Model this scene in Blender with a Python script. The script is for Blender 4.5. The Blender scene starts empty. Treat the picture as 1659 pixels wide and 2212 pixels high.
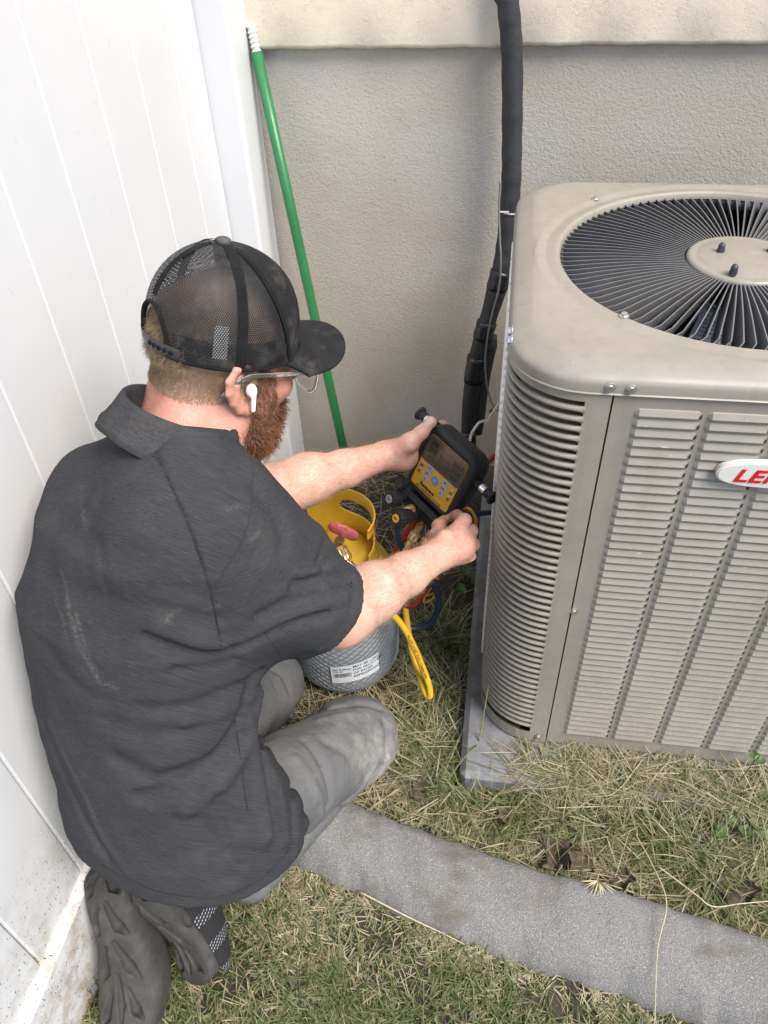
import bpy, math, random, time
import numpy as np
from mathutils import Matrix, Vector, Euler
T0 = time.time()
rng = np.random.default_rng(7)
random.seed(7)
PI = math.pi
R = math.radians
scn = bpy.context.scene

# ------------------------------------------------------------------ camera
CAM_H = 1.53
F_PX, PITCH, YAW, ROLL = 1664.3, 42.35, 10.2, -2.76      # focal length for a 1659 x 2212 frame
_p, _y, _r = R(PITCH), R(YAW), R(ROLL)
CF = np.array([-math.sin(_y) * math.cos(_p), math.cos(_y) * math.cos(_p), -math.sin(_p)])
_cr = np.array([math.cos(_y), math.sin(_y), 0.0])
_cu = np.cross(_cr, CF)
CR = _cr * math.cos(_r) + _cu * math.sin(_r)
CU = -_cr * math.sin(_r) + _cu * math.cos(_r)
CO = np.array([0, 0, CAM_H])
cam = bpy.data.cameras.new('camera')
cam.sensor_fit = 'VERTICAL'; cam.sensor_height = 36.0
cam.lens = F_PX / 2212 * 36.0
cam.clip_start = 0.02; cam.clip_end = 500
camo = bpy.data.objects.new('camera', cam)
scn.collection.objects.link(camo)
camo.matrix_world = Matrix(((CR[0], CU[0], -CF[0], CO[0]), (CR[1], CU[1], -CF[1], CO[1]), (CR[2], CU[2], -CF[2], CO[2]), (0, 0, 0, 1)))
scn.camera = camo

# ------------------------------------------------------------------ light
SUN_TO = Vector((0.50, -0.34, 0.80)).normalized()       # direction towards the sun
world = bpy.data.worlds.new('World'); scn.world = world; world.use_nodes = True
wn = world.node_tree; wn.nodes.clear()
wo = wn.nodes.new('ShaderNodeOutputWorld'); wb = wn.nodes.new('ShaderNodeBackground'); sky = wn.nodes.new('ShaderNodeTexSky')
sky.sky_type = 'NISHITA'; sky.sun_disc = False
sky.sun_elevation = math.asin(SUN_TO.z); sky.sun_rotation = math.atan2(SUN_TO.x, SUN_TO.y)
sky.air_density = 1.0; sky.dust_density = 1.2; sky.ozone_density = 1.0
wb.inputs['Strength'].default_value = 0.115
wn.links.new(sky.outputs[0], wb.inputs[0]); wn.links.new(wb.outputs[0], wo.inputs[0])
sl = bpy.data.lights.new('sun', 'SUN'); sl.energy = 2.5; sl.angle = R(30); sl.color = (1.0, 0.92, 0.81)
so = bpy.data.objects.new('sun', sl); scn.collection.objects.link(so)
so.rotation_euler = SUN_TO.to_track_quat('Z', 'Y').to_euler(); so.location = (3, -3, 6)
vs = scn.view_settings
vs.view_transform = 'Standard'; vs.look = 'None'; vs.gamma = 1.0; vs.use_curve_mapping = False
vs.exposure = 1.1
scn.cycles.use_denoising = True
scn.cycles.max_bounces = 8; scn.cycles.transparent_max_bounces = 24
scn.cycles.caustics_reflective = False; scn.cycles.caustics_refractive = False

# ------------------------------------------------------------------ helpers
def at(x, y, d):
    """real-world point seen at (x, y) of a 1659 x 2212 frame, d metres in front of the camera"""
    return CO + (CR * (x - 829.5) - CU * (y - 1106) + CF * F_PX) / F_PX * d
def on_z(x, y, z):
    d = CR * (x - 829.5) - CU * (y - 1106) + CF * F_PX
    return CO + d * ((z - CO[2]) / d[2])
def on_y(x, y, Y):
    d = CR * (x - 829.5) - CU * (y - 1106) + CF * F_PX
    return CO + d * ((Y - CO[1]) / d[1])
def on_x(x, y, X):
    d = CR * (x - 829.5) - CU * (y - 1106) + CF * F_PX
    return CO + d * ((X - CO[0]) / d[0])

col = scn.collection
WM = {}
def add(name, mesh, mat=None, parent=None, world=None):
    o = bpy.data.objects.new(name, mesh)
    col.objects.link(o)
    w = world if world is not None else Matrix.Identity(4)
    WM[o.name] = w.copy()
    if parent is not None:
        o.parent = parent
        o.matrix_basis = WM[parent.name].inverted() @ w
    else:
        o.matrix_basis = w
    if mat is not None and mesh is not None:
        if isinstance(mat, (list, tuple)):
            if not mesh.materials:
                for m in mat: mesh.materials.append(m)
        elif not mesh.materials:
            mesh.materials.append(mat)
    return o
def tag(o, label=None, cat=None, group=None, kind=None):
    if label: o['label'] = label
    if cat: o['category'] = cat
    if group: o['group'] = group
    if kind: o['kind'] = kind
    return o
def empty(name, loc, label, cat, group=None, rot=None):
    w = Matrix.Translation(Vector(loc))
    if rot is not None: w = w @ rot.to_4x4()
    o = add(name, None, world=w)
    o.empty_display_size = 0.05
    return tag(o, label, cat, group)
def TR(v): return Matrix.Translation(Vector(v))
def frame(o, x, y, z):
    """4x4 from origin and axes"""
    return Matrix(((x[0], y[0], z[0], o[0]), (x[1], y[1], z[1], o[1]), (x[2], y[2], z[2], o[2]), (0, 0, 0, 1)))
def nrm(v):
    v = np.asarray(v, float); return v / (np.linalg.norm(v) + 1e-12)
def perp(d):
    d = nrm(d); a = np.array([0, 0, 1.0]) if abs(d[2]) < 0.9 else np.array([1.0, 0, 0])
    u = nrm(np.cross(a, d)); return u, np.cross(d, u)
def mesh_np(name, v, quads=None, tris=None, smooth=True, mi=None):
    """fast mesh from numpy arrays"""
    me = bpy.data.meshes.new(name)
    v = np.asarray(v, np.float32).reshape(-1, 3)
    lists = []; cnt = []
    if quads is not None and len(quads): lists.append(np.asarray(quads, np.int32).reshape(-1)); cnt.append(np.full(len(quads), 4, np.int32))
    if tris is not None and len(tris): lists.append(np.asarray(tris, np.int32).reshape(-1)); cnt.append(np.full(len(tris), 3, np.int32))
    li = np.concatenate(lists); ct = np.concatenate(cnt)
    st = np.concatenate([[0], np.cumsum(ct)[:-1]]).astype(np.int32)
    me.vertices.add(len(v)); me.vertices.foreach_set('co', v.ravel())
    me.loops.add(len(li)); me.loops.foreach_set('vertex_index', li)
    me.polygons.add(len(ct)); me.polygons.foreach_set('loop_start', st)
    if mi is not None: me.polygons.foreach_set('material_index', np.asarray(mi, np.int32))
    me.polygons.foreach_set('use_smooth', np.full(len(ct), smooth))
    me.update(calc_edges=True); me.validate()
    return me
def attr(me, name, data, dom='POINT'):
    data = np.asarray(data, np.float32)
    if data.ndim == 1:
        a = me.attributes.new(name, 'FLOAT', dom); a.data.foreach_set('value', data)
    else:
        a = me.attributes.new(name, 'FLOAT_VECTOR', dom); a.data.foreach_set('vector', data.ravel())

class MB:
    """collects shapes for ONE mesh"""
    def __init__(s): s.v = []; s.f = []; s.m = []; s.n = 0; s.cur = 0
    def put(s, v, f):
        v = [tuple(map(float, p)) for p in v]
        s.v += v; s.f += [tuple(i + s.n for i in q) for q in f]; s.m += [s.cur] * len(f); s.n += len(v)
        return s
    def box(s, c, d, rot=None, bev=0.0):
        c = np.array(c, float); h = np.array(d, float) / 2
        if bev <= 0:
            v = np.array([(x, y, z) for x in (-1, 1) for y in (-1, 1) for z in (-1, 1)]) * h
            f = [(0, 1, 3, 2), (4, 6, 7, 5), (0, 4, 5, 1), (2, 3, 7, 6), (0, 2, 6, 4), (1, 5, 7, 3)]
        else:
            # chamfered box: 24 vertices
            b = min(bev, min(h) * 0.98); v = []; idx = {}
            for sx in (-1, 1):
                for sy in (-1, 1):
                    for sz in (-1, 1):
                        sg = np.array([sx, sy, sz])
                        for ax in range(3):
                            p = sg * (h - b); p[ax] = sg[ax] * h[ax]
                            idx[(sx, sy, sz, ax)] = len(v); v.append(p)
            f = []
            for ax in range(3):
                o1, o2 = [(1, 2), (2, 0), (0, 1)][ax]
                for sg in (-1, 1):
                    q = []
                    for a_, b_ in ((-1, -1), (1, -1), (1, 1), (-1, 1)):
                        k = [0, 0, 0]; k[ax] = sg; k[o1] = a_; k[o2] = b_
                        q.append(idx[(k[0], k[1], k[2], ax)])
                    f.append(tuple(q) if sg > 0 else tuple(q[::-1]))
            for ax in range(3):      # edges along ax
                o1, o2 = [(1, 2), (2, 0), (0, 1)][ax]
                for a_ in (-1, 1):
                    for b_ in (-1, 1):
                        k0 = [0, 0, 0]; k0[ax] = -1; k0[o1] = a_; k0[o2] = b_
                        k1 = list(k0); k1[ax] = 1
                        q = [idx[(*k0, o1)], idx[(*k1, o1)], idx[(*k1, o2)], idx[(*k0, o2)]]
                        f.append(tuple(q) if a_ * b_ < 0 else tuple(q[::-1]))
            for sx in (-1, 1):
                for sy in (-1, 1):
                    for sz in (-1, 1):
                        q = (idx[(sx, sy, sz, 0)], idx[(sx, sy, sz, 1)], idx[(sx, sy, sz, 2)])
                        f.append(q if sx * sy * sz > 0 else q[::-1])
            v = np.array(v)
        if rot is not None: v = v @ np.array(rot)[:3, :3].T
        return s.put(v + c, f)
    def tube(s, pts, r, n=8, cap=True, closed=False, flat=1.0, up=None):
        P = np.array(pts, float); k = len(P)
        rr = np.full(k, r, float) if np.isscalar(r) else np.array(r, float)
        if closed: t = np.roll(P, -1, 0) - np.roll(P, 1, 0)
        else: t = np.gradient(P, axis=0)
        t /= np.linalg.norm(t, axis=1)[:, None] + 1e-12
        u = perp(t[0])[0] if up is None else nrm(np.array(up, float) - np.dot(up, t[0]) * t[0])
        V = []
        for i in range(k):
            u = nrm(u - np.dot(u, t[i]) * t[i]); w = np.cross(t[i], u)
            for j in range(n):
                a = 2 * PI * j / n
                V.append(P[i] + rr[i] * (math.cos(a) * u + flat * math.sin(a) * w))
        F = []
        for i in range(k if closed else k - 1):
            i2 = (i + 1) % k
            for j in range(n): F.append((i * n + j, i * n + (j + 1) % n, i2 * n + (j + 1) % n, i2 * n + j))
        if cap and not closed:
            F.append(tuple(range(n))[::-1]); F.append(tuple((k - 1) * n + j for j in range(n)))
        return s.put(V, F)
    def lathe(s, prof, n=32, o=(0, 0, 0), ax=(0, 0, 1), capb=True, capt=True, a0=0, a1=2 * PI):
        """prof: (radius, height) list along axis ax"""
        ax = nrm(ax); u, w = perp(ax); o = np.array(o, float); V = []; F = []
        full = abs(a1 - a0 - 2 * PI) < 1e-6; m = n if full else n + 1
        for (r, h) in prof:
            for j in range(m):
                a = a0 + (a1 - a0) * j / n
                V.append(o + ax * h + r * (math.cos(a) * u + math.sin(a) * w))
        for i in range(len(prof) - 1):
            for j in range(n): F.append((i * m + j, i * m + (j + 1) % m, (i + 1) * m + (j + 1) % m, (i + 1) * m + j))
        if full:
            if capb and prof[0][0] > 1e-6: F.append(tuple(range(m))[::-1])
            if capt and prof[-1][0] > 1e-6: F.append(tuple((len(prof) - 1) * m + j for j in range(m)))
        return s.put(V, F)
    def prism(s, poly, h0, h1, fr=None):
        """extrude 2-D polygon (ccw) from h0 to h1 along local z of frame fr"""
        n = len(poly); V = [(x, y, h0) for x, y in poly] + [(x, y, h1) for x, y in poly]
        F = [tuple(range(n))[::-1], tuple(range(n, 2 * n))] + [(i, (i + 1) % n, n + (i + 1) % n, n + i) for i in range(n)]
        if fr is not None: V = [tuple((fr @ Vector(p))[:3]) for p in V]
        return s.put(V, F)
    def grid(s, G, flip=False):
        G = np.asarray(G, float); a, b = G.shape[:2]
        F = [(i * b + j, i * b + j + 1, (i + 1) * b + j + 1, (i + 1) * b + j) for i in range(a - 1) for j in range(b - 1)]
        if flip: F = [q[::-1] for q in F]
        return s.put(G.reshape(-1, 3), F)
    def mesh(s, name, smooth=False, auto=None):
        me = bpy.data.meshes.new(name)
        me.from_pydata(s.v, [], s.f)
        me.polygons.foreach_set('material_index', s.m)
        if smooth or auto:
            me.polygons.foreach_set('use_smooth', [True] * len(s.f))
        me.update()
        if auto: me.set_sharp_from_angle(angle=R(auto))
        return me
def crom(P, n=8):
    """smooth path through points"""
    P = np.array(P, float); Q = np.vstack([2 * P[0] - P[1], P, 2 * P[-1] - P[-2]]); out = []
    for i in range(1, len(Q) - 2):
        p0, p1, p2, p3 = Q[i - 1:i + 3]
        for k in range(n):
            t = k / n
            out.append(0.5 * (2 * p1 + (p2 - p0) * t + (2 * p0 - 5 * p1 + 4 * p2 - p3) * t * t + (3 * p1 - p0 - 3 * p2 + p3) * t ** 3))
    out.append(P[-1]); return np.array(out)
def circ(r, n, cx=0, cy=0): return [(cx + r * math.cos(2 * PI * i / n), cy + r * math.sin(2 * PI * i / n)) for i in range(n)]
def rrect(w, h, r, n=5):
    out = []
    for cx, cy, a in ((w / 2 - r, h / 2 - r, 0), (-w / 2 + r, h / 2 - r, 90), (-w / 2 + r, -h / 2 + r, 180), (w / 2 - r, -h / 2 + r, 270)):
        for i in range(n + 1):
            b = R(a + 90 * i / n); out.append((cx + r * math.cos(b), cy + r * math.sin(b)))
    return out

# ---- materials
class NT:
    def __init__(s, name):
        s.mat = bpy.data.materials.new(name); s.mat.use_nodes = True
        s.t = s.mat.node_tree; s.t.nodes.clear()
        s.out = s.t.nodes.new('ShaderNodeOutputMaterial'); s.b = s.t.nodes.new('ShaderNodeBsdfPrincipled')
        s.t.links.new(s.b.outputs[0], s.out.inputs[0])
    def n(s, typ, **k):
        nd = s.t.nodes.new(typ)
        for a, v in k.items(): setattr(nd, a, v)
        return nd
    def L(s, a, b): s.t.links.new(a, b)
    def pos(s): return s.n('ShaderNodeNewGeometry').outputs['Position']
    def obj(s): return s.n('ShaderNodeTexCoord').outputs['Object']
    def attr(s, name):
        a = s.n('ShaderNodeAttribute'); a.attribute_name = name; return a
    def map(s, vec, scale=(1, 1, 1), rot=(0, 0, 0), loc=(0, 0, 0)):
        m = s.n('ShaderNodeMapping'); m.inputs['Scale'].default_value = scale; m.inputs['Rotation'].default_value = rot; m.inputs['Location'].default_value = loc
        s.L(vec, m.inputs[0]); return m.outputs[0]
    def noise(s, vec, sc, det=4, rough=0.55, dist=0.0):
        t = s.n('ShaderNodeTexNoise'); s.L(vec, t.inputs['Vector'])
        t.inputs['Scale'].default_value = sc; t.inputs['Detail'].default_value = det; t.inputs['Roughness'].default_value = rough; t.inputs['Distortion'].default_value = dist
        return t.outputs['Fac']
    def voro(s, vec, sc, feature='F1', out='Distance', rand=1.0):
        t = s.n('ShaderNodeTexVoronoi'); t.feature = feature; s.L(vec, t.inputs['Vector']); t.inputs['Scale'].default_value = sc
        t.inputs['Randomness'].default_value = rand
        return t.outputs[out]
    def ramp(s, fac, stops, interp='LINEAR'):
        r = s.n('ShaderNodeValToRGB'); cr = r.color_ramp; cr.interpolation = interp
        while len(cr.elements) < len(stops): cr.elements.new(0.5)
        for e, (p, c) in zip(cr.elements, stops):
            e.position = p; e.color = (c, c, c, 1) if np.isscalar(c) else (*c, 1)
        s.L(fac, r.inputs[0]); return r.outputs[0]
    def mix(s, fac, a, b, typ='MIX'):
        m = s.n('ShaderNodeMix'); m.data_type = 'RGBA'; m.blend_type = typ
        for sock, v in ((m.inputs[0], fac), (m.inputs[6], a), (m.inputs[7], b)):
            if isinstance(v, (int, float)): sock.default_value = v if sock is m.inputs[0] else (v, v, v, 1)
            elif isinstance(v, (tuple, list)): sock.default_value = (*v, 1)
            else: s.L(v, sock)
        return m.outputs[2]
    def math(s, op, a, b=None, clamp=False):
        m = s.n('ShaderNodeMath'); m.operation = op; m.use_clamp = clamp
        for i, v in enumerate((a, b)):
            if v is None: continue
            if isinstance(v, (int, float)): m.inputs[i].default_value = v
            else: s.L(v, m.inputs[i])
        return m.outputs[0]
    def sep(s, vec):
        x = s.n('ShaderNodeSeparateXYZ'); s.L(vec, x.inputs[0]); return x.outputs
    def comb(s, x, y, z=0.0):
        c = s.n('ShaderNodeCombineXYZ')
        for i, v in enumerate((x, y, z)):
            if isinstance(v, (int, float)): c.inputs[i].default_value = v
            else: s.L(v, c.inputs[i])
        return c.outputs[0]
    def bump(s, h, strength=0.3, dist=0.002, prev=None):
        b = s.n('ShaderNodeBump'); b.inputs['Strength'].default_value = strength; b.inputs['Distance'].default_value = dist
        s.L(h, b.inputs['Height'])
        if prev is not None: s.L(prev, b.inputs['Normal'])
        return b.outputs[0]
    def col(s, c):
        if isinstance(c, (tuple, list)): s.b.inputs['Base Color'].default_value = (*c, 1)
        else: s.L(c, s.b.inputs['Base Color'])
    def set(s, **k):
        for a, v in k.items():
            sock = s.b.inputs[a.replace('_', ' ')]
            if isinstance(v, (int, float)): sock.default_value = v
            elif isinstance(v, (tuple, list)): sock.default_value = (*v, 1) if len(v) == 3 and sock.type == 'RGBA' else v
            else: s.L(v, sock)
def simple(name, c, rough=0.5, var=0.12, sc=25, bump=0.0, bsc=300, bd=0.001, metal=0.0, spec=0.5, coat=0.0, rvar=0.1, sss=0.0):
    """plain surface with uneven tone, uneven gloss and fine relief"""
    t = NT(name); p = t.pos()
    f = t.noise(p, sc, 5, 0.6)
    lo = tuple(x * (1 - var) for x in c); hi = tuple(min(1, x * (1 + var)) for x in c)
    t.col(t.ramp(f, [(0.3, lo), (0.7, hi)]))
    f2 = t.noise(p, sc * 2.3, 4, 0.6)
    t.set(Roughness=t.ramp(f2, [(0.3, max(0.03, rough - rvar)), (0.7, min(1, rough + rvar))]), Metallic=metal)
    t.b.inputs['Specular IOR Level'].default_value = spec
    if coat: t.set(Coat_Weight=coat)
    if sss:
        t.set(Subsurface_Weight=sss); t.b.inputs['Subsurface Radius'].default_value = (0.006, 0.003, 0.002); t.b.inputs['Subsurface Scale'].default_value = 1.0
    if bump: t.set(Normal=t.bump(t.noise(p, bsc, 3), bump, bd))
    return t.mat
def text_mesh(txt, size, name='lettering', align='CENTER', extrude=0.0, shear=0.0, space=1.0, sx=1.0, bold=0.0):
    cu = bpy.data.curves.new(name, 'FONT'); cu.body = txt; cu.size = size; cu.align_x = align; cu.align_y = 'CENTER'
    cu.extrude = extrude; cu.shear = shear; cu.space_character = space; cu.resolution_u = 3; cu.offset = bold
    o = bpy.data.objects.new(name, cu); col.objects.link(o)
    dg = bpy.context.evaluated_depsgraph_get()
    me = bpy.data.meshes.new_from_object(o.evaluated_get(dg)); me.name = name
    bpy.data.objects.remove(o); bpy.data.curves.remove(cu)
    if sx != 1.0:
        for v in me.vertices: v.co.x *= sx
    me.materials.clear()
    return me
# ------------------------------------------------------------------ ground
def gz(x, y):
    """height of the soil"""
    x = np.asarray(x, float); y = np.asarray(y, float)
    h = 0.006 * np.sin(x * 9 + y * 5) + 0.005 * np.sin(y * 13 - x * 7 + 1.3) + 0.003 * np.sin(x * 31 + y * 27)
    h = h - 0.045 * np.clip((-0.35 - x) / 0.3, 0, 1) * np.clip((0.75 - y) / 0.2, 0, 1)
    far = np.clip((np.hypot(x, y - 1) - 3) / 4, 0, 1)
    return h * (1 - far) - 0.02 * far
def soil_mat():
    t = NT('soil'); p = t.pos()
    a = t.noise(p, 14, 6, 0.65); b = t.noise(p, 120, 4, 0.7)
    c1 = t.ramp(a, [(0.25, (0.034, 0.025, 0.018)), (0.5, (0.065, 0.050, 0.036)), (0.75, (0.11, 0.088, 0.066))])
    peb = t.ramp(t.voro(p, 95, 'F1', 'Distance'), [(0.0, 1.0), (0.28, 0.0)])
    msk = t.math('MULTIPLY', peb, t.ramp(t.noise(p, 40, 2), [(0.52, 0.0), (0.6, 1.0)]))
    t.col(t.mix(msk, t.mix(b, c1, (0.03, 0.023, 0.017), 'MIX'), (0.30, 0.27, 0.23)))
    t.set(Roughness=0.95)
    t.set(Normal=t.bump(t.math('ADD', b, msk), 0.9, 0.006))
    return t.mat
xs = np.concatenate([[-60, -30, -14, -7, -3.5, -1.8], np.linspace(-1.2, 1.4, 66), [2.2, 4, 8, 16, 30, 60]])
ys = np.concatenate([[-60, -30, -14, -7, -3, -1.2], np.linspace(-0.4, 2.1, 64), [2.6, 4, 8, 16, 30, 60]])
X, Y = np.meshgrid(xs, ys, indexing='ij')
g = MB().grid(np.stack([X, Y, gz(X, Y)], -1)).mesh('ground', smooth=True)
ground = add('ground', g, soil_mat()); tag(ground, 'bare brown soil under the grass', None, kind='structure')

# ------------------------------------------------------------------ house wall
WALL_Y = 1.895
def stucco_mat():
    t = NT('cream_stucco'); p = t.pos()
    w = t.noise(p, 60, 3, 0.6, 1.5)
    worm = t.math('MULTIPLY', t.ramp(t.noise(t.map(p, (1, 1, 1)), 85, 2, 0.5, 2.2), [(0.455, 0.0), (0.487, 1.0), (0.513, 1.0), (0.545, 0.0)]),
                  t.ramp(t.noise(p, 26, 2), [(0.50, 0.0), (0.62, 1.0)]))
    big = t.noise(p, 3.0, 4)
    c = t.ramp(big, [(0.3, (0.70, 0.625, 0.51)), (0.7, (0.73, 0.66, 0.55))])
    t.col(t.mix(t.math('MULTIPLY', worm, 0.28), c, (0.46, 0.38, 0.27)))
    t.set(Roughness=0.9)
    h = t.math('SUBTRACT', t.math('MULTIPLY', w, 0.7), t.math('MULTIPLY', worm, 0.8))
    t.set(Normal=t.bump(h, 0.32, 0.003))
    return t.mat
def parge_mat():
    t = NT('sponged_cement'); p = t.pos()
    n1 = t.noise(p, 150, 3, 0.62, 0.4); n2 = t.noise(p, 340, 2, 0.6)
    big = t.noise(t.map(p, (1.1, 1, 0.8)), 1.9, 3, 0.5); mid = t.noise(p, 7, 5, 0.6)
    s = t.sep(p)
    c = t.ramp(big, [(0.30, (0.345, 0.298, 0.240)), (0.5, (0.410, 0.376, 0.325)), (0.70, (0.475, 0.455, 0.415))])
    c = t.mix(t.math('MULTIPLY', mid, 0.35), c, (0.37, 0.355, 0.33))
    c = t.mix(t.ramp(n1, [(0.33, 0.3), (0.5, 0.0)]), c, (0.28, 0.265, 0.24))
    # tan mineral stain, a band of its own shape low on the wall
    st = t.math('MULTIPLY', t.ramp(t.noise(t.map(p, (1, 1, 2.2)), 2.6, 4, 0.6), [(0.50, 0.0), (0.68, 1.0)]), 0.3)
    c = t.mix(st, c, (0.36, 0.29, 0.215))
    t.col(c); t.set(Roughness=0.92)
    t.set(Normal=t.bump(t.math('ADD', n1, t.math('MULTIPLY', n2, 0.5)), 0.5, 0.0038))
    return t.mat
house = empty('house_wall', (0.6, WALL_Y, 0), 'cream stucco house wall above a grey cement foundation', 'wall')
LIP_Z = 1.150
m = MB().box((1.2, WALL_Y + 0.1, 0.45), (7.0, 0.2, 1.5)).mesh('foundation')
add('foundation', m, parge_mat(), house)
# stucco coat, proud of the foundation, wavy trowelled lower edge
xa = np.linspace(-2.3, 4.7, 421)
wav = 0.0010 * np.sin(xa * 11) + 0.0009 * np.sin(xa * 47 + 1) + 0.0006 * np.sin(xa * 143) + 0.009 * (xa * 0.6)
rows = []
for k, (dy, dz) in enumerate([(0.004, 0.004), (-0.014, 0.0), (-0.020, 0.004), (-0.022, 0.010), (-0.022, 0.10), (-0.022, 1.9)]):
    z = LIP_Z + dz + wav * (1.0 if dz < 0.05 else (0.3 if dz < 1 else 0))
    y = WALL_Y + dy + 0.0012 * np.sin(xa * 37 + k) * (k < 4)
    rows.append(np.stack([xa, np.broadcast_to(y, xa.shape), z], -1))
G = np.stack(rows, 0)
stm = stucco_mat()
mb = MB().grid(G, flip=True)
mb.put([(-2.3, WALL_Y + 0.2, 3.05), (4.7, WALL_Y + 0.2, 3.05), (4.7, WALL_Y - 0.022, 3.05), (-2.3, WALL_Y - 0.022, 3.05)], [(0, 1, 2, 3)])
add('stucco_coat', mb.mesh('stucco_coat', smooth=True), stm, house)

# ------------------------------------------------------------------ white vinyl fence
FX = -0.655
def vinyl_mat(dirt):
    t = NT('white_vinyl' + ('_soiled' if dirt else '')); p = t.pos()
    c = t.ramp(t.noise(p, 5, 4), [(0.3, (0.63, 0.645, 0.665)), (0.7, (0.665, 0.675, 0.69))])
    spk = t.ramp(t.noise(t.map(p, (1, 1, 1)), 45, 2), [(0.70, 0.0), (0.74, 0.35)])
    c = t.mix(spk, c, (0.55, 0.53, 0.5))
    if dirt:
        s = t.sep(p)
        # soil splash and grass clippings thrown up by the mower, low on the boards
        low = t.ramp(s[2], [(0.0, 1.0), (0.10, 0.85), (0.22, 0.45), (0.42, 0.0)])
        spl = t.math('MULTIPLY', low, t.ramp(t.noise(p, 22, 5, 0.7), [(0.42, 0.0), (0.66, 0.9)]))
        c = t.mix(spl, c, (0.34, 0.25, 0.15))
        v = t.voro(t.map(p, (60, 170, 60), (0.5, 0, 0)), 1.0)
        v2 = t.voro(t.map(p, (60, 60, 190), (0.9, 0, 0)), 1.3)
        fl = t.math('MAXIMUM', t.ramp(v, [(0.14, 1.0), (0.2, 0.0)]), t.ramp(v2, [(0.13, 1.0), (0.19, 0.0)]))
        dens = t.ramp(t.noise(p, 130, 1), [(0.47, 0.0), (0.5, 1.0)])
        fl = t.math('MULTIPLY', t.math('MULTIPLY', fl, dens), t.ramp(s[2], [(0.25, 1.0), (0.42, 0.0)]))
        c = t.mix(fl, c, (0.10, 0.075, 0.04))
    t.col(c)
    t.set(Roughness=t.ramp(t.noise(p, 30, 3), [(0.3, 0.28), (0.7, 0.42)]))
    return t.mat
vin = vinyl_mat(False); vind = vinyl_mat(True)
fence = empty('vinyl_fence', (FX - 0.02, 0.9, -0.04), 'white vinyl privacy fence of upright boards, soiled at the foot', 'fence')
ZR = 0.178                                        # top of bottom rail
joint = [-1.41, -1.25, -1.09, -0.93, -0.77, -0.61, -0.45, -0.29, -0.13, 0.025, 0.18, 0.334, 0.483, 0.637, 0.789, 0.947, 1.104, 1.268, 1.430, 1.600, 1.751]
for a, b in zip(joint[:-1], joint[1:]):
    w = b - a; mb = MB()
    # tongue-and-groove board: rounded long edges leave a V joint
    prof = [(0.0008, -0.022), (0.0008, -0.004), (0.0018, -0.0015), (0.0042, 0.0), (w - 0.0042, 0.0), (w - 0.0018, -0.0015), (w - 0.0008, -0.004), (w - 0.0008, -0.022)]
    zz = [ZR - 0.02, 0.25, 0.5, 1.0, 1.9]
    Gd = np.array([[(FX + dx, a + dy, z) for dy, dx in prof] for z in zz])
    mb.grid(Gd, flip=True)
    mb.put([(FX + dx, a + dy, 1.9) for dy, dx in prof], [tuple(range(len(prof)))])
    mb.put([(FX - 0.022, a + .0015, ZR - .02), (FX - 0.022, b - .0015, ZR - .02), (FX - 0.022, b - .0015, 1.9), (FX - 0.022, a + .0015, 1.9)], [(0, 1, 2, 3)])
    add('board', mb.mesh('board'), vind, fence)
mb = MB()
prof = [(-0.034, -0.07), (-0.034, ZR - 0.004), (-0.024, ZR), (0.004, ZR), (0.010, ZR - 0.003), (0.016, ZR - 0.014), (0.017, ZR - 0.03), (0.017, -0.07)]
mb.grid(np.array([[(FX + dx, y, z) for dx, z in prof] for y in np.linspace(-1.42, 1.751, 16)]), flip=True)
add('bottom_rail', mb.mesh('bottom_rail', auto=20), vind, fence)
mb = MB()
pr = [(x - 0.650, y + 1.8225) for x, y in rrect(0.127, 0.139, 0.010, 4)]
mb.prism(pr, -0.08, 1.95)
add('post', mb.mesh('post', auto=25), vin, fence)

# ------------------------------------------------------------------ concrete edging
def conc_mat():
    t = NT('grey_concrete'); p = t.pos()
    sp = t.noise(p, 420, 2, 0.7); md = t.noise(p, 30, 5, 0.65); big = t.noise(p, 5, 4)
    c = t.ramp(big, [(0.3, (0.180, 0.176, 0.170)), (0.7, (0.240, 0.237, 0.232))])
    c = t.mix(t.math('MULTIPLY', md, 0.45), c, (0.17, 0.165, 0.155))
    c = t.mix(t.ramp(sp, [(0.57, 0.0), (0.67, 0.75)]), c, (0.44, 0.435, 0.43))
    c = t.mix(t.ramp(sp, [(0.32, 0.8), (0.43, 0.0)]), c, (0.075, 0.073, 0.07))
    stn = t.math('MULTIPLY', t.ramp(t.noise(t.map(p, (1, 2, 1)), 9, 4), [(0.55, 0.0), (0.72, 1.0)]), 0.7)
    c = t.mix(stn, c, (0.13, 0.112, 0.085))
    t.col(c); t.set(Roughness=0.93)
    t.set(Normal=t.bump(t.math('ADD', sp, md), 0.8, 0.003))
    return t.mat
concm = conc_mat()
_fe = [(-0.62, 0.785), (-0.47, 0.715)] + [tuple(on_z(x, y, 0.004)[:2]) for x, y in ((648, 1871), (776, 1932), (870, 1985), (1026, 2054), (1154, 2090), (1318, 2139), (1501, 2206), (1659, 2265))] + [(1.05, 0.26), (2.4, 0.0)]
_be = [(-0.58, 0.90), (-0.42, 0.82)] + [tuple(on_z(x, y, 0.045)[:2]) for x, y in ((690, 1690), (776, 1737), (859, 1770), (989, 1816), (1167, 1877), (1289, 1904), (1441, 1953), (1659, 2020))] + [(1.10, 0.49), (2.4, 0.24)]
fr_e = crom(_fe, 10); bk_e = crom(_be, 10)
rows = []
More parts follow.
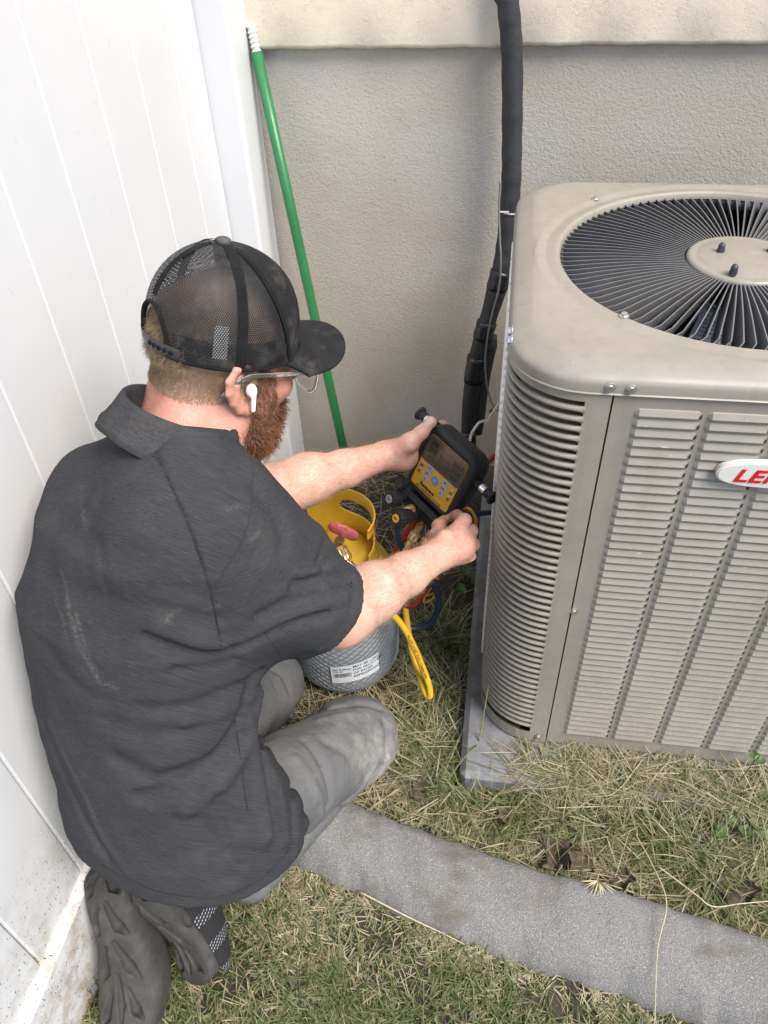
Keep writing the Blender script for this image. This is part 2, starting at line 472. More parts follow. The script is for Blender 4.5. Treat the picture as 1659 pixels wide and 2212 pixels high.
for i in range(len(fr_e)):
    f_, b_ = fr_e[i], bk_e[i]; u = b_ - f_; row = []
    wob = 0.003 * math.sin(i * 0.9) + 0.002 * math.sin(i * 2.3)
    for s, z in ((-0.05, -0.05), (-0.01, 0.002), (0.03, 0.014), (0.10, 0.030), (0.19, 0.046), (0.27, 0.055), (0.36, 0.059), (0.6, 0.061), (0.84, 0.060), (0.93, 0.055), (0.98, 0.042), (1.0, 0.015), (1.01, -0.05)):
        q = f_ + u * s; row.append((q[0], q[1] + wob * (0.3 if s > .2 else 1), z + wob * 0.4))
    rows.append(row)
edg = add('concrete_edging', MB().grid(np.array(rows), flip=True).mesh('concrete_edging', smooth=True), concm)
tag(edg, 'curved grey concrete lawn edging running across the grass', 'edging', kind='structure')

# ------------------------------------------------------------------ equipment pad
def pad_mat():
    t = NT('pad_plastic'); p = t.pos()
    c = t.ramp(t.noise(p, 8, 5), [(0.3, (0.15, 0.16, 0.178)), (0.7, (0.235, 0.243, 0.262))])
    d = t.ramp(t.noise(p, 26, 5, 0.7), [(0.42, 0.0), (0.66, 0.9)])
    t.col(t.mix(d, c, (0.135, 0.115, 0.09))); t.set(Roughness=0.62)
    t.set(Normal=t.bump(t.noise(p, 90, 4), 0.3, 0.002)); return t.mat
pad = add('equipment_pad', MB().box((0.385, 1.262, 0.01), (0.80, 0.90, 0.10), bev=0.012).mesh('equipment_pad', auto=30), pad_mat())
tag(pad, 'blue-grey slab pad under the air conditioner', 'pad')
# ------------------------------------------------------------------ air conditioner
AX0, AY0, AZ0, AZ1 = 0.0174, 0.905, 0.066, 0.939    # left side, front face, base, lower edge of the top cap
AW = 0.719; ACX, ACY = AX0 + AW / 2, AY0 + AW / 2
CRAD = 0.112                                         # corner radius
def steel_mat():
    t = NT('painted_steel'); p = t.pos()
    c = t.ramp(t.noise(p, 6, 5), [(0.3, (0.258, 0.236, 0.200)), (0.7, (0.304, 0.281, 0.241))])
    s = t.sep(p)
    dust = t.math('MULTIPLY', t.ramp(t.noise(p, 34, 6, 0.7), [(0.45, 0.0), (0.75, 1.0)]), 0.35)
    c = t.mix(dust, c, (0.36, 0.33, 0.275))
    chip = t.ramp(t.noise(p, 150, 3, 0.7), [(0.71, 0.0), (0.735, 0.6)])
    c = t.mix(chip, c, (0.60, 0.58, 0.53))
    # clippings and soil thrown against the lower sheet
    lw = t.ramp(s[2], [(0.06, 1.0), (0.18, 0.75), (0.45, 0.0)])
    spk = t.math('MULTIPLY', t.ramp(t.noise(t.map(p, (1, 1, 0.6)), 210, 3, 0.7), [(0.56, 0.0), (0.64, 0.8)]), lw)
    c = t.mix(spk, c, (0.42, 0.36, 0.24))
    run = t.math('MULTIPLY', t.ramp(t.noise(t.map(p, (46, 46, 2.2)), 1.0, 4, 0.6), [(0.52, 0.0), (0.70, 1.0)]), 0.30)
    c = t.mix(run, c, (0.20, 0.18, 0.15))
    sc = t.math('MULTIPLY', t.ramp(t.noise(t.map(p, (8, 60, 8), (0, 0, 0.5)), 3, 2), [(0.74, 0.0), (0.77, 0.5)]), 1.0)
    c = t.mix(sc, c, (0.62, 0.60, 0.57))
    t.col(c)
    t.set(Roughness=t.ramp(t.noise(p, 18, 4), [(0.3, 0.34), (0.7, 0.52)]))
    t.b.inputs['Specular IOR Level'].default_value = 0.6
    t.set(Normal=t.bump(t.noise(p, 500, 2), 0.06, 0.001))
    return t.mat
steel = steel_mat()
dark = simple('dark_interior', (0.012, 0.012, 0.013), 0.7)
zinc = simple('zinc_screw', (0.62, 0.62, 0.60), 0.32, metal=0.9, sc=200)
ac = empty('air_conditioner', (ACX, ACY, AZ0), 'beige-grey outdoor air conditioner with slatted sides and round fan grille on top', 'air conditioner')
SEAM = 0.159
YF = AY0
def corner(t):
    """walks the outside: t metres from the seam leftwards, round the corner, then back along the left side"""
    l1 = SEAM - (AX0 + CRAD)
    if t < l1: return (SEAM - t, YF, 0, -1)
    t -= l1; l2 = CRAD * PI / 2
    if t < l2:
        a = t / CRAD; return (AX0 + CRAD - CRAD * math.sin(a), YF + CRAD - CRAD * math.cos(a), -math.sin(a), -math.cos(a))
    t -= l2; return (AX0, YF + CRAD + t, -1, 0)
L1 = SEAM - (AX0 + CRAD); LC = CRAD * PI / 2
S_A, S_B = 0.036, L1 + LC + 0.050                     # slots run from S_A to S_B
NS = 49; ZT0, ZB0 = AZ1 - 0.016, AZ0 + 0.034; PIT = (ZT0 - ZB0) / NS
def strip(tlist, z0, z1, off=0.0, thick=0.0):
    pts = [corner(t) for t in tlist]
    return np.array([[(x + nx * off, y + ny * off, z) for x, y, nx, ny in pts] for z in (z0, z1)])
# plain sheet on both sides of the slots
mb = MB()
mb.grid(strip(np.linspace(0.0015, S_A, 4), AZ0, AZ1 + 0.004), flip=False)
mb.grid(strip(np.linspace(S_B, S_B + 0.075, 4), AZ0, AZ1 + 0.004), flip=False)
tl = np.linspace(S_A, S_B, 28)
mb.grid(strip(tl, AZ0, ZB0)); mb.grid(strip(tl, ZT0, AZ1 + 0.004))
e = [corner(0.0015), ]
mb.put([(SEAM - .0015, YF, AZ0), (SEAM - .0015, YF + .012, AZ0), (SEAM - .0015, YF + .012, AZ1), (SEAM - .0015, YF, AZ1)], [(0, 1, 2, 3)])
cp = add('corner_panel', mb.mesh('corner_panel', auto=40), steel, ac)
# grille bars of the open corner
def bar_mesh():
    mb = MB(); rows = []
    tl2 = np.linspace(S_A - 0.002, S_B + 0.002, 30)
    bw = PIT * 0.43
    prof = [(-0.0045, -bw * 0.5), (0.0, -bw * 0.5), (0.0016, -bw * 0.3), (0.0022, 0), (0.0016, bw * 0.3), (0.0, bw * 0.5), (-0.0045, bw * 0.5)]
    for t in tl2:
        x, y, nx, ny = corner(t)
        q = min(1.0, min(t - tl2[0], tl2[-1] - t) / 0.006)
        k = 1.0 + 0.75 * (1 - q) ** 2                 # slot ends are rounded: the bar widens into the sheet
        rows.append([(x + nx * dn * q, y + ny * dn * q, dz * k) for dn, dz in prof])
    mb.grid(np.array(rows)); return mb.mesh('grille_bar', auto=60)
bm_ = bar_mesh()
for i in range(NS - 1):
    add('grille_bar', bm_, steel, cp, world=TR((0, 0, ZT0 + PIT * 0.2 - (i + 1) * PIT)))
# condenser coil behind
def coil_mat():
    t = NT('coil_fins'); a = t.attr('run').outputs['Fac']; p = t.pos(); s = t.sep(p)
    wv = t.math('MULTIPLY', t.math('SINE', t.math('MULTIPLY', s[2], 900.0)), 0.0006)
    f = t.math('SINE', t.math('MULTIPLY', t.math('ADD', a, wv), 2 * PI / 0.0022))
    c = t.ramp(t.math('ADD', t.math('MULTIPLY', f, 0.5), 0.5), [(0.35, (0.02, 0.019, 0.017)), (0.8, (0.36, 0.32, 0.26))])
    d = t.noise(p, 30, 4)
    t.col(t.mix(t.math('MULTIPLY', d, 0.5), c, (0.09, 0.08, 0.065)))
    t.set(Roughness=0.45, Metallic=0.35)
    t.set(Normal=t.bump(f, 0.6, 0.001)); return t.mat
tl3 = np.linspace(0.0, S_B + 0.07, 50)
Gc = strip(tl3, AZ0, AZ1, off=-0.022)
mc = MB().grid(Gc).mesh('coil', smooth=True); attr(mc, 'run', np.tile(tl3, 2))
add('coil', mc, coil_mat(), ac)
# left side beyond the corner: sheet with louvre columns seen edge on, and the back
mb = MB()
ya = YF + CRAD + (S_B - L1 - LC) + 0.075
mb.grid(np.array([[(AX0, y, z) for y in np.linspace(ya, AY0 + AW - CRAD, 4)] for z in (AZ0, AZ1 + 0.004)]))
ar = [(AX0 + CRAD - CRAD * math.cos(a), AY0 + AW - CRAD + CRAD * math.sin(a)) for a in np.linspace(0, PI / 2, 12)] + [(AX0 + AW - CRAD, AY0 + AW)]
mb.grid(np.array([[(x, y, z) for x, y in ar] for z in (AZ0, AZ1 + 0.004)]))
ar = [(AX0 + AW - CRAD + CRAD * math.sin(a), AY0 + AW - CRAD + CRAD * math.cos(a)) for a in np.linspace(0, PI / 2, 12)] + [(AX0 + AW, AY0 + CRAD)] + \
     [(AX0 + AW - CRAD + CRAD * math.cos(a), AY0 + CRAD - CRAD * math.sin(a)) for a in np.linspace(0, PI / 2, 12)]
mb.grid(np.array([[(x, y, z) for x, y in ar] for z in (AZ0, AZ1 + 0.004)]))
sp_ = add('side_panel', mb.mesh('side_panel', auto=40), steel, ac)
# front panel
mb = MB(); XR = AX0 + AW - CRAD
mb.grid(np.array([[(x, YF + 0.002, z) for x in (SEAM + 0.0015, 0.3, 0.5, XR)] for z in (AZ0, 0.3, 0.6, AZ1 + 0.004)]), flip=True)
mb.put([(SEAM + .0015, YF + 0.002, AZ0), (SEAM + .0015, YF + .014, AZ0), (SEAM + .0015, YF + .014, AZ1), (SEAM + .0015, YF + .002, AZ1)], [(3, 2, 1, 0)])
fp = add('front_panel', mb.mesh('front_panel'), steel, ac)
add('seam_backing', MB().box((SEAM, YF + 0.018, (AZ0 + AZ1) / 2), (0.03, 0.004, AZ1 - AZ0)).mesh('seam_backing'), dark, ac)
# pressed louvres
def louvre_mesh(w):
    h = PIT * 0.64; mb = MB(); nx = 14; rows = []
    for j, (fz, d) in enumerate([(1.0, 0.0), (0.90, 0.0018), (0.12, 0.0054), (0.03, 0.0052), (0.0, 0.0044), (0.0, 0.0024)]):
        row = []
        for i in range(nx + 1):
            s = i / nx; x = -w / 2 + w * s
            ed = min(s, 1 - s) * w
            k = min(1.0, ed / 0.0045); k = math.sin(k * PI / 2) ** 0.7 if k > 0 else 0.0
            zz = fz * h
            if fz > 0.5 and ed < 0.006: zz -= (0.006 - ed) * 0.55 * (fz - 0.5) * 2
            row.append((x, -d * k, zz))
        rows.append(row)
    mb.grid(np.array(rows), flip=False)
    mb.cur = 1
    mb.put([(-w / 2 + 0.003, -0.0004, 0.0002), (w / 2 - 0.0015, -0.0004, 0.0002), (w / 2 - 0.0015, -0.0004, -h * 0.11), (-w / 2 + 0.003, -0.0004, -h * 0.11)], [(3, 2, 1, 0)])
    mb.put([(w / 2 + 0.0006, -0.0005, h * 0.62), (w / 2 + 0.0006, -0.0005, -h * 0.16), (w / 2 - 0.0026, -0.0062, -h * 0.02), (w / 2 - 0.0022, -0.0042, h * 0.5)], [(0, 1, 2, 3)])
    return mb.mesh('louvre', auto=24)
CP = 0.0923
gaps = [0.1905, 0.283, 0.3753, 0.4676, 0.5599, 0.636]
for k in range(5):
    x0 = gaps[k] + (0.0 if k == 0 else 0.0034); x1 = gaps[k + 1] - 0.0034
    lm = louvre_mesh(x1 - x0)
    for i in range(48):
        z = ZT0 - 0.004 - (i + 1) * PIT * 1.005 + PIT * 0.2
        if z < AZ0 + 0.03: break
        add('louvre', lm, [steel, dark], fp, world=TR(((x0 + x1) / 2, YF + 0.002, z)))
lm = louvre_mesh(0.08)
for k in range(4):          # same louvres on the left side
    yy = ya - 0.055 + k * 0.098
    if yy + 0.045 > AY0 + AW - CRAD * 0.6: break
    w = TR((AX0, yy + 0.04, 0)) @ Matrix.Rotation(-PI / 2, 4, 'Z')
    for i in range(0, 48):
        if k > 0 and i > 30: break
        add('louvre', lm, None, sp_, world=TR((0, 0, ZT0 - 0.004 - (i + 1) * PIT * 1.005 + PIT * 0.2)) @ w)
# base pan
mb = MB()
bp = rrect(AW - 0.012, AW - 0.012, CRAD, 10)
mb.prism([(x + ACX, y + ACY) for x, y in bp], 0.0602, AZ0 + 0.004)
add('base_pan', mb.mesh('base_pan', auto=40), steel, ac)
# ---- top cap
RO = 0.287; ZTOP = 0.974; NSEG = 144
def rsq(th, half, rad):
    """rounded-square outline point in direction th"""
    c, s = math.cos(th), math.sin(th); q = half - rad
    r = half / max(abs(c), abs(s))
    px, py = abs(r * c), abs(r * s)
    if px > q and py > q:
        b = q * (abs(c) + abs(s)); disc = b * b - (2 * q * q - rad * rad); r = b + math.sqrt(max(0, disc))
    return r
rings = []
for th in np.linspace(0, 2 * PI, NSEG, endpoint=False):
    c, s = math.cos(th), math.sin(th); row = []
    for r, z in ((RO - 0.004, -0.030), (RO - 0.003, -0.010), (RO, -0.0025), (RO + 0.004, 0.0004), (RO + 0.012, 0.0006), (RO + 0.020, -0.0022), (RO + 0.026, -0.0020), (RO + 0.034, 0.0010), (RO + 0.040, 0.0012)):
        row.append((r, z))
    full = rsq(th, AW / 2 + 0.002, CRAD); flat = rsq(th, AW / 2 - 0.016, CRAD - 0.014)
    rin = RO + 0.040
    cut = lambda r: r
    for k, (inset, z) in enumerate(((0.046, 0.0010), (0.034, 0.0004), (0.028, -0.0012), (0.010, -0.0100), (0.004, -0.0135), (0.001, -0.0175), (0.0, -0.022), (0.0, -0.034), (-0.0018, -0.0355))):
        r = rsq(th, AW / 2 + 0.002 - inset, max(0.02, CRAD - inset * 0.6))
        row.append((max(r, rin + 0.0008 * (k + 1)), z if r > rin else z * 1.0))
    rings.append([(ACX + r * c, ACY + r * s, ZTOP + z) for r, z in row])
rings.append(rings[0])
cap = add('top_cap', MB().grid(np.array(rings)).mesh('top_cap', auto=28), steel, ac)
# inside: dark well and shroud
mb = MB().lathe([(RO - 0.002, 0.93), (RO + 0.012, 0.80), (RO + 0.012, 0.62)], 64, (ACX, ACY, 0), capb=False, capt=False)
mb.lathe([(0.001, 0.62), (RO + 0.012, 0.62)], 64, (ACX, ACY, 0), capb=False, capt=False)
add('fan_well', mb.mesh('fan_well', smooth=True), dark, ac)
# fan guard vanes
guardm = simple('guard_steel', (0.150, 0.150, 0.154), 0.34, 0.10, 40, spec=0.6)
RH = 0.0890; NV = 104
def vane_mesh():
    rows = []
    for k, s in enumerate(np.linspace(0, 1, 12)):
        r = RH - 0.004 + (RO - RH + 0.004) * s
        bend = 0.0 if s < 0.9 else -0.010 * ((s - 0.9) / 0.1) ** 2
        drop = 0.0 if s < 0.93 else -0.004 * ((s - 0.93) / 0.07)
        ztop = -0.004 + 0.010 * math.sin(PI * min(1, s * 1.05)) * 0.35 + drop
        ch = 0.026 + 0.006 * s
        tw = ch * 0.28
        row = []
        for dx, dz in ((0.0009, 0), (-0.0009, 0), (-0.0009 - tw, -ch), (0.0009 - tw, -ch), (0.0009, 0)):
            row.append((r, bend + dx, ztop + dz))
        rows.append(row)
    return MB().grid(np.array(rows), flip=True).mesh('vane', auto=50)
vm = vane_mesh()
gd = add('fan_guard_ring', MB().lathe([(RO - 0.006, -0.028), (RO - 0.0045, -0.028), (RO - 0.0045, -0.010), (RO - 0.006, -0.010)], 96, (ACX, ACY, ZTOP), capb=False, capt=False).mesh('fan_guard_ring', auto=40), guardm, ac)
for i in range(NV):
    add('vane', vm, guardm, gd, world=TR((ACX, ACY, ZTOP)) @ Matrix.Rotation(2 * PI * (i + 0.37) / NV, 4, 'Z'))
hubp = add('hub_plate', MB().lathe([(RH - 0.002, -0.012), (RH, -0.006), (RH - 0.0015, -0.001), (RH - 0.007, 0.001), (RH - 0.012, -0.0005), (RH - 0.018, 0.0012), (RH - 0.024, 0.003), (0.03, 0.0045), (0.0001, 0.005)], 64, (ACX + 0.006, ACY, ZTOP), capb=True, capt=False).mesh('hub_plate', auto=60), steel, ac)
nutm = simple('dark_nut', (0.06, 0.065, 0.075), 0.4, 0.2, 200, metal=0.4)
def nut_mesh():
    mb = MB(); mb.prism(circ(0.0066, 6), 0, 0.0065)
    mb.lathe([(0.0056, 0.0065), (0.0056, 0.011), (0.0045, 0.0145), (0.0022, 0.0165), (0.0001, 0.017)], 16, capb=False)
    return mb.mesh('acorn_nut', auto=35)
nm = nut_mesh()
for q in (on_z(1556, 545, ZTOP + 0.003), on_z(1583, 592, ZTOP + 0.003)):
    add('acorn_nut', nm, nutm, hubp, world=TR((q[0], q[1], ZTOP + 0.0025)))
_na, _nb = on_z(1556, 545, ZTOP + 0.003), on_z(1583, 592, ZTOP + 0.003); _e = np.array([-(_nb - _na)[1], (_nb - _na)[0], 0])
for q in (_na + _e, _nb + _e): add('acorn_nut', nm, nutm, hubp, world=TR((q[0], q[1], ZTOP + 0.0025)))
# motor with paper label, fan blades below the guard
mot = simple('motor_black', (0.02, 0.021, 0.023), 0.5, 0.3, 40)
MC = (ACX - 0.02, ACY - 0.065, 0)
mo = add('fan_motor', MB().lathe([(0.0, 0.74), (0.110, 0.745), (0.118, 0.76), (0.118, 0.872), (0.116, 0.880), (0.084, 0.930), (0.04, 0.938), (0.0, 0.94)], 48, (ACX, ACY, 0), capb=False, capt=False).mesh('fan_motor', auto=40), mot, ac)
lab = simple('label_white', (0.80, 0.83, 0.85), 0.5, 0.04)
ink = simple('black_ink', (0.02, 0.02, 0.02), 0.6, 0.0)
pl = []
for a in np.linspace(R(232), R(305), 14):
    pl.append([(ACX + (r_ + 0.0008) * math.cos(a), ACY + (r_ + 0.0008) * math.sin(a), z + 0.0006) for r_, z in ((0.1165, 0.8805), (0.085, 0.9285))])
lb = add('motor_label', MB().grid(np.array(pl), flip=False).mesh('motor_label', smooth=True), lab, mo)
def curved_text(txt, size, a_deg, z, bold=0.0):
    me = text_mesh(txt, size, 'label_print', 'LEFT', bold=bold)
    for v in me.vertices:
        a = R(a_deg) + v.co.x / 0.100; s_ = np.clip((z + v.co.y - 0.862) / 0.062, 0, 1); r_ = 0.1165 + (0.085 - 0.1165) * s_ + 0.0014
        v.co = (ACX + r_ * math.cos(a), ACY + r_ * math.sin(a), 0.8805 + 0.048 * s_ + 0.0012)
    add('label_print', me, ink, lb)
curved_text('LINK', 0.012, 236, 0.915, 0.0002)
curved_text('MODEL  5LB-22  902U', 0.007, 254, 0.914)
for i, s in enumerate(('HP 1/4    FRAME 48', 'VOLTS 208-230', 'RPM 1075   1 PH', 'AMPS 1.4   60 HZ', 'THERMALLY PROTECTED', 'CONT   AIR OVER')):
    curved_text(s, 0.0055, 236, 0.903 - i * 0.0068)
curved_text('c\u042fU', 0.014, 268, 0.880, 0.0003)
curved_text('CPN  093-43', 0.0055, 262, 0.868)
bl = simple('fan_blade_alu', (0.55, 0.58, 0.62), 0.3, 0.08, metal=0.8)
for k in range(3):
    rows = []
    for s in np.linspace(0.0, 1.0, 8):
        r = 0.05 + 0.225 * s; a0 = -0.30 - 0.15 * s; a1 = 0.34 + 0.20 * s
        rows.append([(r * math.cos(a), r * math.sin(a), 0.05 * (a - a0) / (a1 - a0)) for a in np.linspace(a0, a1, 8)])
    add('fan_blade', MB().grid(np.array(rows)).mesh('fan_blade', smooth=True), bl, mo, world=TR((ACX, ACY, 0.655)) @ Matrix.Rotation(R(105) + 2 * PI * k / 3, 4, 'Z'))
# hex-head screws
def screw_mesh():
    mb = MB(); mb.lathe([(0.0075, 0), (0.0075, 0.0012), (0.0062, 0.0018)], 18, capb=False)
    mb.prism(circ(0.0046, 6), 0.0017, 0.0052); return mb.mesh('screw', auto=30)
sm = screw_mesh()
def screw(p, n, par=ac):
    u, w = perp(n); n = nrm(n); add('screw', sm, zinc, par, world=frame(p, u, w, n))
for px, py in ((1318, 836), (1364, 840)):
    q = on_y(px, py, YF - 0.002); screw(q, (0, -1, 0), cap)
q = on_y(1240, 1320, YF + 0.002); screw(q, (0, -1, 0), fp)
q = on_y(1163, 1590, YF); screw((q[0], YF - 0.001, q[2]), (0, -1, 0), cp)
for px, py in ((1348, 683), (1286, 430)):
    q = on_z(px, py, ZTOP + 0.001); screw(q, (0, 0, 1), cap)
    screw((2 * ACX - q[0], 2 * ACY - q[1], q[2]), (0, 0, 1), cap)
for px, py in ((1109, 486), (1107, 499), (1108, 716), (1107, 736)):
    q = on_x(px, py, AX0 - 0.002); screw((AX0 - 0.002, q[1], q[2]), (-1, 0, 0), cap)
# badge
badge_m = simple('badge_silver', (0.66, 0.65, 0.61), 0.35, 0.06, 30)
red = simple('badge_red', (0.55, 0.012, 0.02), 0.35, 0.05)
BX, BZ = 0.4190, 0.824
pts = []
BWD, BHT = 0.205, 0.044
for i in range(60):
    a = 2 * PI * i / 60; c, s = math.cos(a), math.sin(a)
    pts.append((BWD / 2 * math.copysign(abs(c) ** 0.55, c), BHT / 2 * math.copysign(abs(s) ** 0.85, s)))
fr = frame((BX, YF - 0.012, BZ), (1, 0, 0.0), (0, 0, 1), (0, -1, 0))
mb = MB(); mb.prism(pts, -0.010, 0.0, fr)
mb.prism([(x * 0.975, y * 0.93) for x, y in pts], -0.001, 0.0016, fr)
bd = add('badge', mb.mesh('badge', auto=40), badge_m, ac)
tm = text_mesh('LENNOX', 0.031, 'lettering', 'CENTER', extrude=0.0006, shear=0.28, space=1.05, sx=1.22, bold=0.0007)
add('lettering', tm, red, bd, world=frame((BX, YF - 0.0142, BZ - 0.002), (1, 0, 0), (0, 0, 1), (0, -1, 0)))
# ------------------------------------------------------------------ soft shapes: signed-distance modelling
def smin(a, b, k):
    h = np.clip(0.5 + 0.5 * (b - a) / k, 0, 1); return b + (a - b) * h - k * h * (1 - h)
def smax(a, b, k): return -smin(-a, -b, k)
def rcone(p, a, b, ra, rb, flat=None):
    a = np.asarray(a, float); ba = np.asarray(b, float) - a
    q = p - a; t = np.clip((q @ ba) / (ba @ ba), 0, 1); q = q - t[:, None] * ba
    if flat is not None:              # (direction, factor): thinner along direction
        n = nrm(flat[0]); q = q + (q @ n)[:, None] * n * (1 / flat[1] - 1)
        return (np.linalg.norm(q, axis=1) - (ra + (rb - ra) * t)) * flat[1] ** 0.5
    return np.linalg.norm(q, axis=1) - (ra + (rb - ra) * t)
def chain(p, pts, rad, k=0.004):
    d = rcone(p, pts[0], pts[1], rad[0], rad[1])
    for i in range(1, len(pts) - 1): d = smin(d, rcone(p, pts[i], pts[i + 1], rad[i], rad[i + 1]), k)
    return d
def ell(p, c, r, M=None):
    q = p - np.asarray(c, float)
    if M is not None: q = q @ M
    r = np.asarray(r, float)
    k0 = np.linalg.norm(q / r, axis=1); k1 = np.linalg.norm(q / (r * r), axis=1) + 1e-9
    return k0 * (k0 - 1) / k1
def groove(p, pts, w, depth):
    """soft crease along a polyline (positive depth cuts in)"""
    dm = None
    for a, b in zip(pts[:-1], pts[1:]):
        d = rcone(p, a, b, 0, 0); dm = d if dm is None else np.minimum(dm, d)
    return depth * np.exp(-(dm / w) ** 2)
def polygonize(f, lo, hi, h, s=4, band=2.2):
    lo = np.asarray(lo, float); hi = np.asarray(hi, float)
    nb = np.ceil((hi - lo) / (h * s)).astype(int); n = nb * s
    bc = np.stack(np.meshgrid(*[np.arange(k) for k in nb], indexing='ij'), -1).reshape(-1, 3)
    cen = lo + (bc * s + (s - 1) / 2) * h
    d = np.concatenate([f(cen[i:i + 300000]) for i in range(0, len(cen), 300000)])
    act = np.abs(d) < h * s * band
    D = np.repeat(np.repeat(np.repeat(d.reshape(nb).astype(np.float32), s, 0), s, 1), s, 2)
    off = np.stack(np.meshgrid(*[np.arange(s)] * 3, indexing='ij'), -1).reshape(-1, 3)
    ab = bc[act]
    for i in range(0, len(ab), 5000):
        idx = (ab[i:i + 5000, None, :] * s + off[None]).reshape(-1, 3)
        D[idx[:, 0], idx[:, 1], idx[:, 2]] = f(lo + idx * h)
    S = D < 0
    n0, n1, n2 = S.shape
    cnt = np.zeros((n0 - 1, n1 - 1, n2 - 1), np.uint8)
    for a in (0, 1):
        for b in (0, 1):
            for c in (0, 1): cnt += S[a:n0 - 1 + a, b:n1 - 1 + b, c:n2 - 1 + c]
    cells = np.argwhere((cnt > 0) & (cnt < 8))
    ids = np.full(cnt.shape, -1, np.int32); ids[cells[:, 0], cells[:, 1], cells[:, 2]] = np.arange(len(cells))
    cor = [(a, b, c) for a in (0, 1) for b in (0, 1) for c in (0, 1)]
    val = np.stack([D[cells[:, 0] + a, cells[:, 1] + b, cells[:, 2] + c] for a, b, c in cor], 1)
    acc = np.zeros((len(cells), 3)); num = np.zeros(len(cells))
    for i in range(8):
        for j in range(i + 1, 8):
            if sum(abs(x - y) for x, y in zip(cor[i], cor[j])) != 1: continue
            m = (val[:, i] < 0) != (val[:, j] < 0)
            t = val[m, i] / (val[m, i] - val[m, j])
            acc[m] += np.array(cor[i]) + t[:, None] * (np.array(cor[j]) - np.array(cor[i])); num[m] += 1
    V = lo + (cells + acc / num[:, None]) * h
    Q = []
    for ax in range(3):
        sl0 = [slice(None)] * 3; sl1 = [slice(None)] * 3
        sl0[ax] = slice(0, -1); sl1[ax] = slice(1, None)
        x = S[tuple(sl0)] != S[tuple(sl1)]
        e = np.argwhere(x); o1, o2 = (ax + 1) % 3, (ax + 2) % 3
        ok = (e[:, o1] > 0) & (e[:, o2] > 0) & (e[:, o1] < cnt.shape[o1]) & (e[:, o2] < cnt.shape[o2]); e = e[ok]
        sg = S[e[:, 0], e[:, 1], e[:, 2]]
        def cid(d1, d2):
            q = e.copy(); q[:, o1] -= d1; q[:, o2] -= d2; return ids[q[:, 0], q[:, 1], q[:, 2]]
        quad = np.stack([cid(1, 1), cid(0, 1), cid(0, 0), cid(1, 0)], 1)
        quad[~sg] = quad[~sg][:, ::-1]; Q.append(quad)
    Q = np.concatenate(Q); Q = Q[(Q >= 0).all(1)]
    # snap to the exact surface
    e = h * 0.3
    for _ in range(2):
        d0 = f(V); g = np.stack([f(V + np.eye(3)[i] * e) - d0 for i in range(3)], 1) / e
        st = d0[:, None] * g / (np.sum(g * g, 1)[:, None] + 1e-6)
        V = V - np.clip(st, -h * 0.6, h * 0.6)
    return V, Q, g / (np.linalg.norm(g, axis=1)[:, None] + 1e-9)
def march(f, x, y, d0, d1, n=260):
    """first point of the surface f seen along the direction of (x, y), between d0 and d1 metres"""
    ds = np.linspace(d0, d1, n); P = np.array([at(x, y, d) for d in ds]); v = f(P)
    i = np.argmax(v < 0)
    if v[i] >= 0: i = int(np.argmin(v))
    return P[i]
# ------------------------------------------------------------------ the kneeling man
A3 = lambda x, y, d: np.array(at(x, y, d))
# joints
Rsh, Lsh = A3(435, 1150, 0.965), A3(242, 1072, 1.09)
Rel, Rwr = A3(734, 1326, 1.14), A3(948, 1198, 1.32)
Lel, Lwr = A3(585, 1066, 1.33), A3(832, 984, 1.48)
NeckB = np.array([-0.408, 0.770, 0.905])
# head frame
_az = nrm(0.80 * np.array([math.cos(_y), math.sin(_y), 0]) + 0.60 * np.array([-math.sin(_y), math.cos(_y), 0]))
_hp = R(15)
_hp = R(18)
HF = nrm(_az * math.cos(_hp) + np.array([0, 0, -math.sin(_hp)]))
HL = nrm(np.cross([0, 0, 1.0], _az)); HU = np.cross(HF, HL)
HM = np.stack([HF, HL, HU], 1)
HC = A3(530, 852, 0.985) - HM @ np.array([-0.004, -0.078, -0.004])
hd = lambda f, l, u: HC + HM @ np.array([f, l, u], float)

def f_ear(p):
    q = (p - HC) @ HM
    out = []
    for sd in (-1, 1):
        Q = q.copy(); Q[:, 1] *= sd             # outward positive
        c = np.array([-0.006, 0.0, 0.0])
        Q[:, 2] /= 1.1; a = (Q[:, 0] - c[0]) / 1.35; lat = Q[:, 1] - 0.071 - np.clip(-a + 0.006, -0.01, 0.04) * 0.20
        E = np.stack([a * 0.98 + Q[:, 2] * 0.17, lat, Q[:, 2] * 0.98 - a * 0.17], 1)
        rim = [(0.011, 0.003, 0.004), (0.014, 0.004, 0.020), (0.006, 0.006, 0.031), (-0.008, 0.008, 0.0315), (-0.017, 0.009, 0.021), (-0.0185, 0.009, 0.006), (-0.014, 0.008, -0.009), (-0.006, 0.006, -0.022), (0.003, 0.004, -0.028), (0.009, 0.002, -0.020)]
        d = chain(E, rim, [0.0040, 0.0042, 0.0043, 0.0043, 0.0043, 0.0042, 0.0044, 0.0056, 0.0060, 0.0045], 0.003)
        anti = [(-0.002, 0.005, 0.020), (-0.009, 0.007, 0.012), (-0.0095, 0.007, -0.002), (-0.004, 0.006, -0.013)]
        d = smin(d, chain(E, anti, [0.003, 0.0034, 0.0034, 0.003], 0.003), 0.004)
        pl = ell(E, (-0.002, 0.001, 0.001), (0.0165, 0.0042, 0.028))
        d = smin(d, pl, 0.003)
        d = smin(d, ell(E, (0.010, 0.004, -0.006), (0.005, 0.005, 0.007)), 0.004)
        base = ell(E, (0.002, -0.007, 0.0), (0.012, 0.008, 0.022))
        d = smin(d, base, 0.005)
        d = np.maximum(d, -ell(E, (0.003, 0.006, 0.001), (0.0065, 0.007, 0.010)))
        out.append(d)
    return np.minimum(out[0], out[1])
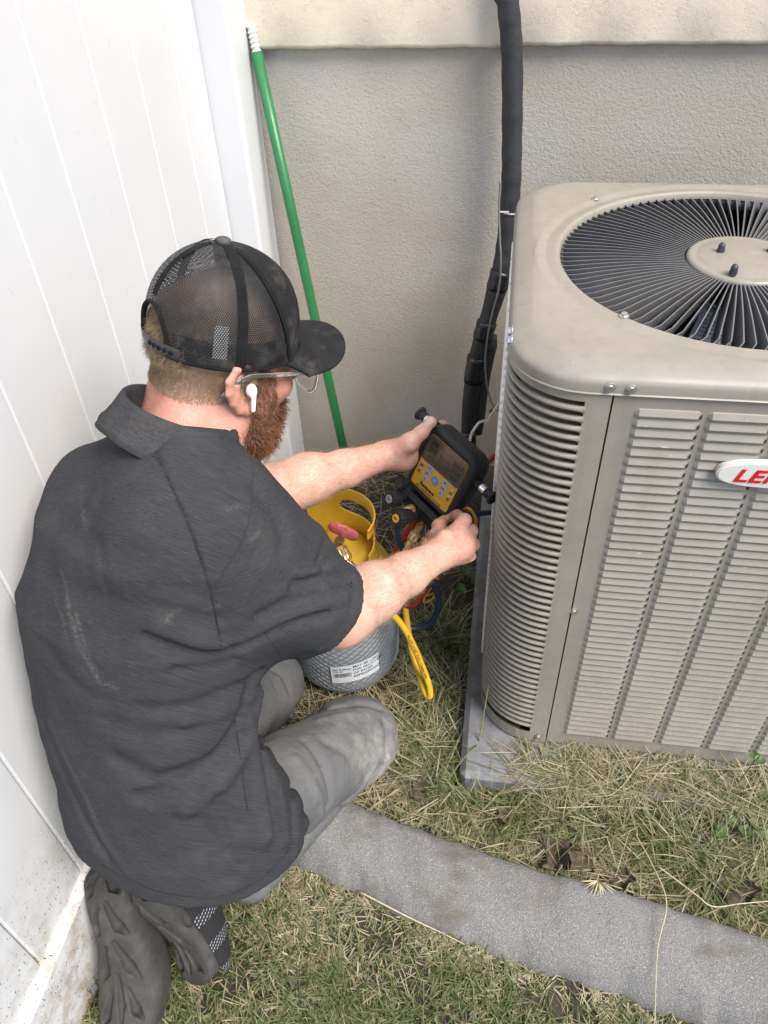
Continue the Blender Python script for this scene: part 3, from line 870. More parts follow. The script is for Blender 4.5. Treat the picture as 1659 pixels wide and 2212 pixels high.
def f_skull(p):
    q = (p - HC) @ HM
    d = ell(q, (-0.002, 0, 0.041), (0.0905, 0.0765, 0.088))
    d = smin(d, ell(q, (0.036, 0, -0.028), (0.060, 0.060, 0.082)), 0.03)
    d = smin(d, ell(q, (0.052, 0, -0.082), (0.044, 0.042, 0.034)), 0.025)
    qa = q.copy(); qa[:, 1] = np.abs(qa[:, 1])
    d = smin(d, ell(qa, (0.010, 0.046, -0.055), (0.035, 0.020, 0.032)), 0.025)        # jaw corner
    d = smin(d, ell(qa, (0.066, 0.040, -0.014), (0.026, 0.022, 0.020)), 0.02)         # cheek bone
    d = smin(d, ell(q, (0.086, 0, 0.034), (0.018, 0.052, 0.013)), 0.014)              # brow
    d = smax(d, -ell(qa, (0.106, 0.032, 0.012), (0.022, 0.018, 0.012)), 0.010)        # eye socket
    d = smin(d, ell(qa, (0.083, 0.032, 0.010), (0.0125, 0.0125, 0.0115)), 0.002)      # eye
    d = smin(d, rcone(q, (0.094, 0, 0.022), (0.118, 0, -0.018), 0.0075, 0.0115), 0.010)
    d = smin(d, ell(qa, (0.106, 0.012, -0.022), (0.009, 0.008, 0.008)), 0.006)        # nostril wing
    d = smin(d, ell(q, (0.094, 0, -0.050), (0.010, 0.024, 0.005)), 0.006)             # lips
    d = smin(d, ell(q, (0.093, 0, -0.059), (0.010, 0.020, 0.005)), 0.006)
    return d
NkT = hd(-0.030, 0, -0.045)
def f_neck(p):
    d = rcone(p, NkT, NeckB + (0.012, 0.0, 0.0), 0.056, 0.061)
    d = smin(d, rcone(p, hd(-0.055, -0.028, -0.03), NeckB + (-0.01, -0.045, 0.0), 0.020, 0.028), 0.03)
    d = smin(d, rcone(p, hd(-0.055, 0.028, -0.03), NeckB + (-0.045, 0.02, 0.0), 0.020, 0.028), 0.03)
    # sterno-mastoid from behind the ear to the collar bone
    d = smin(d, rcone(p, hd(-0.012, -0.060, -0.035), NeckB + (0.065, -0.012, -0.02), 0.012, 0.014), 0.022)
    return d
def f_head(p): return smin(smin(f_skull(p), f_neck(p), 0.028), f_ear(p), 0.0045)

# ---- gauge pose (the hands close on it)
_s = 1.46 / F_PX
GX = nrm(76 * _s * CR - 78 * _s * CU - 0.058 * CF)
GD = -46 * _s * CR - 101 * _s * CU + 0.058 * CF
GD = nrm(GD - (GD @ GX) * GX); GYv = -GD                    # local up
GN = np.cross(GX, GYv)                                       # local outward
GC = np.array(at(948, 1022, 1.46))
gq = lambda x, y, z: GC + GX * x + GYv * y + GN * z
# ---- arms and hands
def f_arm(p, sh, el, wr, bend):
    ax = nrm(wr - el); ua = nrm(el - sh)
    d = rcone(p, sh, el, 0.056, 0.043)
    d = smin(d, rcone(p, el - ua * 0.03, el + ax * 0.01, 0.041, 0.042), 0.02)
    m1 = el + ax * 0.075 + bend * 0.004; m2 = el + ax * 0.16
    d = smin(d, rcone(p, el, m1, 0.039, 0.0415), 0.03)
    d = smin(d, rcone(p, m1, m2, 0.0415, 0.034), 0.03)
    d = smin(d, rcone(p, m2, wr, 0.034, 0.0265), 0.015)
    d = smin(d, ell(p, el - ax * 0.012 - bend * 0.022, (0.017, 0.017, 0.017)), 0.03)     # elbow point
    return d
def finger(p, pts, r0, r1, k=0.003):
    n = len(pts); rr = np.linspace(r0, r1, n)
    d = chain(p, pts, rr, k)
    for q, r in zip(pts[1:-1], rr[1:-1]): d = smin(d, np.linalg.norm(p - q, axis=1) - r * 1.07, 0.003)
    return d
# right hand: holds the lower right corner, back of the hand towards the camera
RHd = []
def _rh():
    K = [A3(1003, 1124, 1.372), A3(1017, 1147, 1.385), A3(1022, 1176, 1.395), A3(1014, 1204, 1.400)]     # knuckles, index to little
    T = [A3(988, 1113, 1.435), A3(1003, 1131, 1.452), A3(1009, 1160, 1.462), A3(1003, 1187, 1.462)]
    E = [A3(966, 1118, 1.480), A3(978, 1136, 1.495), A3(984, 1162, 1.500), A3(981, 1187, 1.495)]
    return K, T, E
RK, RT, RE = _rh()
def f_rhand(p):
    ax = nrm(RK[1] - Rwr)
    d = rcone(p, Rwr, (RK[1] + RK[2]) / 2 * 0.55 + Rwr * 0.45, 0.027, 0.031)
    # metacarpals
    for i, (k, r) in enumerate(zip(RK, (0.0125, 0.0128, 0.0122, 0.0112))):
        st = Rwr + (k - Rwr) * 0.12 + np.array([0, 0, 0])
        d = smin(d, rcone(p, st, k, 0.019, r), 0.010)
    pc = sum(RK) / 4 * 0.6 + Rwr * 0.4 + CF * 0.014
    d = smin(d, ell(p, pc, (0.033, 0.033, 0.030)), 0.012)
    for k in RK: d = smin(d, np.linalg.norm(p - (k - CF * 0.0015), axis=1) - 0.0118, 0.006)
    for i in range(4):
        k, t, e = RK[i], RT[i], RE[i]
        d = smin(d, finger(p, [k, t, e], (0.0112, 0.0115, 0.0108, 0.0098)[i], (0.0088, 0.009, 0.0085, 0.0078)[i]), 0.0022)
    for k in RK[:3]: d = d + groove(p, [Rwr + (k - Rwr) * 0.35 - CF * 0.018, k - CF * 0.010], 0.0032, -0.0016)          # tendons
    for a_, b_ in zip(RK[:-1], RK[1:]): d = d + groove(p, [(a_ + b_) / 2 - CF * 0.010, (a_ + b_) / 2 + CF * 0.004 + nrm(a_ - Rwr) * 0.012], 0.0042, 0.0024)
    # thumb: leaves the side of the palm near its base, lies along the lower edge of the gauge
    th = [Rwr + (RK[0] - Rwr) * 0.25 + CU * 0.012, A3(945, 1158, 1.375), A3(948, 1136, 1.415), A3(958, 1124, 1.455)]
    d = smin(d, chain(p, th, [0.0165, 0.0145, 0.0118, 0.0098], 0.008), 0.008)
    return d
# left hand: thumb up along the left edge, fingers spread behind the gauge
def f_lhand(p):
    tip = A3(931, 912, 1.452); t1 = A3(911, 934, 1.447); t0 = A3(884, 956, 1.450)
    d = rcone(p, Lwr, A3(856, 981, 1.500), 0.0265, 0.029)
    d = smin(d, chain(p, [A3(846, 981, 1.474), t0, t1, tip], [0.021, 0.0172, 0.0125, 0.0100], 0.008), 0.012)
    d = smin(d, ell(p, A3(870, 984, 1.492), (0.031, 0.031, 0.031)), 0.015)
    d = smin(d, ell(p, tip - CF * 0.001 + 0 * tip, (0.0105, 0.0105, 0.0105)), 0.004)
    K = [gq(-0.076, 0.052, -0.052), gq(-0.079, 0.030, -0.058), gq(-0.080, 0.008, -0.059), gq(-0.078, -0.013, -0.056)]
    for i, k in enumerate(K):
        d = smin(d, rcone(p, A3(858, 982, 1.50), k, 0.019, 0.0125), 0.010)
        L = (0.042, 0.046, 0.043, 0.034)[i]
        m = k + GX * L * 0.72 - GN * 0.010; e = m + GX * L * 0.62 + GN * 0.004
        d = smin(d, finger(p, [k, m, e], 0.0112 - 0.0004 * i, 0.0085), 0.004)
    return d
def boxed(fn, lo, hi, mar=0.05):
    lo = np.asarray(lo) - mar; hi = np.asarray(hi) + mar
    def g(p):
        m = ((p > lo) & (p < hi)).all(1); out = np.full(len(p), 1.0)
        if m.any(): out[m] = fn(p[m])
        # outside: distance to the box keeps the field growing
        if (~m).any():
            q = p[~m]; out[~m] = np.linalg.norm(np.maximum(np.maximum(lo - q, q - hi), 0), axis=1) + mar * 0.6
        return out
    return g
bh = boxed(f_head, HC - 0.16, HC + 0.16); 
bn = boxed(lambda p: smin(rcone(p, NeckB, (Rsh + Lsh) / 2 - (0, 0, 0.05), 0.055, 0.06), rcone(p, Rsh, Lsh, 0.03, 0.03), 0.03), np.minimum(Rsh, Lsh) - 0.1, np.maximum(NeckB, np.maximum(Rsh, Lsh)) + 0.07)
bra = boxed(lambda p: f_arm(p, Rsh, Rel, Rwr, CU * 0.75 - CF * 0.3), np.minimum(np.minimum(Rsh, Rel), Rwr) - 0.07, np.maximum(np.maximum(Rsh, Rel), Rwr) + 0.07)
bla = boxed(lambda p: f_arm(p, Lsh, Lel, Lwr, CU), np.minimum(np.minimum(Lsh, Lel), Lwr) - 0.07, np.maximum(np.maximum(Lsh, Lel), Lwr) + 0.07)
brh = boxed(f_rhand, np.minimum(Rwr, np.min(RK + RE, 0)) - 0.04, np.maximum(Rwr, np.max(RK + RE, 0)) + 0.04)
blh = boxed(f_lhand, np.minimum(Lwr, gq(-0.08, 0, -0.06)) - 0.07, np.maximum(Lwr, gq(-0.0, 0.05, 0)) + 0.07)
def f_body(p):
    d = smin(bh(p), bn(p), 0.03)
    d = smin(d, smin(bra(p), brh(p), 0.010), 0.012)
    d = smin(d, smin(bla(p), blh(p), 0.010), 0.012)
    return d
person = empty('person', (-0.42, 0.55, 0.0), 'kneeling person in dark grey polo shirt and mesh cap holding the yellow gauge', 'person')
def sdf_part(name, f, lo, hi, h, mat, parent, attrs=None):
    V, Q, N = polygonize(f, lo, hi, h)
    me = mesh_np(name, V, Q)
    if attrs: attrs(me, V, N)
    return add(name, me, mat, parent), V, Q, N
def skin_mat():
    t = NT('skin'); p = t.pos()
    red = t.attr('ruddy').outputs['Fac']; hair = t.attr('hairy').outputs['Fac']; nail = t.attr('nail').outputs['Fac']
    n1 = t.noise(p, 45, 4, 0.6); n2 = t.noise(p, 260, 3, 0.6)
    pale = t.ramp(n1, [(0.3, (0.58, 0.33, 0.245)), (0.7, (0.70, 0.45, 0.355))])
    rud = t.ramp(n1, [(0.3, (0.49, 0.205, 0.15)), (0.7, (0.59, 0.275, 0.205))])
    c = t.mix(red, pale, rud)
    c = t.mix(t.ramp(n2, [(0.56, 0.0), (0.70, 0.55)]), c, (0.47, 0.22, 0.16))
    c = t.mix(hair, c, (0.27, 0.185, 0.115))
    c = t.mix(nail, c, (0.66, 0.50, 0.42))
    t.col(c)
    t.set(Roughness=t.ramp(n2, [(0.3, 0.42), (0.7, 0.58)]), Subsurface_Weight=0.12)
    t.b.inputs['Subsurface Radius'].default_value = (0.008, 0.003, 0.0015); t.b.inputs['Subsurface Scale'].default_value = 1.0
    v = t.voro(p, 420, 'F1'); 
    t.set(Normal=t.bump(t.math('ADD', t.math('MULTIPLY', n2, 0.8), t.math('MULTIPLY', v, 0.6)), 0.45, 0.0014))
    return t.mat
def skin_attr(me, V, N):
    q = (V - HC) @ HM
    head = np.clip(1 - np.linalg.norm(q - np.array([0, 0, -0.03]), axis=1) / 0.24, 0, 1) > 0.02
    ruddy = np.where(head, 0.85, 0.12)
    ruddy = np.where(head & (q[:, 0] > 0.035) & (q[:, 2] < 0.02), 0.95, ruddy)
    ruddy = np.where(head & (np.abs(q[:, 1]) > 0.068) & (q[:, 0] < 0.02), 0.85, ruddy)
    for w in (Rwr, Lwr):
        pass
    dk = np.min([np.linalg.norm(V - k, axis=1) for k in RK + RT], 0); ruddy = np.maximum(ruddy, 0.75 * np.exp(-(dk / 0.018) ** 2))
    dh = np.linalg.norm(V - A3(985, 1160, 1.38), axis=1); ruddy = np.maximum(ruddy, 0.5 * np.clip(1.4 - dh / 0.09, 0, 1))
    dh = np.linalg.norm(V - A3(880, 970, 1.48), axis=1); ruddy = np.maximum(ruddy, 0.30 * np.clip(1.4 - dh / 0.09, 0, 1))
    de = np.linalg.norm(V - (Rel - CU * 0.03), axis=1); ruddy = np.maximum(ruddy, 0.55 * np.exp(-(de / 0.035) ** 2))
    hair = hair_mask(q)
    attr(me, 'ruddy', ruddy * (1 - 0)); attr(me, 'hairy', hair * 0.85)
    tn = A3(930, 908, 1.440); nl = np.linalg.norm((V - tn) , axis=1)
    attr(me, 'nail', (nl < 0.0085) * ((N @ CF) < -0.4) * 0.8)
def hair_mask(q):
    """scalp: behind and above the ears down to the nape"""
    low = -0.024 + np.clip((q[:, 0] + 0.02) / 0.05, 0, 1) * 0.030          # hairline climbs towards the ear
    m = np.clip((q[:, 2] - low) / 0.014, 0, 1) * np.clip((0.012 - q[:, 0] + np.clip(q[:, 2] - 0.02, 0, 1) * 2) / 0.01, 0, 1)
    side = np.clip((q[:, 2] + 0.02) / 0.02, 0, 1) * np.clip((0.030 - q[:, 0]) / 0.006, 0, 1) * np.clip((q[:, 0] - 0.006) / 0.006, 0, 1)
    near_ear = (np.abs(q[:, 1]) > 0.079)
    m = np.maximum(m, side); m[near_ear] = 0
    return np.where(np.linalg.norm(q, axis=1) < 0.17, m, 0)
lo = np.min([HC - 0.15, Rsh - 0.07, Lsh - 0.08, Rel - 0.06, Rwr - 0.06], 0); hi = np.max([HC + 0.15, Rwr + 0.1, Lwr + 0.1, np.max(RE, 0) + 0.04, gq(0, 0.06, -0.05) + 0.03], 0)
skin = skin_mat()
body, BV, BQ, BN = sdf_part('body', f_body, lo, hi, 0.0023, skin, person, skin_attr)
# ---- clothes
# trousers
Rknee = np.array([-0.240, 0.812, 0.138]); Lknee = np.array([-0.452, 0.945, 0.115])
Rhip = np.array([-0.370, 0.530, 0.34]); Lhip = np.array([-0.535, 0.565, 0.32])
Rank = np.array([-0.390, 0.560, 0.085]); Lank = np.array([-0.540, 0.610, 0.075])
def f_trs0(p):
    d = rcone(p, Rhip, Rknee, 0.092, 0.082)
    d = smin(d, rcone(p, Rknee, Rank, 0.078, 0.058), 0.03)
    d = smin(d, ell(p, Rknee + (0.018, 0.022, -0.012), (0.074, 0.078, 0.075)), 0.03)
    d2 = rcone(p, Lhip, Lknee, 0.092, 0.078)
    d2 = smin(d2, rcone(p, Lknee, Lank, 0.075, 0.056), 0.03)
    d = smin(d, d2, 0.02)
    return smin(d, ell(p, (-0.455, 0.56, 0.33), (0.13, 0.09, 0.08)), 0.05)
hit1 = lambda x, y: march(f_trs0, x, y, 1.0, 1.8, 300)
_a, _b = hit1(560, 1545), hit1(696, 1778)
_c = (Rhip + Rknee) / 2 - (0, 0, 0.04)
FL_P = _a; FL_N = nrm(np.cross(_b - _a, _c - _a)); FL_N = FL_N * (1 if (Rknee - _a) @ FL_N > 0 else -1)
SP = np.array([(-0.440, 0.500, 0.200), (-0.440, 0.505, 0.30), (-0.448, 0.518, 0.42), (-0.470, 0.570, 0.58), (-0.474, 0.643, 0.73), (-0.452, 0.703, 0.83), (-0.425, 0.742, 0.880), (-0.408, 0.770, 0.940)])
S_A_ = np.array([0.170, 0.175, 0.172, 0.168, 0.176, 0.148, 0.090, 0.062])      # half width
S_BK = np.array([0.125, 0.128, 0.128, 0.120, 0.132, 0.122, 0.085, 0.055])      # half depth, back
S_FR = np.array([0.150, 0.150, 0.140, 0.125, 0.130, 0.110, 0.085, 0.060])      # half depth, front
_hipR = nrm((0.93, -0.36, 0.0)); _shR = nrm((Rsh - Lsh))
S_R = np.array([nrm(_hipR * (1 - w) + _shR * w) for w in (0, 0, 0, 0.35, 0.8, 1, 1, 1)])
TAX = nrm(SP[-1] - SP[1])
S_T = (SP - SP[0]) @ TAX
def torso_uv(p):
    """position inside the torso loft: along, right, forward and half sizes"""
    t = (p - SP[0]) @ TAX
    c = np.stack([np.interp(t, S_T, SP[:, i]) for i in range(3)], 1)
    r = np.stack([np.interp(t, S_T, S_R[:, i]) for i in range(3)], 1); r /= np.linalg.norm(r, axis=1)[:, None]
    fw = np.cross(np.broadcast_to(TAX, r.shape), r); fw /= np.linalg.norm(fw, axis=1)[:, None]
    q = p - c
    return t, np.sum(q * r, 1), np.sum(q * fw, 1), t
def f_torso(p):
    t, l, f, _ = torso_uv(p)
    a = np.interp(t, S_T, S_A_); b = np.where(f > 0, np.interp(t, S_T, S_FR), np.interp(t, S_T, S_BK))
    n = 2.35
    k = (np.abs(l / a) ** n + np.abs(f / b) ** n) ** (1 / n)
    d = (k - 1) * np.minimum(a, b)
    return np.maximum(d, t - S_T[-1])
R_ua = nrm(Rel - Rsh); L_ua = nrm(Lel - Lsh)
R_cuff = Rsh + (Rel - Rsh) * 0.90; L_cuff = Lsh + (Lel - Lsh) * 0.80
def f_sleeve(p, sh, ua, cuff, r0, r1):
    d = rcone(p, sh - ua * 0.02, cuff + ua * 0.05, r0, r1)
    return d
def f_shirt0(p):
    d = f_torso(p)
    d = smin(d, f_sleeve(p, Rsh + (-0.01, -0.005, -0.002), R_ua, R_cuff, 0.074, 0.071), 0.11)
    d = smin(d, f_sleeve(p, Lsh, L_ua, L_cuff, 0.061, 0.070), 0.06)
    # shoulder slope to the neck
    d = smin(d, rcone(p, NeckB + (-0.01, -0.02, -0.060), Rsh + (0, 0, 0.004), 0.066, 0.060), 0.085)
    d = smin(d, rcone(p, NeckB + (-0.03, 0.0, -0.060), Lsh + (0, 0, 0.002), 0.060, 0.050), 0.07)
    # loose sleeve cloth between arm and chest
    d = smin(d, rcone(p, A3(500, 1095, 1.0), A3(648, 1176, 1.10), 0.052, 0.036), 0.05)
    # seat
    d = smin(d, ell(p, (-0.435, 0.500, 0.36), (0.150, 0.120, 0.14)), 0.07)
    d = smin(d, ell(p, (-0.365, 0.520, 0.33), (0.105, 0.09, 0.12)), 0.06)
    # front flap lying on the thigh
    flap = smax(f_trs0(p) - 0.013, (p - FL_P) @ FL_N, 0.012)
    d = smin(d, np.maximum(flap, (p - np.array(Rhip)) @ nrm(Rknee - Rhip) - 0.36), 0.03)
    return d
hit0 = lambda x, y: march(f_shirt0, x, y, 0.70, 1.55, 340)
def line0(pts): return [hit0(*q) for q in pts]
# creases (px polyline, width, depth): positive cuts in, negative stands proud
CRS = [
    ([(488, 1412), (440, 1420), (380, 1405), (320, 1380)], 0.010, 0.0045),
    ([(480, 1395), (420, 1385), (350, 1355)], 0.012, -0.0018),
    ([(470, 1340), (400, 1330), (330, 1310)], 0.012, 0.0014),
    ([(465, 1290), (410, 1275), (350, 1268)], 0.014, 0.0012),
    ([(555, 1460), (520, 1560), (470, 1640), (390, 1700), (300, 1725)], 0.011, 0.0075),
    ([(560, 1500), (535, 1600), (480, 1690), (400, 1745)], 0.012, -0.0055),
    ([(552, 1530), (562, 1600), (580, 1680), (596, 1760), (606, 1810)], 0.015, 0.014),
    ([(535, 1560), (550, 1640), (566, 1720), (580, 1800)], 0.011, -0.008),
    ([(615, 1650), (628, 1720), (634, 1800)], 0.010, 0.0035),
    ([(578, 1620), (600, 1700), (612, 1790)], 0.010, -0.003),
    ([(650, 1700), (660, 1760), (662, 1810)], 0.010, 0.002),
    ([(500, 1840), (570, 1850), (630, 1835)], 0.010, 0.004),
    ([(430, 1780), (470, 1840), (490, 1900)], 0.016, 0.004),
    ([(90, 1560), (130, 1660), (175, 1760), (230, 1850)], 0.008, 0.005),
    ([(110, 1560), (160, 1670), (215, 1790), (275, 1880)], 0.006, -0.0025),
    ([(250, 1640), (330, 1680), (420, 1670)], 0.016, 0.003),
    ([(230, 1560), (320, 1590), (430, 1570)], 0.018, 0.0025),
    ([(700, 1330), (640, 1345), (560, 1375), (500, 1405)], 0.009, 0.006),
    ([(745, 1290), (680, 1310), (600, 1340), (520, 1380)], 0.010, -0.003),
    ([(765, 1255), (700, 1250), (640, 1262)], 0.010, 0.005),
    ([(740, 1215), (690, 1225), (650, 1240)], 0.009, -0.004),
    ([(715, 1150), (705, 1185), (690, 1215)], 0.008, 0.006),
    ([(560, 1060), (600, 1110), (620, 1170)], 0.016, 0.003),
    ([(120, 1120), (190, 1180), (300, 1200)], 0.020, 0.002),
    ([(100, 1240), (180, 1290), (280, 1300)], 0.020, 0.002),
    ([(545, 1470), (470, 1505), (390, 1530), (300, 1535)], 0.012, 0.0026), ([(548, 1500), (480, 1540), (400, 1566)], 0.010, -0.0022),
    ([(540, 1560), (490, 1620), (420, 1662), (340, 1690)], 0.011, 0.0032), ([(610, 1190), (650, 1215), (700, 1222)], 0.009, 0.003), ([(560, 1330), (620, 1300), (690, 1285)], 0.010, 0.0028),
    ([(500, 1430), (440, 1445), (380, 1448)], 0.009, 0.0026), ([(100, 1400), (150, 1470), (230, 1520)], 0.016, 0.0018), ([(450, 1700), (500, 1770), (530, 1850)], 0.012, 0.003),
    ([(300, 1080), (350, 1180), (360, 1280)], 0.025, 0.0008),
]
CRW = [(np.array(line0(c)), w * 0.92, dp * 2.0) for c, w, dp in CRS]
CRB = [(P.min(0) - 3 * w, P.max(0) + 3 * w) for P, w, dp in CRW]
seamA = np.array(line0([(330, 962), (352, 1010), (378, 1065), (402, 1120), (425, 1180), (445, 1240), (460, 1300), (470, 1350), (478, 1400), (484, 1418)]))
HEM_N = nrm(TAX + np.array([0.10, -0.52, 0.0]))
# hem line: where the shirt ends (lower behind, higher over the thigh)
hemP = [hit0(205, 1886), hit0(330, 1948), hit0(470, 1960), hit0(585, 1912)]
def wob(p):
    return (np.sin(p[:, 0] * 41 + p[:, 2] * 17) * np.sin(p[:, 1] * 37 - p[:, 2] * 23 + 1.0) * 0.0016
            + np.sin(p[:, 0] * 83 - p[:, 1] * 61 + 2) * np.sin(p[:, 2] * 71 + p[:, 1] * 29) * 0.0008)
_hc = np.mean(hemP, 0)
_u, _sv, _vt = np.linalg.svd(np.array(hemP) - _hc); HEMN = _vt[2] * (1 if _vt[2][2] > 0 else -1)
def f_hem(p): return (p - _hc) @ HEMN
def f_shirt(p):
    d = f_shirt0(p) + wob(p)
    for (P, w, dp), (blo, bhi) in zip(CRW, CRB):
        m = ((p > blo) & (p < bhi)).all(1)
        if m.any(): d[m] += groove(p[m], P, w, dp)
    m = np.abs(d) < 0.03
    d[m] += groove(p[m], seamA, 0.0022, 0.0016)
    # cuffs: cut square and hollow
    for sh, ua, cu, r in ((Rsh, R_ua, R_cuff, 0.059), (Lsh, L_ua, L_cuff, 0.060)):
        near = rcone(p, sh, cu + ua * 0.06, 0.13, 0.13) < 0
        t = (p - cu) @ ua
        rad = np.linalg.norm(p - cu - t[:, None] * ua, axis=1)
        d = np.where(near & (t > -0.06), np.maximum(d, t), d)
        hol = np.maximum(rad - r, -(t + 0.03))
        d = np.where(near & (rad < 0.11), smax(d, -hol, 0.003), d)
        d = np.where(near, d - 0.0012 * np.exp(-((t + 0.022) / 0.0018) ** 2) * -1.0, d)      # stitched cuff line
    # neck hole
    nh = rcone(p, NeckB + (0.012, 0.0, -0.06), NeckB + nrm(NkT - NeckB) * 0.1, 0.066, 0.068)
    d = smax(d, -nh, 0.004)
    return smax(d, -f_hem(p), 0.003)
def shirt_mat():
    t = NT('heather_knit'); v = t.attr('fab').outputs['Vector']; p = t.pos()
    st = t.noise(t.map(v, (34, 620, 1)), 1.0, 3, 0.65); st2 = t.noise(t.map(v, (110, 1700, 1)), 1.0, 2, 0.6)
    f = t.math('ADD', t.math('MULTIPLY', st, 0.4), t.math('MULTIPLY', st2, 0.6))
    c = t.ramp(f, [(0.32, (0.022, 0.023, 0.027)), (0.5, (0.037, 0.038, 0.043)), (0.68, (0.060, 0.061, 0.067))])
    du = t.math('MULTIPLY', t.ramp(t.noise(p, 9, 5, 0.65), [(0.46, 0.0), (0.72, 1.0)]), 0.10)
    c = t.mix(du, c, (0.15, 0.135, 0.115))
    sc = t.attr('dust').outputs['Fac']
    scn_ = t.math('MULTIPLY', sc, t.ramp(t.noise(p, 260, 3, 0.7), [(0.38, 0.0), (0.6, 1.0)]))
    c = t.mix(t.math('MULTIPLY', scn_, 0.5), c, (0.19, 0.17, 0.145))
    lint = t.ramp(t.voro(p, 190), [(0.028, 0.8), (0.045, 0.0)])
    lint = t.math('MULTIPLY', lint, t.ramp(t.noise(p, 55, 1), [(0.54, 0.0), (0.58, 1.0)]))
    c = t.mix(lint, c, (0.5, 0.5, 0.48))
    c = t.mix(t.attr('seam').outputs['Fac'], c, (0.012, 0.012, 0.014))
    t.col(c); t.set(Roughness=0.92, Sheen_Weight=0.0, Sheen_Roughness=0.5)
    t.b.inputs['Specular IOR Level'].default_value = 0.15
    wr_ = t.bump(t.noise(t.map(v, (7, 26, 1)), 1.0, 4, 0.55, 0.8), 0.45, 0.006)
    t.set(Normal=t.bump(t.math('ADD', st2, t.noise(p, 900, 2)), 0.18, 0.0006, wr_))
    return t.mat
FABD = nrm(TAX + 0.55 * nrm(np.cross(TAX, S_R[4])) + np.array([-0.05, 0.35, 0]))
def shirt_attr(me, V, N):
    t, l, f, _ = torso_uv(V)
    ang = np.arctan2(l, -f) * 0.16
    fab = np.stack([l, (V - SP[0]) @ FABD, np.zeros(len(V))], 1)
    for sh, ua, el in ((Rsh, R_ua, Rel), (Lsh, L_ua, Lel)):
        ts = (V - sh) @ ua
        on = (rcone(V, sh, el, 0.075, 0.075) < f_torso(V) - 0.01) & (ts > 0.0)
        ax = nrm(np.cross(ua, CF)); bx = np.cross(ua, ax)
        th = np.arctan2((V - sh) @ ax, (V - sh) @ bx) * 0.07
        sl = np.stack([ts * 0.75 + th, th * 0.7 - ts * 0.7, np.ones(len(V))], 1)
        fab[on] = sl[on]
    attr(me, 'fab', fab)
    d = np.zeros(len(V))
    for c, w, s in DUST: d = np.maximum(d, s * np.exp(-(np.min([rcone(V, a, b, 0, 0) for a, b in zip(c[:-1], c[1:])], 0) / w) ** 2))
    attr(me, 'dust', d)
    sd = np.min([rcone(V, a, b, 0, 0) for a, b in zip(seamA[:-1], seamA[1:])], 0)
    attr(me, 'seam', 0.85 * np.exp(-(sd / 0.0017) ** 2))
DUST = [(line0(a), w, s) for a, w, s in (
    ([(130, 1235), (145, 1300), (165, 1370), (190, 1430), (215, 1470)], 0.0032, 0.8),
    ([(112, 1270), (135, 1330), (150, 1390)], 0.0025, 0.5),
    ([(165, 1330), (205, 1450), (215, 1475), (255, 1488)], 0.003, 0.8),
    ([(205, 1180), (215, 1230), (222, 1270)], 0.007, 0.35),
    ([(180, 1110), (184, 1135)], 0.006, 0.7),
    ([(180, 1060), (176, 1100)], 0.014, 0.12),
    ([(330, 1365), (375, 1325), (390, 1318)], 0.0035, 0.7),
    ([(440, 1320), (480, 1305)], 0.003, 0.45),
    ([(300, 1020), (350, 1060), (330, 1110), (290, 1130)], 0.025, 0.10),
    ([(600, 1270), (660, 1250), (700, 1245)], 0.012, 0.15),
    ([(490, 1100), (520, 1095)], 0.004, 0.5), ([(540, 1165), (560, 1150)], 0.003, 0.5),
    ([(690, 1265), (720, 1255)], 0.004, 0.5), ([(400, 1250), (415, 1262)], 0.003, 0.3))]
shirtm = shirt_mat()
lo = np.array([-0.68, 0.27, 0.10]); hi = np.array([-0.10, 1.06, 1.02])
shirt, SV, SQ, SN = sdf_part('polo_shirt', f_shirt, lo, hi, 0.0038, shirtm, person, shirt_attr)
# seams
def seam(pts, r=0.0007):
    add('seam', MB().tube(crom([np.array(q) - CF * 0.0010 for q in pts], 4), r, 5).mesh('seam', smooth=True), seamm, shirt)
seamm = simple('seam_thread', (0.016, 0.016, 0.018), 0.9, 0.1)
hitS = lambda x, y: march(f_shirt, x, y, 0.70, 1.55, 700)
seam([hitS(*q) for q in [(330, 985), (341, 990), (352, 1010), (365, 1038), (378, 1065), (390, 1092), (402, 1120), (414, 1150), (425, 1180), (435, 1210), (445, 1240), (453, 1270), (460, 1300), (466, 1325), (470, 1350), (475, 1375), (478, 1395)]])
seam([hitS(*q) for q in [(503, 1540), (508, 1560), (512, 1580), (516, 1610), (520, 1640), (524, 1670), (527, 1700), (531, 1725), (536, 1750)]], 0.0006)
seam([hitS(*q) for q in [(222, 1868), (250, 1885), (290, 1905), (330, 1922), (375, 1932), (420, 1937), (470, 1936), (520, 1922), (560, 1900), (595, 1870), (622, 1838)]], 0.0005)
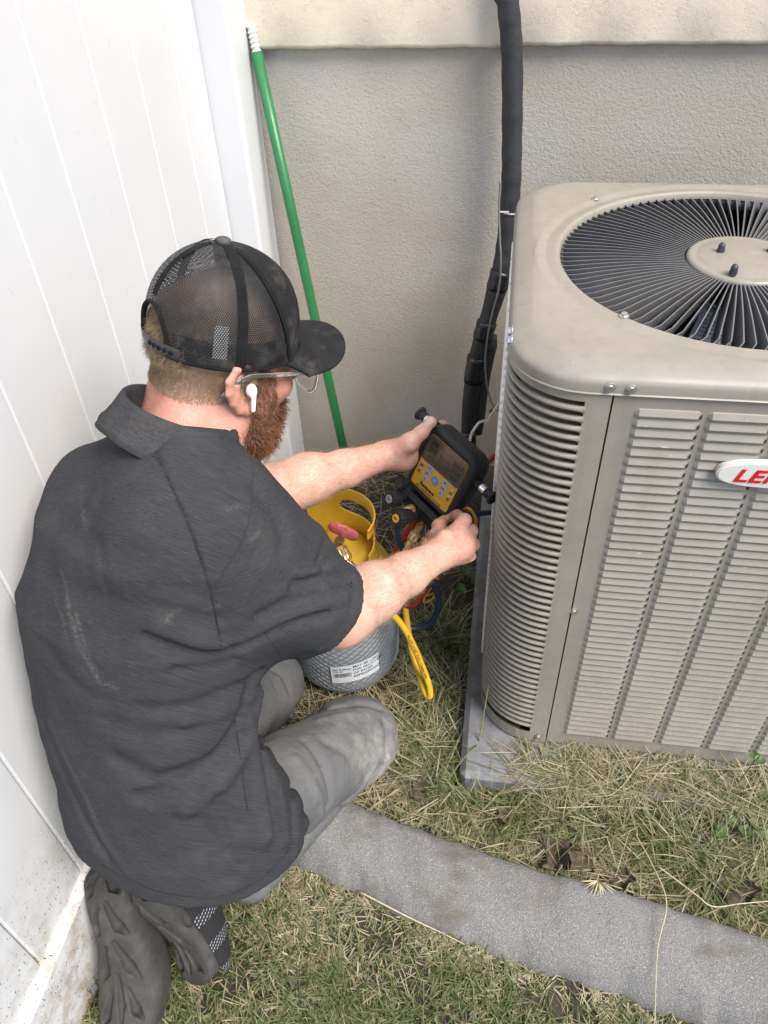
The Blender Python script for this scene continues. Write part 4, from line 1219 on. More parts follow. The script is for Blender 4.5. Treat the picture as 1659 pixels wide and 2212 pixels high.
# collar: a folded band standing round the neck
COL_C = np.array([-0.402, 0.766, 0.957]); COL_AX = nrm(0.50 * _az + np.array([-0.04, 0.0, 0.87]))
def collar():
    ax = COL_AX; fwd = nrm(_az - (_az @ ax) * ax); lf = np.cross(ax, fwd)
    rows = []; n = 84
    for k in range(n + 1):
        a = R(32) + (2 * PI - R(64)) * k / n          # opening at the throat
        dr = fwd * math.cos(a) + lf * math.sin(a)
        back = 0.5 - 0.5 * math.cos(a)                # 1 at the nape
        wv = 0.0018 * math.sin(a * 7) + 0.001 * math.sin(a * 13 + 1)
        sp = (1 - back) ** 1.3
        drop = ax * (-0.012 * sp)
        prof = [(0.0660, -0.020), (0.0665, 0.004), (0.0675, 0.016), (0.0695, 0.0205), (0.0730, 0.0215), (0.0765, 0.0185), (0.0800, 0.010), (0.0850, -0.003), (0.0915 + 0.010 * sp, -0.0165 - 0.004 * sp), (0.0955 + 0.014 * sp, -0.0215 - 0.006 * sp), (0.0965 + 0.014 * sp, -0.0245 - 0.006 * sp), (0.0940 + 0.014 * sp, -0.0265 - 0.006 * sp), (0.086 + 0.010 * sp, -0.016), (0.079, -0.006)]
        rows.append([COL_C + drop + dr * (r + wv * (j > 4)) + ax * h for j, (r, h) in enumerate(prof)])
    G = np.array(rows)
    mb = MB().grid(G); me = mb.mesh('collar', smooth=True)
    aa = np.repeat(np.linspace(0, 0.45, n + 1), G.shape[1]); bb = np.tile(np.linspace(0, 0.11, G.shape[1]), n + 1)
    attr(me, 'fab', np.stack([aa, bb, aa * 0 + 2], 1)); attr(me, 'dust', 0.22 * np.exp(-((aa - 0.28) / 0.05) ** 2)); attr(me, 'seam', np.exp(-((bb - 0.076) / 0.003) ** 2) * 0.4)
    return me
add('collar', collar(), shirtm, shirt)

# trousers with creases
TCR = [(np.array([hit1(*q) for q in c]), w, dp) for c, w, dp in (
    ([(640, 1530), (700, 1535), (770, 1520), (820, 1530)], 0.010, 0.006), ([(630, 1550), (690, 1556), (750, 1545)], 0.009, -0.005),
    ([(700, 1600), (760, 1640), (800, 1690)], 0.014, 0.004), ([(830, 1560), (838, 1620), (815, 1680), (770, 1730)], 0.008, 0.005),
    ([(815, 1560), (822, 1620), (798, 1680), (750, 1730)], 0.008, -0.004), ([(660, 1600), (700, 1660), (715, 1730)], 0.012, 0.006),
    ([(640, 1640), (680, 1700), (695, 1760)], 0.010, -0.005), ([(690, 1740), (740, 1750), (775, 1735)], 0.008, 0.004), ([(575, 1440), (610, 1460), (625, 1490)], 0.009, 0.005))]
def f_trs(p):
    d = f_trs0(p) + wob(p * 0.9 + 3) * 1.3
    q = p + 0.012 * np.sin(p[:, [1, 2, 0]] * 31)
    d = d + 0.0009 * np.sin(q[:, 0] * 95 + q[:, 1] * 60 + np.sin(q[:, 2] * 40) * 1.5) * np.sin(q[:, 1] * 33 - q[:, 2] * 27 + 0.5)
    for P, w, dp in TCR: d = d + groove(p, P, w * 0.8, dp * 1.3)
    return np.maximum(d, gz(p[:, 0], p[:, 1]) - 0.004 - p[:, 2])
def trs_mat():
    t = NT('grey_work_trousers'); p = t.pos()
    c = t.ramp(t.noise(p, 12, 5), [(0.3, (0.105, 0.106, 0.111)), (0.7, (0.150, 0.150, 0.151))])
    d = t.attr('dirt').outputs['Fac']
    c = t.mix(t.math('MULTIPLY', d, t.ramp(t.noise(p, 30, 5, 0.7), [(0.35, 0.1), (0.65, 1.0)])), c, (0.36, 0.345, 0.31))
    sp = t.math('MULTIPLY', t.ramp(t.noise(p, 34, 5, 0.75), [(0.60, 0.0), (0.68, 1.0)]), t.math('ADD', t.math('MULTIPLY', d, 0.6), 0.12))
    c = t.mix(sp, c, (0.40, 0.37, 0.32))
    w = t.n('ShaderNodeTexWave'); w.inputs['Scale'].default_value = 500; w.inputs['Distortion'].default_value = 1; t.L(t.map(p, (1, 1, 1), (0.5, 0.3, 0.6)), w.inputs[0])
    t.col(c); t.set(Roughness=0.88, Specular_IOR_Level=0.25); wr_ = t.bump(t.noise(t.map(p, (1, 1, 1), (0.4, 0.2, 0.7)), 38, 4, 0.55, 1.2), 0.55, 0.006); t.set(Normal=t.bump(w.outputs['Fac'], 0.25, 0.0007, wr_)); return t.mat
def trs_attr(me, V, N):
    d = np.exp(-(np.linalg.norm(V - (Rknee + (0.05, -0.03, -0.03)), axis=1) / 0.085) ** 2)
    attr(me, 'dirt', np.maximum(d, 0.8 * np.exp(-(np.linalg.norm(V - (Rknee + (0.0, -0.05, 0.05)), axis=1) / 0.075) ** 4)))
trs, TV, TQ, TN = sdf_part('trousers', f_trs, (-0.70, 0.35, -0.06), (-0.10, 1.08, 0.46), 0.0046, trs_mat(), person, trs_attr)
# ---- cap
twill = None
def fabric_dark(name, c, bsc=900, dust=0.3):
    t = NT(name); p = t.pos()
    k = t.ramp(t.noise(p, 40, 5, 0.65), [(0.35, tuple(x * 0.75 for x in c)), (0.7, tuple(x * 1.3 for x in c))])
    d = t.math('MULTIPLY', t.ramp(t.noise(p, 24, 6, 0.7), [(0.5, 0.0), (0.75, 1.0)]), dust)
    k = t.mix(d, k, (0.20, 0.185, 0.165))
    w = t.n('ShaderNodeTexWave'); w.inputs['Scale'].default_value = 330; w.inputs['Distortion'].default_value = 0.4; t.L(t.map(p, (1, 1, 1), (0.3, 0.5, 0.9)), w.inputs[0])
    t.col(k); t.set(Roughness=0.93); t.b.inputs['Specular IOR Level'].default_value = 0.2
    t.set(Normal=t.bump(t.math('ADD', w.outputs['Fac'], t.noise(p, bsc, 2)), 0.35, 0.0007)); return t.mat
twill = fabric_dark('cap_twill', (0.017, 0.017, 0.018))
band = fabric_dark('cap_sweatband', (0.010, 0.010, 0.011), dust=0.05)
def net_mat():
    """open polyester netting: real see-through holes"""
    t = NT('cap_netting'); v = t.attr('cuv').outputs['Vector']; s = t.sep(v); p = t.pos()
    PH = 0.0031
    def hexd(ox, oy):
        x = t.math('FRACT', t.math('ADD', t.math('DIVIDE', s[0], PH), ox)); y = t.math('FRACT', t.math('ADD', t.math('DIVIDE', s[1], PH * 1.5), oy))
        dx = t.math('MULTIPLY', t.math('SUBTRACT', x, 0.5), 1.0); dy = t.math('MULTIPLY', t.math('SUBTRACT', y, 0.5), 1.5)
        return t.math('SQRT', t.math('ADD', t.math('MULTIPLY', dx, dx), t.math('MULTIPLY', dy, dy)))
    d = t.math('MINIMUM', hexd(0.0, 0.0), hexd(0.5, 0.5))
    hole = t.ramp(d, [(0.245, 1.0), (0.29, 0.0)])
    k = t.ramp(t.noise(p, 60, 4), [(0.3, (0.009, 0.009, 0.010)), (0.7, (0.019, 0.019, 0.021))])
    du = t.math('MULTIPLY', t.ramp(t.noise(p, 30, 5, 0.7), [(0.5, 0.0), (0.7, 1.0)]), 0.22)
    t.col(t.mix(du, k, (0.22, 0.21, 0.195))); t.set(Roughness=0.6)
    t.set(Normal=t.bump(d, 0.5, 0.0008))
    tr = t.n('ShaderNodeBsdfTransparent'); mx = t.n('ShaderNodeMixShader')
    t.L(hole, mx.inputs[0]); t.L(t.b.outputs[0], mx.inputs[1]); t.L(tr.outputs[0], mx.inputs[2]); t.L(mx.outputs[0], t.out.inputs[0])
    return t.mat
netm = net_mat()
CPM = HM @ np.array(Matrix.Rotation(R(-3), 3, 'Y'))            # cap tipped back a little
CB = hd(0.006, 0, 0.037)
cpt = lambda f, l, u: CB + CPM @ np.array([f, l, u], float)
CA, CBW, CHT = 0.1025, 0.0865, 0.128
def crown(ph, v, off=0.0):
    """ph: 0 front, pi back; v: 0 band, 1 top"""
    fr = max(0.0, math.cos(ph))
    e = (1 - v ** 2.5) ** (1 / 2.05) if v < 1 else 0.0
    # front panels stand up more steeply
    e2 = (1 - v ** 3.4) ** (1 / 1.9) if v < 1 else 0.0
    k = e * (1 - fr ** 1.5 * 0.8) + e2 * fr ** 1.5 * 0.8
    bul = 1 + 0.015 * math.sin(v * PI) - 0.006 * math.sin(ph * 6) * v * (1 - v)
    rr = k * bul
    zb = -0.010 * math.cos(ph * 1.0) * 0.3 - 0.004 * (math.sin(ph) ** 2)
    return cpt((CA + off) * rr * math.cos(ph) - 0.010 * v, (CBW + off) * rr * math.sin(ph), zb * (1 - v) + (CHT + off) * v)
NPH, NV_ = 180, 60
cap_root = None
def in_hole(ph, v):
    a = (abs((ph % (2 * PI)) - PI)) * 0.098; h = v * CHT
    return (a / 0.036) ** 2 + (max(0, h - 0.010) / 0.047) ** 2 < 1 if h > 0.010 else (a < 0.036 and h < 0.012)
def cap_meshes():
    vs_ = 1 - (1 - np.linspace(0, 1, NV_ + 1)) ** 1.35
    phs = np.linspace(0, 2 * PI, NPH, endpoint=False)
    P = np.array([[crown(ph, v) for v in vs_] for ph in phs]); UV = np.array([[(ph * 0.097, v * 0.15 , 0) for v in vs_] for ph in phs])
    # arc-length along each meridian keeps the netting even
    seg = np.linalg.norm(np.diff(P, axis=1), axis=2); arc = np.concatenate([np.zeros((NPH, 1)), np.cumsum(seg, 1)], 1)
    rad = np.linalg.norm(P[:, :, :] - P[:, -1:, :].mean(0), axis=2)
    UV[:, :, 1] = arc
    idx = np.arange(NPH * (NV_ + 1)).reshape(NPH, NV_ + 1)
    fr, nt = [], []
    for i in range(NPH):
        j2 = (i + 1) % NPH; pm = (phs[i] + PI / NPH)
        aph = min(pm, 2 * PI - pm)
        for j in range(NV_):
            v = (vs_[j] + vs_[j + 1]) / 2
            if in_hole(pm, v): continue
            q = (idx[i, j], idx[j2, j], idx[j2, j + 1], idx[i, j + 1])
            (fr if aph < R(58) + R(18) * v else nt).append(q)
    return P.reshape(-1, 3), UV.reshape(-1, 3), fr, nt
P_, UV_, fr_, nt_ = cap_meshes()
def sub(P, UV, faces, name):
    u = np.unique(np.array(faces)); mp = np.full(len(P), -1); mp[u] = np.arange(len(u))
    me = mesh_np(name, P[u], mp[np.array(faces)]); attr(me, 'cuv', UV[u]); return me
caproot = add('cap', sub(P_, UV_, fr_, 'cap'), twill, person)
add('netting', sub(P_, UV_, nt_, 'netting'), netm, caproot)
def strip_on(path, w, off, name, m, par, n2=5):
    """flat tape following the crown: path of (ph, v)"""
    C = np.array([crown(a, b, off) for a, b in path]); t = np.gradient(C, axis=0); t /= np.linalg.norm(t, axis=1)[:, None]
    cen = cpt(-0.01, 0, 0.03); rows = []
    for c, tt in zip(C, t):
        n = nrm(c - cen); s = nrm(np.cross(tt, n)); rows.append([c + s * w * (k / (n2 - 1) - 0.5) + n * 0.0008 * (1 - (2 * k / (n2 - 1) - 1) ** 4) for k in range(n2)])
    return add(name, MB().grid(np.array(rows)).mesh(name, smooth=True), m, par)
for a in (R(262), R(98)): strip_on([(a + 0.12 * (1 - v) * (1 if a > PI else -1) * -1, v) for v in np.linspace(0.0, 0.99, 24)], 0.013, 0.0012, 'seam_tape', band, caproot)
strip_on([(R(180), v) for v in np.linspace(0.52, 0.99, 14)], 0.011, 0.0012, 'seam_tape', band, caproot)
for sg in (1, -1): strip_on([((R(58) + R(18) * v) * sg, v) for v in np.linspace(0.0, 0.98, 24)], 0.009, 0.0010, 'seam_tape', band, caproot)
# lower edge binding and inside sweatband
pth = [(a, 0.0) for a in np.linspace(R(180 + 21), R(180 + 339), 90)]
mb = MB(); mb.tube([crown(a % (2 * PI), v, 0.0006) for a, v in pth], 0.0024, 6); add('edge_binding', mb.mesh('edge_binding', smooth=True), band, caproot)
rows = [[crown(a % (2 * PI), v, -0.0035) for v in (0.0, 0.1, 0.2, 0.26)] for a in np.linspace(R(180 + 24), R(180 + 336), 80)]
add('sweatband', MB().grid(np.array(rows)).mesh('sweatband', smooth=True), band, caproot)
# inside label
labw = simple('label_cloth', (0.72, 0.73, 0.75), 0.8, 0.05)
rows = [[crown(R(241) + 0.006 * k + a, v, -0.0022) for k, v in enumerate(np.linspace(0.10, 0.42, 8))] for a in np.linspace(-0.095, 0.085, 6)]
add('inside_label', MB().grid(np.array(rows)).mesh('inside_label', smooth=True), labw, caproot)
# rear opening binding, plastic strap
pth = []
for k in np.linspace(0, 1, 40):
    a = PI * k; pth.append((PI + 0.0365 * math.cos(a) / 0.098, (0.010 + 0.0475 * math.sin(a)) / CHT))
pth = [(PI + 0.0365 / 0.098, 0.0)] + pth + [(PI - 0.0365 / 0.098, 0.0)]
mb = MB(); mb.tube([crown(a, v, 0.0008) for a, v in pth], 0.0034, 6, flat=0.7); add('opening_binding', mb.mesh('opening_binding', smooth=True), band, caproot)
strapm = simple('strap_plastic', (0.035, 0.037, 0.040), 0.38, 0.15)
st = strip_on([(a, 0.065) for a in np.linspace(R(180 - 27), R(180 + 33), 26)], 0.0175, 0.0035, 'strap', strapm, caproot)
for a in np.linspace(R(184), R(206), 5):
    c = crown(a, 0.065, 0.0048); n = nrm(c - cpt(-0.01, 0, 0.008))
    add('strap_stud', MB().lathe([(0.0032, 0), (0.0028, 0.0014), (0.0012, 0.0018), (0.0006, 0.0004)], 12, (0, 0, 0), capb=False, capt=False).mesh('strap_stud', smooth=True), band, st, world=frame(c, *perp(n), n))
tb = crown(0, 1.0)
add('top_button', MB().lathe([(0.0085, -0.002), (0.0098, 0.001), (0.009, 0.0042), (0.006, 0.0060), (0.0, 0.0065)], 20, (0, 0, 0), capb=False, capt=False).mesh('top_button', smooth=True), fabric_dark('cap_button', (0.07, 0.068, 0.06), dust=0.5), caproot, world=frame(tb, CPM[:, 0], CPM[:, 1], CPM[:, 2]))
# bill
rows = []; NS_, NT_ = 40, 16
for i in range(NS_ + 1):
    s = -1 + 2 * i / NS_; ph = s * R(66)
    b = np.array([CA * math.cos(ph) + 0.001, CBW * math.sin(ph)])
    ph2 = s * R(83)
    o = np.array([0.046 + 0.132 * max(0.0, math.cos(ph2)) ** 0.72, 0.0915 * math.copysign(abs(math.sin(ph2)) ** 0.9, s)])
    row = []
    for j in range(NT_ + 1):
        t = j / NT_; q = b + (o - b) * t
        u = 0.002 - 0.10 * max(0, q[0] - 0.09) - 3.9 * q[1] ** 2 * (0.45 + 0.55 * t) + 0.006 * t
        row.append(cpt(q[0], q[1], u + 0.004))
    rows.append(row)
G = np.array(rows); un = CPM[:, 2]
Gt = G; Gb = G - un * 0.0032
mb = MB(); mb.grid(Gt); mb.grid(Gb, flip=True)
rim = [Gt[i, NT_] for i in range(NS_ + 1)]
mb.grid(np.array([[Gt[i, NT_], Gt[i, NT_] + (Gt[i, NT_] - Gt[i, NT_ - 1]) * 0.1 - un * 0.0016, Gb[i, NT_]] for i in range(NS_ + 1)]))
add('bill', mb.mesh('bill', smooth=True), twill, caproot)

# ---- hair and beard: many short strands
def strands(name, roots, normals, dirs, L, r, mat, parent, seg=4, curl=0.25, grav=0.3, seed=1):
    g = np.random.default_rng(seed); n = len(roots)
    d = dirs + g.normal(0, 0.28, (n, 3)); d /= np.linalg.norm(d, axis=1)[:, None]
    L = L * g.uniform(0.6, 1.25, n)
    pts = [roots]; cur = roots.copy(); dd = d.copy()
    for k in range(seg):
        dd = dd + g.normal(0, curl, (n, 3)) * 0.6 + np.array([0, 0, -grav / seg]); dd /= np.linalg.norm(dd, axis=1)[:, None]
        cur = cur + dd * (L / seg)[:, None]; pts.append(cur.copy())
    pts = np.stack(pts, 1)
    a = np.cross(d, g.normal(0, 1, (n, 3))); a /= np.linalg.norm(a, axis=1)[:, None]; b = np.cross(d, a)
    V = []
    for k in range(seg + 1):
        rr = r * (1 - 0.75 * k / seg)
        for j in range(3):
            an = 2 * PI * j / 3; V.append(pts[:, k] + rr * (math.cos(an) * a + math.sin(an) * b))
    V = np.stack(V, 1); m = 3 * (seg + 1)
    Q = []
    for k in range(seg):
        for j in range(3): Q.append([k * 3 + j, k * 3 + (j + 1) % 3, k * 3 + 3 + (j + 1) % 3, k * 3 + 3 + j])
    Q = (np.array(Q)[None] + (np.arange(n) * m)[:, None, None]).reshape(-1, 4)
    me = mesh_np(name, V.reshape(-1, 3), Q)
    attr(me, 'tone', np.repeat(g.uniform(0, 1, n), m))
    return add(name, me, mat, parent)
def hair_mat(name, c0, c1, rough=0.45):
    t = NT(name); a = t.attr('tone').outputs['Fac']
    t.col(t.ramp(a, [(0.0, c0), (1.0, c1)])); t.set(Roughness=rough); t.b.inputs['Specular IOR Level'].default_value = 0.4; return t.mat
beardm = hair_mat('beard_hair', (0.055, 0.022, 0.011), (0.37, 0.175, 0.08))
hairm = hair_mat('head_hair', (0.17, 0.115, 0.07), (0.48, 0.36, 0.235))
armhm = hair_mat('arm_hair', (0.30, 0.17, 0.08), (0.48, 0.32, 0.18))
def f_beard(p):
    q = (p - HC) @ HM
    qa = q.copy(); qa[:, 1] = np.abs(qa[:, 1])
    d = ell(q, (0.056, 0, -0.085), (0.046, 0.048, 0.044))
    d = smin(d, rcone(qa, (0.018, 0.060, -0.030), (0.030, 0.052, -0.075), 0.007, 0.020), 0.02)
    d = smin(d, rcone(qa, (0.024, 0.050, -0.080), (0.050, 0.028, -0.100), 0.023, 0.025), 0.03)
    d = smin(d, rcone(qa, (0.075, 0.035, -0.055), (0.092, 0.012, -0.060), 0.012, 0.010), 0.02)
    d = smin(d, rcone(qa, (0.096, 0.0, -0.037), (0.086, 0.028, -0.048), 0.008, 0.008), 0.012)
    return d
beard, BDV, BDQ, BDN = sdf_part('beard', f_beard, HC - 0.17, HC + 0.15, 0.0035, None, person)
bb_ = simple('beard_base', (0.055, 0.023, 0.011), 0.8, 0.35, 120, bump=0.8, bsc=500, bd=0.002); beard.data.materials.append(bb_)
g_ = np.random.default_rng(3)
vis = (BDN @ CF) < 0.35
pick = g_.choice(np.where(vis)[0], 9000); qd = HM @ np.array([0.35, 0, -0.9])
dr_ = BDN[pick] * 0.75 + qd * 0.8
strands('beard_strands', BDV[pick] - BDN[pick] * 0.001, BDN[pick], dr_ / np.linalg.norm(dr_, axis=1)[:, None], 0.013, 0.00040, beardm, beard, 5, 0.55, 0.2, 5)
# cheek, sideburn and neck stubble on the skin
qb = (BV - HC) @ HM
ck = np.where((qb[:, 1] < -0.03) & (qb[:, 0] > 0.010) & (qb[:, 0] < 0.075) & (qb[:, 2] < 0.030 - 0.75 * np.clip(qb[:, 0] - 0.026, 0, 1)) & (qb[:, 2] > -0.09) & (np.abs(qb[:, 1]) < 0.077))[0]
ck2 = np.where((qb[:, 1] < -0.02) & (qb[:, 0] > -0.03) & (qb[:, 0] < 0.05) & (qb[:, 2] < -0.055) & (qb[:, 2] > -0.11) & (np.linalg.norm(qb, axis=1) < 0.16))[0]
ck = ck[qb[ck, 0] < 0.052 - 0.2 * (qb[ck, 2])]
pk = np.concatenate([g_.choice(ck, 2600), g_.choice(ck2, 500) if len(ck2) else ck[:0]])
dr_ = BN[pk] * 0.4 + qd * 0.9
strands('stubble', BV[pk], BN[pk], dr_ / np.linalg.norm(dr_, axis=1)[:, None], 0.010, 0.00022, beardm, beard, 3, 0.4, 0.1, 6)
hm_ = hair_mask(qb); hi_ = np.where((hm_ > 0.25) & ((qb[:, 2] < 0.024) | ((np.abs(qb[:, 1]) < 0.05) & (qb[:, 0] < -0.03) & (qb[:, 2] < 0.10))))[0]
pk = g_.choice(hi_, 17000)
flow = HM @ np.array([-0.25, 0, -0.95])
dr_ = BN[pk] * 0.45 + flow * 0.9
op_ = (np.abs(qb[pk, 1]) < 0.045) & (qb[pk, 2] > 0.02)
hair = strands('hair', BV[pk], BN[pk], dr_ / np.linalg.norm(dr_, axis=1)[:, None], np.where(op_, 0.012, 0.0045), 0.00024, hairm, person, 3, 0.25, 0.05, 7)
sc_ = np.where((hm_ > 0.3) & (qb[:, 2] > 0.045))[0]; pk = g_.choice(sc_, 7000); dr_ = BN[pk] * 0.3 + flow * 0.7
strands('crown_hair', BV[pk], BN[pk], dr_, 0.010, 0.0003, hairm, hair, 2, 0.25, 0.05, 9)
# fine hair on the forearms
d_r = rcone(BV, Rel, Rwr, 0, 0); d_l = rcone(BV, Lel, Lwr, 0, 0)
ai = np.where(((d_r < 0.06) & ((BV - Rel) @ nrm(Rwr - Rel) > 0.01)) | ((d_l < 0.06) & ((BV - Lel) @ nrm(Lwr - Lel) > 0.0)))[0]
pk = g_.choice(ai, 5200); fl = np.where((d_r[pk] < d_l[pk])[:, None], nrm(Rwr - Rel), nrm(Lwr - Lel))
dr_ = BN[pk] * 0.5 + fl * 0.8
strands('arm_hair', BV[pk], BN[pk], dr_ / np.linalg.norm(dr_, axis=1)[:, None], 0.010, 0.00013, armhm, person, 3, 0.3, 0.1, 11)

# ---- eyeglasses with clear frame
def clear_mat(name, c=(0.95, 0.95, 0.94), rough=0.05):
    t = NT(name); t.col(c); t.set(Roughness=rough, Transmission_Weight=0.92, IOR=1.45); return t.mat
clr = clear_mat('clear_acetate'); 
gl_l = NT('lens_glass')
_tr = gl_l.n('ShaderNodeBsdfTransparent'); _gs = gl_l.n('ShaderNodeBsdfGlossy'); _mx = gl_l.n('ShaderNodeMixShader'); _fr = gl_l.n('ShaderNodeFresnel')
_gs.inputs['Roughness'].default_value = 0.03; _tr.inputs['Color'].default_value = (0.93, 0.94, 0.94, 1)
gl_l.L(_fr.outputs[0], _mx.inputs[0]); gl_l.L(_tr.outputs[0], _mx.inputs[1]); gl_l.L(_gs.outputs[0], _mx.inputs[2]); gl_l.L(_mx.outputs[0], gl_l.out.inputs[0])
lensm = gl_l.mat
GLO = hd(0.118, 0, 0.006)
glasses = empty('eyeglasses', GLO, 'clear-framed eyeglasses on the face below the cap bill', 'glasses')
def gp(f, l, u): return hd(f, l, u)
for sg in (-1, 1):
    pts = []
    for a in np.linspace(0, 2 * PI, 28, endpoint=False):
        cx, cy = math.cos(a), math.sin(a)
        pts.append(gp(0.122 - 0.10 * (0.032 + abs(0.025 * cx)) * (abs(0.033 + 0.026 * cx)) * 6, sg * (0.034 + 0.029 * math.copysign(abs(cx) ** 0.75, cx)), -0.004 + 0.024 * math.copysign(abs(cy) ** 0.8, cy)))
    add('rim', MB().tube(pts, 0.0019, 6, closed=True, flat=1.3).mesh('rim', smooth=True), clr, glasses)
    c = np.mean(pts, 0); mb = MB(); mb.put([c] + pts, [(0, 1 + i, 1 + (i + 1) % len(pts)) for i in range(len(pts))])
    add('lens', mb.mesh('lens', smooth=True), lensm, glasses)
    tp = crom([gp(0.108, sg * 0.064, 0.014), gp(0.075, sg * 0.0755, 0.017), gp(0.03, sg * 0.0795, 0.020), gp(-0.005, sg * 0.0825, 0.022), gp(-0.025, sg * 0.083, 0.012), gp(-0.040, sg * 0.081, -0.004)], 5)
    add('temple', MB().tube(tp, np.linspace(0.0032, 0.0042, len(tp)), 8, flat=0.45, up=HU).mesh('temple', smooth=True), clr, glasses)
    add('hinge', MB().box(gp(0.107, sg * 0.063, 0.014), (0.004, 0.004, 0.006), rot=HM, bev=0.001).mesh('hinge'), zinc, glasses)
add('bridge', MB().tube(crom([gp(0.1175, -0.009, 0.008), gp(0.121, 0, 0.011), gp(0.1175, 0.009, 0.008)], 6), 0.002, 6).mesh('bridge', smooth=True), clr, glasses)
# print on the temple
tm_ = text_mesh('MOJITO 2 55017 135 C1', 0.0036, 'temple_print', 'CENTER')
_x = nrm(gp(0.03, -0.0795, 0.020) - gp(0.075, -0.0755, 0.017)); _z = nrm(np.cross(_x, HU)); _yv = np.cross(_z, _x)
add('temple_print', tm_, simple('white_print', (0.8, 0.8, 0.8), 0.6, 0.0), glasses, world=frame(gp(0.056, -0.0812, 0.0185), _x, _yv, _z) if _z @ HL < 0 else frame(gp(0.056, -0.0812, 0.0185), -_x, _yv, -_z))
# ---- wireless earbud
budm = simple('white_plastic', (0.82, 0.82, 0.82), 0.22, 0.02)
EB = hd(0.001, -0.083, -0.001)
bud = empty('wireless_earbud', EB, 'white wireless earbud in the right ear', 'earbud')
ef = lambda f, l, u: hd(0.001 + f, -0.083 + l, -0.001 + u)
def f_bud(p):
    q = (p - EB) @ HM / 0.85
    d = ell(q, (0.001, 0.002, 0.004), (0.0085, 0.0085, 0.0105))
    d = smin(d, rcone(q, (0.002, -0.004, 0.002), (0.0035, -0.0065, -0.025), 0.0042, 0.0034), 0.005)
    return d * 0.85
V, Q, N = polygonize(f_bud, EB - 0.04, EB + 0.04, 0.0011)
add('shell', mesh_np('shell', V, Q), budm, bud)
add('vent', MB().box(ef(0.0052, -0.0062, 0.0005), (0.0018, 0.0016, 0.0062), rot=HM, bev=0.0006).mesh('vent'), simple('bud_vent', (0.03, 0.03, 0.03), 0.4), bud)
# ---- foam shoes, soles turned up
def shoe(name, heel, toe, nrm_, wid, label, thk=1.0):
    heel = np.array(heel); toe = np.array(toe); ax = nrm(toe - heel); L = np.linalg.norm(toe - heel)
    n = nrm(np.asarray(nrm_) - np.dot(nrm_, ax) * ax); sd = np.cross(n, ax)
    M = np.stack([ax, sd, n], 1)
    cs = np.array([0, 0.10, 0.25, 0.42, 0.58, 0.75, 0.90, 1.0]); ws = np.array([0.70, 0.80, 0.80, 0.76, 0.92, 1.0, 0.86, 0.55]) * wid / 2
    th = np.array([0.050, 0.060, 0.060, 0.052, 0.046, 0.040, 0.034, 0.028]) * thk
    def loc(p): return (p - heel) @ M
    def f(p):
        q = loc(p); t = q[:, 0] / L
        w = np.interp(t, cs, ws); h = np.interp(t, cs, th); bow = 0.012 * np.sin(np.clip(t, 0, 1) * PI * 2 + 0.4) 
        cy = 0.010 * np.sin(np.clip(t, 0, 1) * PI)
        k = (np.abs((q[:, 1] - cy) / w) ** 3.6 + np.abs((q[:, 2] + h * 0.75 - bow) / h) ** 3.6) ** (1 / 3.6)
        d = (k - 1) * np.minimum(w, h)
        e = np.maximum(-q[:, 0], q[:, 0] - L)
        d = smax(d, e, 0.035)
        # sculpted leaf-shaped hollows in the sole
        for (x0, y0, x1, y1, r0, r1) in CUTS:
            a = np.array([x0 * L, y0 * wid, np.interp(x0, cs, th) * 0.25 + 0.012 * math.sin(x0 * PI * 2 + 0.4)]); b = np.array([x1 * L, y1 * wid, np.interp(x1, cs, th) * 0.25 + 0.012 * math.sin(x1 * PI * 2 + 0.4)])
            a[2] -= 0.002; b[2] -= 0.003; m = (a + b) / 2 + np.array([0.010, 0, -0.003])
            d = smax(d, -chain(q, [a, m, b], [r0 * 0.45, r0 * 1.1, r1 * 0.6], 0.004), 0.002)
        if thk < 1:            # scooped hollows along the flank
            for sd_ in (-1, 1):
                for x0 in (0.10, 0.27, 0.44, 0.61, 0.77):
                    wx = float(np.interp(x0, cs, ws)); hx = float(np.interp(x0, cs, th))
                    d = smax(d, -ell(q, (x0 * L, sd_ * (wx + 0.001) + 0.010 * math.sin(x0 * PI), -hx * 0.55), (0.013, 0.007, 0.009)), 0.0015)
        for x0 in (0.2, 0.4, 0.62):
            d = d + 0.0025 * np.exp(-((q[:, 1] + 0.004) / 0.006) ** 2) * np.exp(-((t - x0 - 0.08) / 0.09) ** 2) * -1
        return d
    lo = np.minimum(heel, toe) - 0.11; hi = np.maximum(heel, toe) + 0.11
    V, Q, N = polygonize(f, lo, hi, 0.0031)
    q = loc(V); t = q[:, 0] / L
    upm = (q[:, 2] < -np.interp(t, cs, th) * 0.95).astype(float)
    me = mesh_np(name, V, Q); attr(me, 'upper', upm); return me, M, f
CUTS = [(0.02, 0.06, 0.16, 0.30, 0.0085, 0.004), (0.03, -0.06, 0.17, -0.30, 0.0085, 0.004), (0.20, 0.06, 0.40, 0.33, 0.0100, 0.004), (0.22, -0.05, 0.40, -0.31, 0.0100, 0.004),
        (0.42, 0.07, 0.64, 0.36, 0.0100, 0.004), (0.44, -0.05, 0.66, -0.34, 0.0100, 0.004), (0.60, 0.02, 0.86, 0.01, 0.0065, 0.004), (0.68, 0.14, 0.84, 0.34, 0.0080, 0.004), (0.70, -0.12, 0.86, -0.32, 0.0080, 0.004)]
